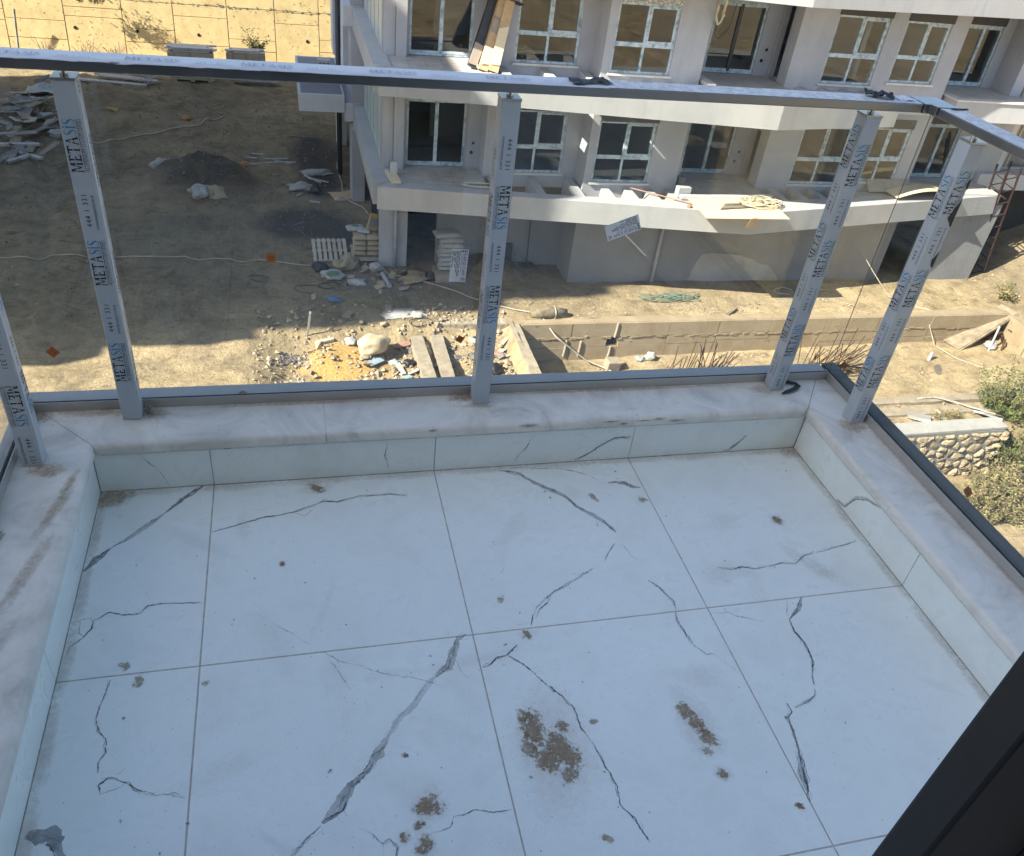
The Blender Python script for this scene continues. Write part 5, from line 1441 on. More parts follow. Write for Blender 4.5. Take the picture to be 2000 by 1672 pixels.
def gz(x, y): return ground_h(x, y)

# stones and grit nobody could count
def litter(name, n, region, smin, smax, mat, seed, label, lift=0.3, dens=None):
    rs = random.Random(seed); mb = MB(); k = 0
    while k < n:
        x, y = region(rs)
        if dens and rs.random() > dens(x, y): continue
        s_ = smin*(smax/smin)**(rs.random()**2.2)
        a = rs.uniform(0, 6.28); R = rotm(rs.uniform(-.5, .5), rs.uniform(-.5, .5), a)
        c = Vector((x, y, gz(x, y)+s_*lift))
        pts = [Vector((rs.uniform(.6, 1), 0, 0)), Vector((-rs.uniform(.6, 1), rs.uniform(-.3, .3), 0)), Vector((rs.uniform(-.3, .3), rs.uniform(.5, 1), 0)), Vector((rs.uniform(-.3, .3), -rs.uniform(.5, 1), 0)), Vector((rs.uniform(-.2, .2), rs.uniform(-.2, .2), rs.uniform(.4, .8))), Vector((0, 0, -.5))]
        vs = [c+R @ (p*s_) for p in pts]
        mb.add(vs, [(0, 2, 4), (2, 1, 4), (1, 3, 4), (3, 0, 4), (2, 0, 5), (1, 2, 5), (3, 1, 5), (0, 3, 5)]); k += 1
    o = mb.build(name, mat, origin=(0, 0, G0)); tag(o, label, 'rubble', kind='stuff'); return o
litter('rubble', 2600, lambda r: (r.uniform(-.9, 5.95), r.uniform(15.3, 19.6)), .018, .11, 'stone_bits', 1, 'broken stones and rubble strewn over the sunlit excavation', dens=lambda x, y: .25+.75*sm(-.35, .35, fbm(x, y, .9, 3)+.5*sm(2.6, 4.2, x)))
litter('rubble', 130, lambda r: (r.uniform(-.6, 5.9), r.uniform(15.4, 18.7)), .07, .20, 'stone_bits', 12, 'fist to head sized stones among the sunlit rubble', dens=lambda x, y: .2+.8*sm(-.2, .4, fbm(x+9, y, .8, 3)))
litter('rubble', 420, lambda r: (r.gauss(.12, .24), r.gauss(17.5, .20)), .02, .07, 'ash_bits', 2, 'dark ashy rubble of a burnt patch in the sand')
litter('rubble', 2600, lambda r: (r.uniform(-11, 2.2), r.uniform(18.8, 40)), .015, .075, 'dirt_clod', 13, 'brown clods of earth over the shaded yard', dens=lambda x, y: .08+.92*sm(-.1, .5, fbm(x, y, .35, 3)))
litter('rubble', 1500, lambda r: (r.uniform(-9, 8), r.uniform(19, 27)), .010, .05, 'stone_bits', 3, 'small pale chips scattered over the shaded yard', dens=lambda x, y: .12+.88*el(x, y, 3.2, 21.2, 3.6, 1.7))
litter('rubble', 900, lambda r: (r.uniform(6.4, 19), r.uniform(16.0, 18.3)), .012, .07, 'stone_bits', 4, 'pale rubble lying on the floor of the concrete pit', dens=lambda x, y: .2+.8*sm(-.2, .4, fbm(x, y, 1.2, 2)))
litter('rubble', 900, lambda r: (r.uniform(6.4, 23), r.uniform(18.75, 19.9)), .010, .05, 'stone_bits', 5, 'crumbled concrete along the rim of the pit', dens=lambda x, y: .15+.85*el(x, y, 14.5, 19.1, 6, .45))
litter('rubble', 700, lambda r: (r.uniform(-11, 2), r.uniform(27, 42)), .02, .07, 'stone_bits', 6, 'sparse stones on the far shaded yard')
litter('rubble', 500, lambda r: (r.uniform(23.3, 30), r.uniform(17.0, 21.5)), .02, .10, 'stone_bits', 7, 'loose stones on the bank beside the lattice mast')
litter('rubble', 500, lambda r: (r.uniform(13.5, 23), r.uniform(13.95, 15.0)), .015, .08, 'stone_bits', 8, 'stone chips between the kerb and the fieldstone wall')
litter('rubble', 300, lambda r: (r.uniform(11, 20), r.uniform(8.5, 12.5)), .012, .05, 'stone_bits', 9, 'small stones on the sandy ground below the fieldstone wall')

# ================================================================== RETAINING WALL (far left)
rw = empty('retaining_wall', (-4, 45.2, G0), 'tall sunlit ochre concrete retaining wall with board-marked panels behind the yard', 'wall')
BAT = .17
def bat_box(x0, x1, e0, e1, z0, z1, mat='wall_concrete', name='concrete_panel', bevel=.006):
    mb = MB(); f = lambda z: 44.95+(z-G0)*BAT
    mb.add([(x0, f(z0)+e0, z0), (x1, f(z0)+e0, z0), (x1, f(z0)+e1, z0), (x0, f(z0)+e1, z0), (x0, f(z1)+e0, z1), (x1, f(z1)+e0, z1), (x1, f(z1)+e1, z1), (x0, f(z1)+e1, z1)],
           [(0,3,2,1),(4,5,6,7),(0,1,5,4),(1,2,6,5),(2,3,7,6),(3,0,4,7)])
    return mb.build(name, mat, rw, bevel=bevel)
bat_box(-40, 30, .075, .6, G0-1, -4.4, name='wall_core', bevel=0)
cols = [-17.6, -15.0, -12.3, -9.75, -7.2, -4.9, -2.4, -0.15, 2.0, 4.4, 7.0]
rs = random.Random(21)
for i in range(len(cols)-1):
    a, b = cols[i], cols[i+1]
    lv = [G0-.6] + sorted(rs.uniform(G0+.5, -7.9) for _ in range(2)) + [-7.50, -4.45]
    if lv[2]-lv[1] < .35: lv[2] = lv[1]+.5
    for z0, z1 in zip(lv[:-1], lv[1:]):
        e = rs.uniform(-.012, .012)
        bat_box(a+.018, b-.018, e, .074, z0+.012, z1-.012)
mb = MB()
for x in (-9.35, -6.6, -3.8, 1.4): mb.tube([(x, 45.12, G0+1.15), (x, 45.2, G0+1.15)], .075, 12)
mb.build('weep_hole', 'black_void', rw)
mb = MB()
for k in range(160):
    x = rs.uniform(-12, 3); mb.obox((x, 45.35, -7.5+rs.uniform(-.05, .12)), (rs.uniform(.01, .09), .02, rs.uniform(.008, .04)), rotm(y=rs.gauss(0, .5)))
tag(mb.build('lift_joint', 'mortar_joint', rw), kind='stuff')
mb = MB()
for k in range(420):
    x = rs.uniform(-16, 5); z = rs.uniform(G0+.3, -5.0); L_ = rs.uniform(.02, .07)
    mb.obox((x, 44.95+(z-G0)*BAT, z), (rs.uniform(.012, .04), L_, rs.uniform(.01, .03)))
tag(mb.build('formwork_tie', 'wall_concrete', rw), kind='stuff')
mb = MB()
for k in range(240):
    x = rs.uniform(-16, 5); z = rs.uniform(G0+.3, -5.0)
    mb.obox((x, 44.952+(z-G0)*BAT, z), (rs.uniform(.02, .06), .008, rs.uniform(.01, .04)), rotm(y=rs.uniform(0, 3)))
tag(mb.build('surface_pit', 'mortar_joint', rw), kind='stuff')
def twig_mass(mb, c, r, n, seed, L, droop=.2, w=.006, mi=0):
    rs = random.Random(seed)
    for k in range(n):
        a = rs.uniform(0, 6.28); t = rs.uniform(0, 1.1); d = Vector((cos(a)*sin(t), sin(a)*sin(t), cos(t)))
        p0 = Vector(c)+Vector((rs.gauss(0, r*.4), rs.gauss(0, r*.4), 0)); p1 = p0+d*L*rs.uniform(.5, 1)+Vector((0, 0, -droop*L*rs.random()))
        mb.tube([p0, (p0+p1)/2+Vector((rs.gauss(0, .02), rs.gauss(0, .02), .02)), p1], w, 4, mi, cap=False)
def leafy(mb, c, size, n, seed, leaf, mi=0, shell=.5):
    rs = random.Random(seed)
    for k in range(n):
        d = Vector((rs.gauss(0, 1), rs.gauss(0, 1), rs.gauss(0, 1))).normalized()
        r = (shell+(1-shell)*rs.random())*(1+.45*noise.noise(d*2.2+Vector((seed, 0, 0))))
        p = Vector(c)+Vector((d.x*size[0]*r, d.y*size[1]*r, d.z*size[2]*r))
        u = Vector((rs.gauss(0, 1), rs.gauss(0, 1), rs.gauss(0, .8))).normalized(); v = u.cross(Vector((rs.gauss(0, 1), rs.gauss(0, 1), rs.gauss(0, 1)))).normalized()
        l = leaf*rs.uniform(.6, 1.5); w = l*.32
        mb.add([p, p+u*l*.5+v*w, p+u*l, p+u*l*.5-v*w], [(0, 1, 2, 3)], mi)
def bush(name, x, y, size, n, leaf, mat, lab, seed, cat='bush', stems=14, z=None, grp=None):
    """shoots rising from one root, each carrying small leaves along its length"""
    z = gz(x, y) if z is None else z
    r = empty(name, (x, y, z), lab, cat, grp)
    rs = random.Random(seed); ml = MB(); ms_ = MB()
    shoots = max(26, n//42); lean = 1.15 if mat != 'leaf_dry' else 1.4
    for k in range(shoots):
        a = rs.uniform(0, 6.28); q = rs.random()**.6
        bx, by = x+cos(a)*q*size[0]*.55, y+sin(a)*q*size[1]*.55
        H = size[2]*rs.uniform(.45, 2.5)*(1.15-.5*q); t = q*lean*rs.uniform(.35, 1.0)
        ex, ey_ = bx+cos(a)*sin(t)*H, by+sin(a)*sin(t)*H
        P = [Vector((bx, by, z-.03))]
        for u in (.33, .66, 1.0): P.append(Vector((bx+(ex-bx)*u**1.4+rs.gauss(0, .03), by+(ey_-by)*u**1.4+rs.gauss(0, .03), z+H*cos(t*.7)*u)))
        ms_.tube(P, [.010, .008, .006, .003], 4, 0, cap=False)
        m = max(14, int(n/shoots)); mi = 0 if rs.random() < .65 else 1
        for q2 in range(m):
            u = rs.uniform(.12, 1.0)*3; i0 = min(2, int(u)); p = P[i0].lerp(P[i0+1], u-i0)
            d_ = Vector((rs.gauss(0, 1), rs.gauss(0, 1), rs.gauss(.5, .7))).normalized(); v = d_.cross(Vector((rs.gauss(0, 1), rs.gauss(0, 1), rs.gauss(0, 1)))).normalized()
            p = p+Vector((rs.gauss(0, .05), rs.gauss(0, .05), rs.gauss(0, .04))); l = leaf*rs.uniform(.45, 1.25); w = l*(.24 if mat != 'leaf_dry' else .08)
            ml.add([p, p+d_*l*.5+v*w, p+d_*l, p+d_*l*.5-v*w], [(0, 1, 2, 3)], mi)
    m2 = {'leaf_green': 'leaf_olive', 'leaf_olive': 'leaf_dry', 'leaf_dry': 'leaf_olive', 'leaf_dark': 'leaf_olive'}[mat]
    ml.build('foliage', [mat, m2], r); ms_.build('stem', 'plank_wood', r)
    return r
bush('shrub', -1.05, 43.6, (.45, .4, .55), 900, .10, 'leaf_green', 'small bright green shrub behind the stacked boards at the retaining wall', 5, 'shrub', z=G0+.9)
bush('shrub', -8.3, 44.55, (.9, .3, .6), 700, .12, 'leaf_dark', 'dark dry creeper hanging down the top of the retaining wall', 6, 'shrub', z=-7.55)
for k, (x, s_) in enumerate(((-10.6, .5), (-8.9, .6), (-7.6, .45))):
    mb = MB(); twig_mass(mb, (x, 44.3, gz(x, 44.3)), .35, 34, 40+k, 1.1*s_+.4, .1, .010)
    tag(mb.build('dry_bush', 'plank_wood'), ('leftmost', 'middle', 'right')[k]+' bare twiggy bush at the foot of the retaining wall', 'bush')
mb = MB(); mb.tube([(-11.9, 44.6, G0), (-11.7, 44.65, G0+1.9)], .05, 6); tag(mb.build('leaning_pole', 'grey_wood'), 'grey pole leaning on the retaining wall at the left edge', 'pole')

# packs of boards at the wall
def pack(x0, x1, y0, y1, h, lab, nb, lab_p):
    r = empty('wrapped_pack', ((x0+x1)/2, (y0+y1)/2, G0), lab, 'pack')
    z = G0+.02
    for k in range(3):
        xx = x0+.1+(x1-x0-.4)*k/2; boxp('pallet_foot', r, 'pale_wood', xx, xx+.2, y0+.05, y1-.05, z, z+.1)
    boxp('pallet_deck', r, 'pale_wood', x0, x1, y0, y1, z+.101, z+.125)
    boxp('carton_block', r, 'sack_tan', x0+.02, x1-.02, y0+.02, y1-.02, z+.126, z+h)
    for k in range(3):
        xx = x0+.3+(x1-x0-.6)*k/2; boxp('strap', r, 'grey_wood', xx, xx+.04, y0+.012, y0+.0195, z+.126, z+h)
    rs = random.Random(nb)
    for k in range(nb):
        L = (x1-x0)*rs.uniform(.7, 1.1); cx = (x0+x1)/2+rs.uniform(-.2, .2); cy = y0+.2+(y1-y0-.3)*((k % 5)/4.0)+rs.uniform(-.04, .04)
        mb = MB(); mb.obox((cx, cy, z+h+.05+.07*(k//5)), (L, .17, .055), rotm(z=rs.uniform(-.05, .05)))
        tag(mb.build('white_board', 'pvc_white'), lab_p, 'board', lab_p)
pack(-4.9, -2.95, 41.0, 42.1, 1.25, 'strapped carton pack on a pallet loaded with pale boards near the retaining wall', 13, 'pale board lying on top of the carton pack with three straps')
pack(-2.45, -0.65, 42.2, 43.1, 1.05, 'lower carton pack beside the green shrub at the retaining wall', 8, 'pale board on the carton pack beside the green shrub')
mb = MB()
for k in range(3): mb.obox((-1.3+.25*k, 41.0-.06*k, G0+.10+.05*k), (1.6, .22, .05), rotm(z=-.12+.08*k, y=.03))
tag(mb.build('board_stack', 'grey_wood'), 'few grey boards lying flat in front of the lower carton pack', 'board')
mb = MB(); mb.obox((1.45, 41.4, G0+.22), (.9, .5, .36), rotm(z=.05)); mb.obox((1.5, 41.2, G0+.47), (.85, .3, .12), rotm(z=-.08))
tag(mb.build('crate', 'pale_wood'), 'pale wooden crate on the ground beside the entrance canopy', 'crate')

# plaster strips and junk in the far left yard
for k, (x, y, L, a, w) in enumerate(((-7.25, 40.35, 2.9, -.10, .26), (-6.6, 40.62, 2.5, -.12, .22), (-7.0, 41.1, 2.2, -.15, .20), (-6.2, 41.3, 1.9, -.2, .18))):
    mb = MB(); mb.obox((x, y, gz(x, y)+.06+.03*k), (L, w, .06), rotm(y=.02, z=a)); tag(mb.build('plaster_strip', 'pvc_white' if k < 2 else 'pale_wood'), ('nearest', 'second', 'third', 'farthest')[k]+' of the long pale strips dumped in the far yard', 'strip')
mb = MB(); rs = random.Random(4)
for k in range(16):
    x, y = -5.9+rs.gauss(0, .25), 40.6+rs.gauss(0, .2); mb.obox((x, y, gz(x, y)+.08+.02*k), (rs.uniform(.4, 1.0), .04, .02), rotm(rs.uniform(-.3, .3), rs.uniform(-.4, .4), rs.uniform(0, 3)))
tag(mb.build('stick_bundle', 'pvc_white'), 'snapped white plastic strips at the right end of the long pale strips', 'strip')
mb = MB(); mb.obox((-7.3, 43.0, gz(-7.3, 43)+.12), (.8, .5, .05), rotm(.2, -.1, .4)); tag(mb.build('board_scrap', 'pvc_white'), 'square pale board scrap behind the long pale strips', 'board')
def sheet(name, x, y, L, Wd, hgt, seed, mat, lab, cat, rot=0.0):
    mb = MB(); nu, nv = 10, 8
    for i in range(nu+1):
        for j in range(nv+1):
            u, v = i/nu-.5, j/nv-.5
            px = x+(u*L*cos(rot)-v*Wd*sin(rot))*(1+.25*noise.noise(Vector((v*3, seed, 0)))); py = y+(u*L*sin(rot)+v*Wd*cos(rot))*(1+.0*u)
            mb.v.append((px, py, gz(px, py)+.02+hgt*(.5+noise.noise(Vector((u*3+seed, v*3, seed))))*(1-1.2*max(abs(u), abs(v)))))
    for i in range(nu):
        for j in range(nv): a = i*(nv+1)+j; mb.f.append((a, a+nv+1, a+nv+2, a+1)); mb.m.append(0)
    o = mb.build(name, mat, smooth=True); tag(o, lab, cat); o.modifiers.new('t', 'SOLIDIFY').thickness = .006; return o
sheet('plastic_sheet', -9.6, 38.6, 1.5, 1.3, .35, 2.2, 'sack_white', 'crumpled whitish plastic sheet by the heap of broken boards', 'sheet')
def sack(name, x, y, sz, seed, mat, lab, cat='sack', rot=0.0, z=None, amp=.35, print_=None):
    mb = MB(); z = (gz(x, y) if z is None else z)
    mb.blob((x, y, z+sz[2]*.55), sz, seed, 3, amp, 1.7, rot, 0, .55); o = mb.build(name, mat, smooth=True); tag(o, lab, cat); return o
sack('plastic_bag', -4.05, 29.15, (.36, .26, .28), 11, 'sack_white', 'crumpled white bag on the left shoulder of the dark earth heap')
sack('plastic_bag', -2.75, 26.75, (.30, .30, .24), 12, 'sack_white', 'white bag at the near foot of the dark earth heap')
sheet('tile_piece', -2.2, 27.0, .6, .45, .12, 6.1, 'sack_tan', 'flat beige scrap beside the white bag at the earth heap', 'scrap', .3)
sack('plastic_bag', .55, 28.2, (.42, .22, .16), 14, 'sack_white', 'torn white bag among green bottles near the canopy corner')
sack('rag', 1.15, 29.6, (.55, .25, .10), 15, 'sack_white', 'flattened grey white rag beside the drain pipe at the flank', 'rag')
sack('bucket_lump', 1.05, 27.9, (.20, .20, .18), 16, 'sack_black', 'small black bucket lump beside the torn white bag', 'bucket')
sheet('cardboard_sheet', 2.0, 27.6, .85, .65, .12, 9.1, 'cardboard', 'flattened brown cardboard lying against the flank of the building', 'cardboard', .3)
for k, (x, y) in enumerate(((-3.8, 35.5), (-1.4, 30.25))):
    mb = MB(); mb.blob((x, y, gz(x, y)+.07), (.20, .16, .10), 70+k, 2, .35); tag(mb.build('clay_shard', 'clay_pot'), ('orange clay shard far out in the shaded yard', 'orange clay shard to the right of the dark earth heap')[k], 'shard')
sheet('caution_scrap', -6.75, 36.6, .5, .22, .15, 3.9, 'sack_yellow', 'small yellow scrap of plastic in the far yard behind the left post', 'scrap', -.6)
# heap of broken boards at the left
rs = random.Random(17); LB = 'broken board in the tangled heap at the left edge of the shaded yard'
for k in range(80):
    x = -9.7+rs.gauss(0, .8); y = 34.5+rs.gauss(0, 2.3); L = rs.uniform(.35, 1.35); w = rs.uniform(.08, .42)
    hz = gz(x, y)+.06+.55*math.exp(-((x+9.6)/1.0)**2-((y-34.5)/2.6)**2)*rs.random()
    mb = MB(); mb.obox((x, y, hz), (L, w, rs.uniform(.012, .04)), rotm(rs.gauss(0, .3), rs.gauss(0, .25), rs.uniform(0, 3.14)), 0, .12)
    tag(mb.build('broken_board', rs.choice(['grey_wood', 'plank_wood', 'grey_wood', 'cardboard_grey', 'pale_wood'])), LB, 'board', 'broken boards in the left heap')
for k in range(3):
    sack('plastic_bag', -9.6+.7*k, 36.9-1.9*k, (.32, .22, .16), 80+k, 'sack_white', ('top', 'middle', 'lowest')[k]+' white bag caught in the heap of broken boards')
for k, (x, y, L, a) in enumerate(((-9.2, 31.6, 1.4, .1), (-8.6, 30.7, 1.0, -.6), (-8.9, 30.4, .9, .9))):
    mb = MB(); mb.obox((x, y, gz(x, y)+.10), (L, .14, .09), rotm(z=a)); tag(mb.build('white_profile', 'pvc_white'), ('longest', 'tilted', 'nearest')[k]+' of three white profile offcuts below the heap of boards', 'profile')
# thin sticks on bare ground
for k, (x, y, L, a) in enumerate(((-.83, 31.8, .7, -.2), (-.1, 31.0, 1.2, -.55), (-.75, 30.75, 1.1, .3), (-.3, 31.2, .9, .1), (.2, 30.9, .5, 0), (-1.2, 31.5, .45, -.2), (1.0, 29.0, .9, -.9), (1.2, 28.9, .8, -.5), (.9, 33.7, 1.2, -.1), (1.0, 27.0, .35, -.4), (.5, 27.6, .3, .9), (1.9, 27.2, .3, .2))):
    mb = MB(); mb.obox((x, y, gz(x, y)+.03), (L, .05, .04), rotm(z=a)); tag(mb.build('pale_stick', 'pvc_white' if k != 8 else 'grey_wood'), 'thin pale stick lying in the shaded yard near the flank', 'stick', 'pale sticks near the flank')
mb = MB(); rs = random.Random(77)
for k in range(900):
    x, y = rs.uniform(-11, 7.5), rs.uniform(19.2, 40)
    if fbm(x, y, .3, 2) < rs.uniform(-.5, .5): continue
    L = rs.uniform(.08, .5); a = rs.uniform(0, 3.14)
    mb.obox((x, y, gz(x, y)+.015), (L, rs.uniform(.008, .03), .012), rotm(rs.gauss(0, .1), rs.gauss(0, .12), a))
tag(mb.build('twig_litter', 'grey_wood', origin=(0, 0, G0)), 'thin twigs and splinters strewn over the shaded yard', 'litter', kind='stuff')
# ropes and hoses
def rope(name, pts, r, mat, lab, cat='rope', amp=.05, lift=.02, seed=0, free=False):
    P = []
    for a, b in zip(pts[:-1], pts[1:]):
        L = sqrt((a[0]-b[0])**2+(a[1]-b[1])**2); n = max(3, int(L/.2))
        for k in range(n):
            t = k/n; x = a[0]+(b[0]-a[0])*t; y = a[1]+(b[1]-a[1])*t
            x += amp*noise.noise(Vector((x*.9, y*.9, seed))); y += amp*noise.noise(Vector((x*.9, y*.9, seed+5)))
            z = (a[2]+(b[2]-a[2])*t) if free else gz(x, y)+lift+r
            P.append((x, y, z))
    e = pts[-1]; P.append((e[0], e[1], e[2] if free else gz(e[0], e[1])+lift+r))
    mb = MB(); mb.tube(P, r, 6); o = mb.build(name, mat, smooth=True); tag(o, lab, cat); return o
rope('rope', [(-7.1, 32.2), (-6.4, 32.6), (-4.9, 33.65), (-3.2, 34.9), (-2.9, 35.6), (-2.3, 36.2)], .024, 'hose_cream', 'cream rope trailing across the far shaded yard', amp=.15, seed=1)
rope('hose', [(-12, 22.3), (-7.76, 22.56), (-5.6, 22.82), (-3.3, 22.72), (-1.9, 22.57), (-.6, 22.36), (.6, 22.08), (1.6, 21.93)], .016, 'hose_cream', 'thin pale hose running straight across the shaded yard', 'hose', .04, seed=2)
rope('hose', [(2.69, 22.27), (2.92, 21.47), (3.54, 21.23), (4.23, 20.72), (4.91, 20.16), (5.71, 19.55), (6.65, 18.97), (7.02, 18.66)], .018, 'hose_cream', 'pale hose running from the building pier to the pit rim', 'hose', .03, seed=3)
rope('hose', [(7.02, 18.66, G0+.05), (7.30, 18.1, G0-.25), (8.3, 18.0, -10.95), (8.8, 17.75, -11.07), (9.2, 17.3, -11.08)], .022, 'hose_cream', 'pale hose drooping over the pit rim down to the block', 'hose', .01, free=True)
rope('cable', [(2.0, 27.6), (2.02, 28.6), (1.95, 30.1), (2.0, 31.0)], .018, 'pvc_white', 'white cable lying along the flank of the building', 'cable', .08, seed=7)
rope('cable', [(2.0, 27.4), (2.6, 26.6), (2.75, 26.0)], .018, 'pvc_white', 'short white cable curling out from under the brown cardboard', 'cable', .05, seed=8)
rope('cable', [(18.2, 20.3, F1-1.8), (18.6, 20.0, F1-2.3), (19.2, 19.6, G0+.05), (19.9, 18.9, G0+.03), (20.3, 18.65, G0+.02)], .016, 'hose_cream', 'pale cable coming down from the right bay to the pit rim', 'cable', .02, free=True)
rope('cable', [(20.0, 18.45, -10.1), (20.3, 18.0, -10.84), (20.6, 17.2, -10.86), (21.2, 16.6, -10.85), (22.4, 16.2, -10.82)], .015, 'hose_cream', 'pale cable crossing the sandy floor at the right of the pit', 'cable', .03, free=True)
rope('hose', [(17.45, 15.0), (18.0, 15.02), (18.5, 14.75), (19.0, 14.3), (19.5, 13.95)], .024, 'hose_cream', 'pale hose lying over the kerb towards the green bush', 'hose', .02, .12, seed=11)
for k, (cx, cy, r) in enumerate(((0.6, 20.6, .35), (1.2, 20.75, .3), (-.75, 21.2, .25), (3.52, 18.6, .26), (15.6, 20.1, .3))):
    pts = [(cx+r*cos(a*.35)*(1+.03*a), cy+.7*r*sin(a*.35)) for a in range(15)]
    rope('wire_loop', pts, .012, 'cable_black' if k != 4 else 'pvc_white', ('black wire loop on the shaded yard left of the green sack', 'black wire loop nearest the green sack', 'short black wire arc on bare shaded soil', 'black wire loop at the head of the concrete beams', 'white cable loop on the ground under the right bay')[k], 'wire', .02, .03, k)

# ================================================================== MATERIAL STORE BY THE PIER
def pallet(x, y, w, d, lab, rot=0.0, tilt=0.0):
    z = gz(x, y); r = empty('wooden_pallet', (x, y, z), lab, 'pallet')
    R = rotm(x=tilt, z=rot)
    def part(nm, c, s_):
        mb = MB(); mb.obox(Vector((x, y, z+.02))+R @ Vector(c), s_, R); mb.build(nm, 'pale_wood', r)
    n = 7
    for k in range(n): part('slat', (-w/2+.06+(w-.12)*k/(n-1), 0, .13), (.10, d, .022))
    for k in range(3): part('bearer', (0, -d/2+.06+(d-.12)*k/2, .06), (w, .09, .10))
    return r
pallet(1.28, 22.85, 1.05, 1.05, 'wooden pallet lying slightly tilted beside the stacked brown cement bags', .03, .25)
pallet(2.36, 22.75, .9, .9, 'wooden pallet under the stacked brown cement bags', 0, 0)
def bag(x, y, z, w, d, h, seed, rot, mat, lab, group=None, cat='bag', stripe=None):
    mb = MB(); nu, nv = 12, 8
    for s_ in (1, -1):
        base = len(mb.v)
        for i in range(nu+1):
            for j in range(nv+1):
                u, v = i/nu*2-1, j/nv*2-1
                p = (max(0, 1-u**4)*max(0, 1-v**4))**.45
                zz = z+h*.5+s_*h*.5*p*(1+.12*noise.noise(Vector((u*2+seed, v*2, s_))))
                ux = x+(u*w/2*cos(rot)-v*d/2*sin(rot)); uy = y+(u*w/2*sin(rot)+v*d/2*cos(rot))
                mb.v.append((ux, uy, zz))
        for i in range(nu):
            for j in range(nv):
                a = base+i*(nv+1)+j; q = (a, a+nv+1, a+nv+2, a+1)
                mi = 1 if (stripe and s_ == 1 and 4 <= i <= 7 and 2 <= j <= 5) else 0
                mb.f.append(q if s_ == 1 else q[::-1]); mb.m.append(mi)
    o = mb.build('cement_bag', [mat, stripe or mat], smooth=True); tag(o, lab, cat, group); return o
zb = gz(2.36, 22.75)+.17
for lay in range(4):
    for c_ in range(2):
        bag(2.16+.40*c_+random.uniform(-.01, .01), 22.55, zb+.165*lay, .40, .55, .175, lay*3+c_, random.uniform(-.03, .03), 'sack_tan', 'brown cement bag in the %s stack, %s layer' % (('left', 'right')[c_], ('bottom', 'second', 'third', 'top')[lay]), 'brown cement bags on the pallet', stripe=None)
bag(2.05, 22.75, zb+.67, .55, .34, .15, 21, .15, 'sack_white', 'whitish half-empty bag lying on top of the brown cement bags', cat='bag', stripe='sack_green')
bag(2.30, 22.62, zb+.66, .40, .30, .12, 23, -.2, 'sack_white', 'small pale bag in front of the yellow bag on the cement stack', cat='bag')
mb = MB(); mb.obox((2.60, 22.75, zb+.93), (.34, .12, .52), rotm(x=-.25, y=.25), 0, .06); o = mb.build('yellow_bag', 'sack_yellow', bevel=.03); tag(o, 'yellow printed bag propped upright on the brown cement bags', 'bag')
mb = MB(); mb.obox((2.585, 22.665, zb+.95), (.22, .012, .26), rotm(x=-.25, y=.25)); mb.build('printed_label', 'ink_grey', o)
sack('torn_bag', 1.75, 22.0, (.42, .24, .22), 31, 'sack_tan', 'torn brown paper bag slumped in front of the pallets', rot=.7, amp=.5)
o = sack('sack', 1.28, 21.35, (.34, .24, .12), 33, 'sack_white', 'white sack with a green print on the shaded ground')
mb = MB(); mb.blob((1.27, 21.25, gz(1.27, 21.25)+.15), (.2, .13, .06), 5, 2, .25); mb.build('green_print', 'sack_green', o)
sack('sack', .95, 21.8, (.24, .2, .16), 34, 'sack_black', 'crumpled black bag at the end of the thin hose')
sack('sack', 2.6, 21.85, (.20, .16, .16), 35, 'sack_white', 'small white bag near the foot of the pier')
sack('sack', 1.95, 20.95, (.26, .2, .10), 36, 'sack_white', 'flattened pale bag left of the grey pipe length')
sack('sack', 1.25, 19.85, (.24, .12, .07), 37, 'sack_blue', 'small blue bag on the shaded ground above the sunlit sand', rot=-.4)
sack('sack', 3.7, 21.2, (.42, .28, .12), 38, 'sack_tan', 'torn brown bag with an orange flap left of the white bag stack', rot=.3, amp=.5)
sack('sack', 4.15, 21.15, (.16, .14, .16), 39, 'sack_black', 'black rag bundle at the foot of the white bag stack')
mb = MB(); mb.tube([(2.74, 21.42, gz(2.74, 21.42)+.07), (2.87, 20.60, gz(2.87, 20.6)+.07)], .07, 12); tag(mb.build('pipe_length', 'drain_pipe'), 'short grey pipe length lying in front of the pier', 'pipe')
# white bag stack behind the glass label
xs_, ys_ = 4.72, 21.25; zb = gz(xs_, ys_)+.26
mb = MB(); mb.box(xs_-.45, xs_+.45, ys_-.35, ys_+.35, zb-.55, zb-.02); tag(mb.build('plinth_block', 'beam_concrete'), 'concrete block carrying the stack of white bags', 'block')
LAY = ('lowest', 'second', 'third', 'fourth', 'fifth', 'sixth', 'seventh')
for k in range(7):
    bag(xs_+random.uniform(-.04, .04), ys_+random.uniform(-.03, .03), zb+.145*k, .72, .46, .16, 50+k, random.uniform(-.08, .08), 'sack_white', LAY[k]+' white bag counted upwards in the stack against the ground storey wall', 'white bags in the stack', stripe='bag_print' if k % 2 else None)
bag(xs_-.12, ys_+.05, zb+1.03, .80, .5, .16, 61, .12, 'sack_white', 'topmost white bag lying askew on the stack against the wall', 'white bags in the stack')
mb = MB(); mb.box(6.35, 6.85, 22.05, 22.17, G0, G0+.75); tag(mb.build('dark_board', 'dark_frame'), 'black board leaning on the ground storey wall behind the middle post', 'board')
mb = MB(); mb.tube([(7.35, 22.0, G0+.05), (7.35, 22.1, G0+1.6)], .02, 6); mb.obox((7.33, 21.95, G0+.10), (.45, .25, .03), rotm(x=.2)); tag(mb.build('shovel', 'dark_frame'), 'shovel standing against the ground storey wall', 'shovel')

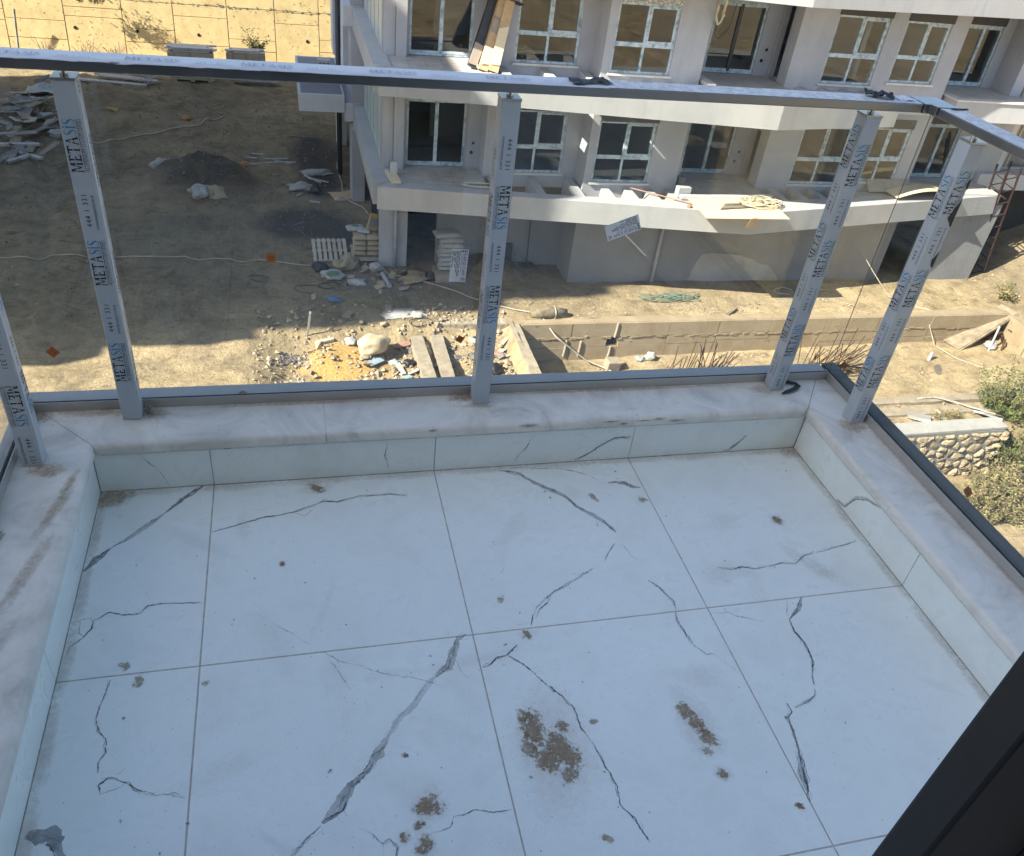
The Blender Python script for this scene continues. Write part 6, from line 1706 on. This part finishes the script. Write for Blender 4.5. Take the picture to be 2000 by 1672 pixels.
# ================================================================== EXCAVATION AND PIT
mb = MB(); mb.blob((2.12, 17.62, gz(2.1, 17.6)+.24), (.42, .33, .29), 7, 4, .22, 1.3, .2); tag(mb.build('boulder', 'limestone'), 'large pale limestone boulder on the sunlit rubble', 'rock')
def beam(name, x0, y0, x1, y1, w, z, h, lab, lift=.02):
    d = Vector((x1-x0, y1-y0, 0)); L = d.length; a = atan2(d.y, d.x)
    mb = MB(); n = 22
    for i in range(n+1):
        t = i/n-.5
        for (s_, zz) in ((-.5, 0), (-.5, 1), (.5, 1), (.5, 0)):
            p = Vector((t*L, s_*w+.018*noise.noise(Vector((i*.7, s_*3, zz))), zz*h+.02*noise.noise(Vector((i*.9, s_*5, zz*2+4)))))
            mb.v.append(((x0+x1)/2+p.x*cos(a)-p.y*sin(a), (y0+y1)/2+p.x*sin(a)+p.y*cos(a), z+p.z))
    for i in range(n):
        for k in range(4):
            k2 = (k+1) % 4; mb.f.append((i*4+k, i*4+k2, (i+1)*4+k2, (i+1)*4+k)); mb.m.append(0)
    mb.f.append((3, 2, 1, 0)); mb.m.append(0); e = n*4; mb.f.append((e, e+1, e+2, e+3)); mb.m.append(0)
    o = mb.build(name, 'beam_concrete'); tag(o, lab, 'beam'); return o
beam('concrete_beam', 3.32, 18.15, 3.42, 15.6, .33, G0-.55, .42, 'left one of two parallel rough concrete beams in the rubble')
beam('concrete_beam', 3.88, 18.2, 3.88, 15.6, .33, G0-.55, .40, 'right one of two parallel rough concrete beams in the rubble')
pit = empty('pit_wall', (14, 18.4, G0), 'long board-marked concrete wall of the open pit in front of the building', 'wall')
xs = [6.32, 7.85, 9.35, 10.9, 12.5, 14.3, 16.2, 18.1, 20.1, 22.0, 23.2]
rs = random.Random(9)
boxp('wall_core', pit, 'pit_concrete', 5.95, 23.3, 18.40, 18.72, -11.6, G0+.02)
for i in range(len(xs)-1):
    a, b = xs[i], xs[i+1]; zm = -10.40+rs.uniform(-.06, .06)
    MB().box(a+.006, b-.006, 18.345+rs.uniform(-.01, .01), 18.399, zm+.006, G0+.012).build('concrete_panel', 'pit_concrete', pit, bevel=.004)
    zl = zm-.28+rs.uniform(-.05, .05)
    if i == 1:
        MB().box(a+.006, 8.98, 18.352, 18.399, zl+.004, zm-.004).build('concrete_panel', 'pit_concrete', pit, bevel=.004)
    else: MB().box(a+.006, b-.006, 18.352+rs.uniform(-.008, .008), 18.399, zl+.004, zm-.004).build('concrete_panel', 'pit_concrete', pit, bevel=.004)
    MB().box(a+.006, b-.006, 18.352+rs.uniform(-.008, .008), 18.399, -11.6, zl-.004).build('concrete_panel', 'pit_concrete', pit, bevel=.004)
MB().box(8.99, 9.30, 18.395, 18.3995, -10.68, -10.42).build('wall_niche', 'black_void', pit)
mb = MB()
for k in range(120):
    x = rs.uniform(6.5, 23); mb.obox((x, 18.345, -10.40+rs.gauss(0, .025)), (rs.uniform(.06, .3), .03, rs.uniform(.015, .05)), None, 0, .2)
mb.build('mortar_smear', 'pit_concrete', pit)
mb = MB()
for (x, z0, z1) in ((7.7, -11.0, -10.45), (8.15, -11.0, -10.5), (9.1, -11.1, -10.7), (9.2, -10.4, G0+.02), (18.6, -10.95, -10.3), (15.3, -11, -10.45)):
    mb.tube([(x, 18.33, z0), (x+.02, 18.325, (z0+z1)/2), (x+.03, 18.33, z1)], .03, 6)
mb.build('mortar_run', 'kerb_concrete', pit)
lw = beam('pit_side_wall', 6.12, 18.40, 6.12, 13.7, .27, -11.6, 1.68, 'low concrete side wall closing the left end of the pit'); lw['category'] = 'wall'
beam('concrete_footing', 4.0, 18.62, 5.94, 18.55, .30, G0-.42, .44, 'buried concrete footing continuing the pit wall into the rubble')
rwl = empty('pit_end_wall', (23.2, 17, -11.5), 'sunlit sloping concrete wall closing the right end of the pit', 'wall')
for k in range(3):
    MB().prism([(23.02+.02*k, 18.34-1.15*k), (23.34, 18.34-1.15*k), (23.34, 17.21-1.15*k), (23.02+.02*k, 17.21-1.15*k)], -11.6, G0+.0-.05*k).build('concrete_panel', 'pit_concrete', rwl)
# kerb and fieldstone wall at the near right
kb = beam('kerb', 13.2, 15.02, 26, 15.02, .30, -11.05, .32, 'rough concrete kerb edging the sandy pit floor at the near right'); kb['category'] = 'kerb'
beam('kerb', 13.2, 14.55, 26, 14.45, .35, -11.0, .24, 'second low concrete strip between the kerb and the fieldstone wall')['category'] = 'kerb'
sw = empty('stone_wall', (17, 13.5, -12.4), 'fieldstone masonry wall with a pale mortar cap below the balcony', 'wall')
mb = MB(); mb.box(13.2, 19.15, 13.34, 13.78, -12.7, -10.70); mb.build('mortar_body', 'mortar_joint', sw)
MB().prism([(13.2, 13.29), (19.25, 13.36), (19.25, 13.84), (13.2, 13.80)], -10.699, -10.60).build('mortar_cap', 'mortar_cap', sw, bevel=.02)
rs = random.Random(31)
X0, X1, Z0, Z1 = 13.25, 19.12, -12.55, -10.74
seeds = []
while len(seeds) < 190:
    p = (rs.uniform(X0, X1), rs.uniform(Z0, Z1)); r0 = rs.choice((.20, .26, .32, .38))
    ok = all(((p[0]-q[0])*.78)**2+((p[1]-q[1])*1.25)**2 > (.5*(r0+q[2]))**2*.95 for q in seeds)
    if ok: seeds.append((p[0], p[1], r0)); miss = 0
    else:
        miss = globals().get('miss', 0)+1
        if miss > 900: break
def half(poly, mx, mz, nx, nz):
    out = []
    for a, b_ in zip(poly, poly[1:]+poly[:1]):
        da, db = (a[0]-mx)*nx+(a[1]-mz)*nz, (b_[0]-mx)*nx+(b_[1]-mz)*nz
        if da <= 0: out.append(a)
        if (da <= 0) != (db <= 0): t = da/(da-db); out.append((a[0]+(b_[0]-a[0])*t, a[1]+(b_[1]-a[1])*t))
    return out
for si, s0 in enumerate(seeds):
    poly = [(X0, Z0), (X1, Z0), (X1, Z1), (X0, Z1)]
    for s1 in seeds:
        if s1 is s0 or abs(s1[0]-s0[0]) > 1.1 or abs(s1[1]-s0[1]) > .9: continue
        w = s0[2]/(s0[2]+s1[2])
        poly = half(poly, s0[0]+(s1[0]-s0[0])*w, s0[1]+(s1[1]-s0[1])*w, s1[0]-s0[0], s1[1]-s0[1])
        if len(poly) < 3: break
    if len(poly) < 3: continue
    cx = sum(p[0] for p in poly)/len(poly); cz = sum(p[1] for p in poly)/len(poly)
    # round the corners, pull back for the joint
    rnd = []
    for a, b_ in zip(poly, poly[1:]+poly[:1]):
        for t in (.22, .5, .78): rnd.append((a[0]+(b_[0]-a[0])*t, a[1]+(b_[1]-a[1])*t))
    ring = []
    for k, p in enumerate(rnd):
        dx, dz = p[0]-cx, p[1]-cz; L = sqrt(dx*dx+dz*dz) or 1; sh = max(.45, 1-rs.uniform(.03, .06)/L)
        ring.append((dx*sh+rs.gauss(0, .006), dz*sh+rs.gauss(0, .006)))
    n = len(ring); pr = rs.uniform(.02, .065)
    vs = [(cx+p[0], 13.345, cz+p[1]) for p in ring]+[(cx+p[0]*.86+rs.gauss(0, .008), 13.335-pr*rs.uniform(.5, 1.1), cz+p[1]*.86+rs.gauss(0, .008)) for p in ring]+[(cx+p[0]*.45+rs.gauss(0, .012), 13.33-pr*rs.uniform(.8, 1.5), cz+p[1]*.45+rs.gauss(0, .012)) for p in ring]+[(cx, 13.325-pr*1.2, cz)]
    mb = MB(); mb.add(vs, [(k, (k+1) % n, (k+1) % n+n, k+n) for k in range(n)]+[(k+n, (k+1) % n+n, (k+1) % n+2*n, k+2*n) for k in range(n)]+[(k+2*n, (k+1) % n+2*n, 3*n) for k in range(n)])
    mb.build('stone', 'field_stone', sw)
for k in range(16):
    mb = MB(); mb.blob((19.15+rs.uniform(-.08, .22), 13.5+rs.uniform(-.15, .25), -12.2+.10*k*.9), (.15, .16, .10), 300+k, 2, .3); mb.build('stone', 'field_stone', sw)

# things in and around the pit
mb = MB(); mb.obox((9.05, 17.78, -10.98), (.42, .32, .34), rotm(.12, .1, .1), 0, .05); tag(mb.build('concrete_lump', 'beam_concrete', bevel=.02), 'squarish concrete block on the pit floor at the end of the hose', 'block')
o = sack('plastic_bag', 8.5, 17.15, (.55, .2, .12), 41, 'sack_blue', 'blue and white bag on the pit floor just above the railing channel', rot=.0)
mb = MB(); mb.blob((8.2, 17.15, gz(8.2, 17.15)+.10), (.2, .19, .11), 6, 2, .2); mb.build('white_print', 'sack_white', o)
mb = MB(); mb.tube([(6.68, 18.76, G0+.14), (7.0, 18.75, G0+.17), (7.4, 18.78, G0+.16), (7.75, 18.76, G0+.13)], [.13, .17, .16, .12], 12)
o = mb.build('rolled_mat', 'burlap', smooth=True); tag(o, 'rolled brown burlap mat tied with rope on the pit rim', 'mat')
mb = MB(); mb.tube([(7.38, 18.76+.175*cos(a*.5), G0+.16+.175*sin(a*.5)) for a in range(14)], .014, 5); mb.build('tie', 'hose_cream', o)
def rebar(name, cx, cy, n, spread, L, lean, seed, lab, grp, sx=1.0):
    rs = random.Random(seed)
    for k in range(n):
        x = cx+rs.uniform(-spread, spread); y = cy+rs.uniform(-.25, .25); z = gz(x, y)
        t = rs.gauss(lean[0], lean[1]); a = rs.uniform(-.4, .4); l = L*rs.uniform(.6, 1.1)
        mb = MB(); mb.tube([(x, y, z-.05), (x+sx*sin(t)*l*.5, y+sin(a)*l*.2, z+cos(t)*l*.5), (x+sx*sin(t)*l*1.05, y+sin(a)*l*.45, z+cos(t)*l*.98)], .014, 5)
        tag(mb.build('rebar', 'rust_steel'), lab, 'rebar', grp)
rebar('rebar', 11.2, 16.9, 34, .85, 1.25, (.25, .25), 3, 'thin rusty rebar standing in the left cluster on the pit floor', 'rebar cluster at the middle of the pit')
rebar('rebar', 15.2, 16.8, 40, .85, 1.5, (.6, .45), 4, 'thin rusty rebar in the spread cluster left of the glass corner', 'rebar cluster near the glass corner')
rs = random.Random(8)
for k in range(20):
    x, y = 15.9+rs.uniform(-.6, .9), 16.8+rs.uniform(-.35, .35); a = rs.uniform(-.5, .2); l = rs.uniform(.6, 1.3)
    mb = MB(); mb.tube([(x-l/2*cos(a), y-l/2*sin(a), gz(x, y)+.05+.01*k), (x+l/2*cos(a), y+l/2*sin(a), gz(x, y)+.09+.012*k)], .013, 5)
    tag(mb.build('rebar', 'rust_steel'), 'rusty rebar lying flat behind the glass corner', 'rebar', 'rebar lying in the pit')
# ramp of boards
rp = empty('board_ramp', (22.2, 18.1, -10.9), 'wide plywood board sloping from the pit floor up to the rim on props', 'ramp')
d0, d1 = Vector((20.95, 18.02, -10.86)), Vector((23.25, 18.62, G0+.06))
for k in range(3):
    off = Vector((.05, -.20, 0))*(k-1)*1.05
    ax = (d1-d0); L = ax.length; xx = ax.normalized(); yy = Vector((-xx.y, xx.x, 0)).normalized(); zz = xx.cross(yy)
    R = Matrix((xx, yy, zz)).transposed()
    mb = MB(); mb.obox((d0+d1)/2+yy*(-.21*(k-1))+Vector((0, 0, .012)), (L, .205, .028), R); mb.build('plank', 'ramp_wood', rp)
mb = MB(); mb.obox((d0+d1)/2+yy*(-.33)-zz*.05, (L, .05, .09), R); mb.build('edge_batten', 'plank_wood', rp)
mb = MB(); mb.tube([(22.05, 17.55, -10.87), (22.45, 17.95, -10.15)], .035, 7); mb.build('prop', 'drain_pipe', rp)
mb = MB(); mb.tube([(22.55, 17.55, -10.85), (22.85, 17.85, -10.6)], .035, 7); mb.build('prop', 'rust_steel', rp)
mb = MB()
for k in range(4): mb.obox((22.5+.2*k, 18.25, -10.72+.12*k), (.7, .14, .05), rotm(.2, -.3+.1*k, .5*k))
tag(mb.build('timber_scrap', 'rust_steel'), 'reddish timber scraps stacked under the board ramp', 'timber')
sack('plastic_bag', 22.25, 17.75, (.22, .18, .12), 44, 'sack_white', 'white bag crumpled under the board ramp beside the prop')
mb = MB(); mb.tube([(19.55, 17.25, -10.92), (19.62, 17.30, -10.62)], .055, 10); tag(mb.build('pipe_stub', 'drain_pipe'), 'short grey pipe stub sticking out of the sandy pit floor', 'pipe')
mb = MB(); rs = random.Random(6); pts = []
for k in range(160): pts.append((11.4+.55*sin(k*.37)+.5*sin(k*.113), 19.75+.18*cos(k*.51)+.08*sin(k*.2), G0+.06+.05*abs(sin(k*.7))))
mb.tube(pts, .012, 4); tag(mb.build('wire_tangle', 'wire_green'), 'tangle of thin green wire on the sunlit ground before the building', 'wire')
# litter pieces that can be told apart in the sunlit rubble
for k, (nm, x, y, s_, a, mat, lab, cat) in enumerate((
        ('white_strip', .50, 18.25, (.05, .03, .75), (.15, .12), 'pvc_white', 'white plastic strip standing upright in the sunlit rubble', 'strip'),
        ('plank_piece', .88, 18.0, (.50, .12, .08), (0, 0), 'pale_wood', 'short plank lying by the upright white strip', 'plank'),
        ('blue_tile', 2.12, 17.15, (.45, .22, .03), (.1, .1), 'blue_slab', 'blue grey slab below the limestone boulder', 'slab'),
        ('grey_tile', 1.55, 19.05, (.34, .18, .03), (0, 0), 'beam_concrete', 'pale grey tile on the shaded ground above the boulder', 'tile'),
        ('grey_tile', 2.7, 19.35, (.40, .18, .03), (0, .05), 'beam_concrete', 'grey tile next to the white powder spill', 'tile'),
        ('white_tray', 2.75, 16.9, (.62, .12, .05), (.05, .05), 'pvc_white', 'long white tray piece left of the concrete beams', 'tray'),
        ('carton_piece', 5.05, 18.05, (.42, .35, .12), (.3, .2), 'sack_white', 'white printed carton crushed beside the middle post', 'carton'),
        ('stone_slab', 17.0, 14.25, (.62, .45, .10), (.25, .1), 'mortar_cap', 'pale broken concrete slab leaning behind the fieldstone wall', 'slab'),
        ('white_board', 19.2, 14.10, (.62, .50, .06), (.5, -.2), 'fascia_white', 'white board scrap leaning beside the green bush', 'board'),
        ('timber', 17.75, 14.2, (.09, .60, .06), (0, .1), 'pale_wood', 'short timber between the straw and stones behind the wall', 'timber'),
        ('plastic_scrap', 17.1, 15.05, (.22, .12, .05), (0, 0), 'sack_blue', 'small blue and white scrap on the kerb', 'scrap'),
        ('plank_piece', 13.1, 18.85, (.60, .10, .06), (0, 0), 'plank_wood', 'short dark plank on the rim of the pit', 'plank'),
        ('white_bag', 17.1, 10.4, (.45, .25, .12), (.2, .1), 'sack_white', 'white plastic piece on the sand below the bushes', 'plastic'),
        ('plank_piece', 20.0, 13.3, (.9, .12, .06), (.1, .05), 'plank_wood', 'weathered plank sticking out beside the end of the fieldstone wall', 'plank'))):
    mb = MB(); z = gz(x, y); R = rotm(a[0], a[1], .35*k)
    mb.obox((x, y, z+s_[2]*.5+.03), s_, R, 0, .12); tag(mb.build(nm, mat), lab, cat)
sack('plastic_bag', 1.55, 17.9, (.16, .14, .14), 45, 'sack_white', 'small white and green bag left of the limestone boulder')
sack('plastic_bag', 2.62, 17.25, (.14, .12, .10), 46, 'rag_teal', 'pale blue bag in the shadow of the limestone boulder')
sack('plastic_bag', 3.0, 17.1, (.17, .13, .10), 47, 'sack_black', 'black rag left of the concrete beams', 'rag')
sack('cloth', 5.45, 17.6, (.45, .12, .07), 48, 'cloth_pink', 'pink cloth scrap right of the middle post', 'cloth', rot=-.5)
sack('cloth', 3.0, 18.05, (.35, .10, .06), 49, 'cloth_pink', 'orange pink cloth at the head of the concrete beams', 'cloth', rot=.3)
sack('plastic_bag', 4.9, 17.0, (.20, .15, .10), 51, 'rag_teal', 'pale teal bag in the rubble right of the beams')
sack('plastic_bag', 5.2, 16.6, (.24, .2, .16), 52, 'sack_black', 'dark bundle in the rubble next to the pit side wall', 'bundle')
sack('plastic_bag', 2.2, 16.35, (.12, .10, .10), 53, 'sack_white', 'little white bag on the ochre sand at the near edge')
sack('plastic_bag', 4.75, 16.3, (.26, .18, .10), 54, 'sack_white', 'white crushed cup in the rubble near the railing channel')
sack('plastic_bag', 3.5, 18.95, (.22, .14, .08), 55, 'sack_white', 'white bottle beside the powder spill at the shadow edge', 'bottle')
sack('plastic_bag', 10.35, 18.1, (.16, .14, .14), 56, 'sack_white', 'white lump on the pit floor against the wall', 'lump')
sack('plastic_bag', 10.05, 18.1, (.14, .12, .07), 57, 'rag_teal', 'pale blue scrap beside the white lump in the pit', 'scrap')
sheet('powder_spill', 3.0, 19.1, 1.0, .5, .03, 1.4, 'sack_white', 'spill of white powder crossing the shadow edge', 'powder', .1)
sheet('white_scrap', 12.4, 16.9, 1.1, .4, .12, 5.5, 'blue_slab', 'pale blue plastic sheet among the rebar', 'sheet', .2)
for k in range(46):
    rs2 = random.Random(500+k); x, y = rs2.uniform(2.6, 5.85), rs2.uniform(15.6, 18.2); s_ = rs2.uniform(.08, .2)
    mb = MB(); mb.obox((x, y, gz(x, y)+.07), (s_*1.6, s_, .02), rotm(rs2.gauss(0, .5), rs2.gauss(0, .5), rs2.uniform(0, 3)), 0, .2)
    tag(mb.build('litter_scrap', rs2.choice(['sack_white', 'pale_wood', 'stone_bits', 'pale_wood', 'rag_teal', 'grey_wood', 'stone_bits'])), 'small broken scrap among the rubble around the concrete beams', 'scrap', 'scraps around the concrete beams')
for k in range(22):
    rs2 = random.Random(700+k); x, y = rs2.gauss(2.6, 1.3), rs2.gauss(21.0, .6); s_ = rs2.uniform(.08, .22)
    mb = MB(); mb.obox((x, y, gz(x, y)+.05), (s_*1.7, s_, .02), rotm(rs2.gauss(0, .4), rs2.gauss(0, .4), rs2.uniform(0, 3)), 0, .2)
    tag(mb.build('litter_scrap', rs2.choice(['sack_tan', 'grey_wood', 'cardboard_grey', 'stone_bits', 'grey_wood', 'sack_tan'])), 'small scrap littering the shaded ground before the pier', 'scrap', 'scraps before the pier')

# lattice mast
ms = empty('lattice_mast', (24.05, 21.3, G0), 'rusty red lattice hoist mast at the right end of the lower balcony', 'mast')
A0, A1 = Vector((23.75, 21.2, G0-.15)), Vector((22.75, 20.75, -6.0))
mx_ = (A1-A0).normalized(); ux = Vector((1, 0, 0)); ux = (ux-mx_*ux.dot(mx_)).normalized(); uy = mx_.cross(ux); Lm = (A1-A0).length
def mp(s_, a, b_): return tuple(A0+mx_*s_+ux*a+uy*b_)
cm = [(0, 0), (.5, 0), (.5, .5), (0, .5)]
for p in cm:
    mb = MB(); mb.tube([mp(0, *p), mp(Lm, *p)], .036, 6); mb.build('upright', 'mast_red', ms)
s_ = .25
while s_ < Lm:
    mb = MB()
    for a, b_ in zip(cm, cm[1:]+cm[:1]): mb.tube([mp(s_, *a), mp(s_, *b_)], .022, 5)
    mb.build('rung', 'mast_red', ms); s_ += .46

# vegetation at the near right
bush('green_bush', 20.0, 14.3, (.85, .7, .75), 5200, .10, 'leaf_green', 'bright green upright bush behind the end of the fieldstone wall', 61, z=-10.95)
bush('green_bush', 20.1, 13.2, (.9, .6, .8), 4600, .09, 'leaf_green', 'green bush at the end of the fieldstone wall under the upright bush', 62, z=-11.9)
bush('olive_bush', 18.9, 12.5, (1.0, .6, .50), 4600, .09, 'leaf_olive', 'olive bush growing against the lower right of the fieldstone wall', 63)
bush('olive_bush', 18.0, 11.7, (1.3, .8, .42), 5200, .085, 'leaf_olive', 'wide olive bush nearest the lower right corner of the glass', 64)
bush('olive_bush', 19.4, 11.6, (1.0, .9, .5), 4200, .09, 'leaf_olive', 'olive bush at the far right edge of the picture below the stone wall', 70)
bush('dry_grass', 16.6, 12.5, (.9, .5, .30), 3600, .12, 'leaf_dry', 'straw coloured grass tuft at the foot of the fieldstone wall', 65, 'grass')
bush('dry_grass', 16.9, 11.3, (.8, .6, .26), 3000, .10, 'leaf_dry', 'dry grass tuft at the edge of the sandy ground', 66, 'grass')
bush('dry_grass', 17.9, 14.15, (.5, .25, .14), 1800, .10, 'leaf_dry', 'dry brown straw lying behind the mortar cap of the stone wall', 67, 'grass')
bush('shrub', 23.7, 19.4, (.45, .4, .22), 900, .09, 'leaf_olive', 'sparse shrub on the bank at the foot of the lattice mast', 68, 'shrub')
bush('shrub', 26.4, 22.0, (.4, .35, .45), 800, .10, 'leaf_olive', 'small shrub on the bank behind the right post', 69, 'shrub', z=-7.9)

# ================================================================== TALL BLOCK BEYOND THE LEFT EDGE (unseen, shaped to throw the stepped shadow over the yard)
tb = empty('shadow_tower', (-25, 24, G0), 'unseen tall apartment block with stacked balconies beyond the left edge, stepped to shape the shadow on the yard', 'building')
TX = -18.4
YS = {0: 14.2, 1: 13.9, 2: 13.55, 3: 13.22, 4: 12.93, 5: 12.63, 6: 12.31, 7: 11.99}  # storey fronts stepped outward to fit the shadow edge on the yard
for k in range(8):
    h0, h1 = 3.0*k, 3.0*(k+1); ys = YS[k]
    boxp('storey_block', tb, 'lilac_render', TX-12, TX, ys+1.05, 35.3, G0+h0, G0+h1-.001)
    boxp('balcony_slab', tb, 'fascia_white', TX-3.7, TX+.002, ys, ys+1.048, G0+h1-.9, G0+h1)
boxp('parapet', tb, 'fascia_white', TX-12.1, TX+.003, 12.4, 35.4, G0+24.0, G0+25.7)
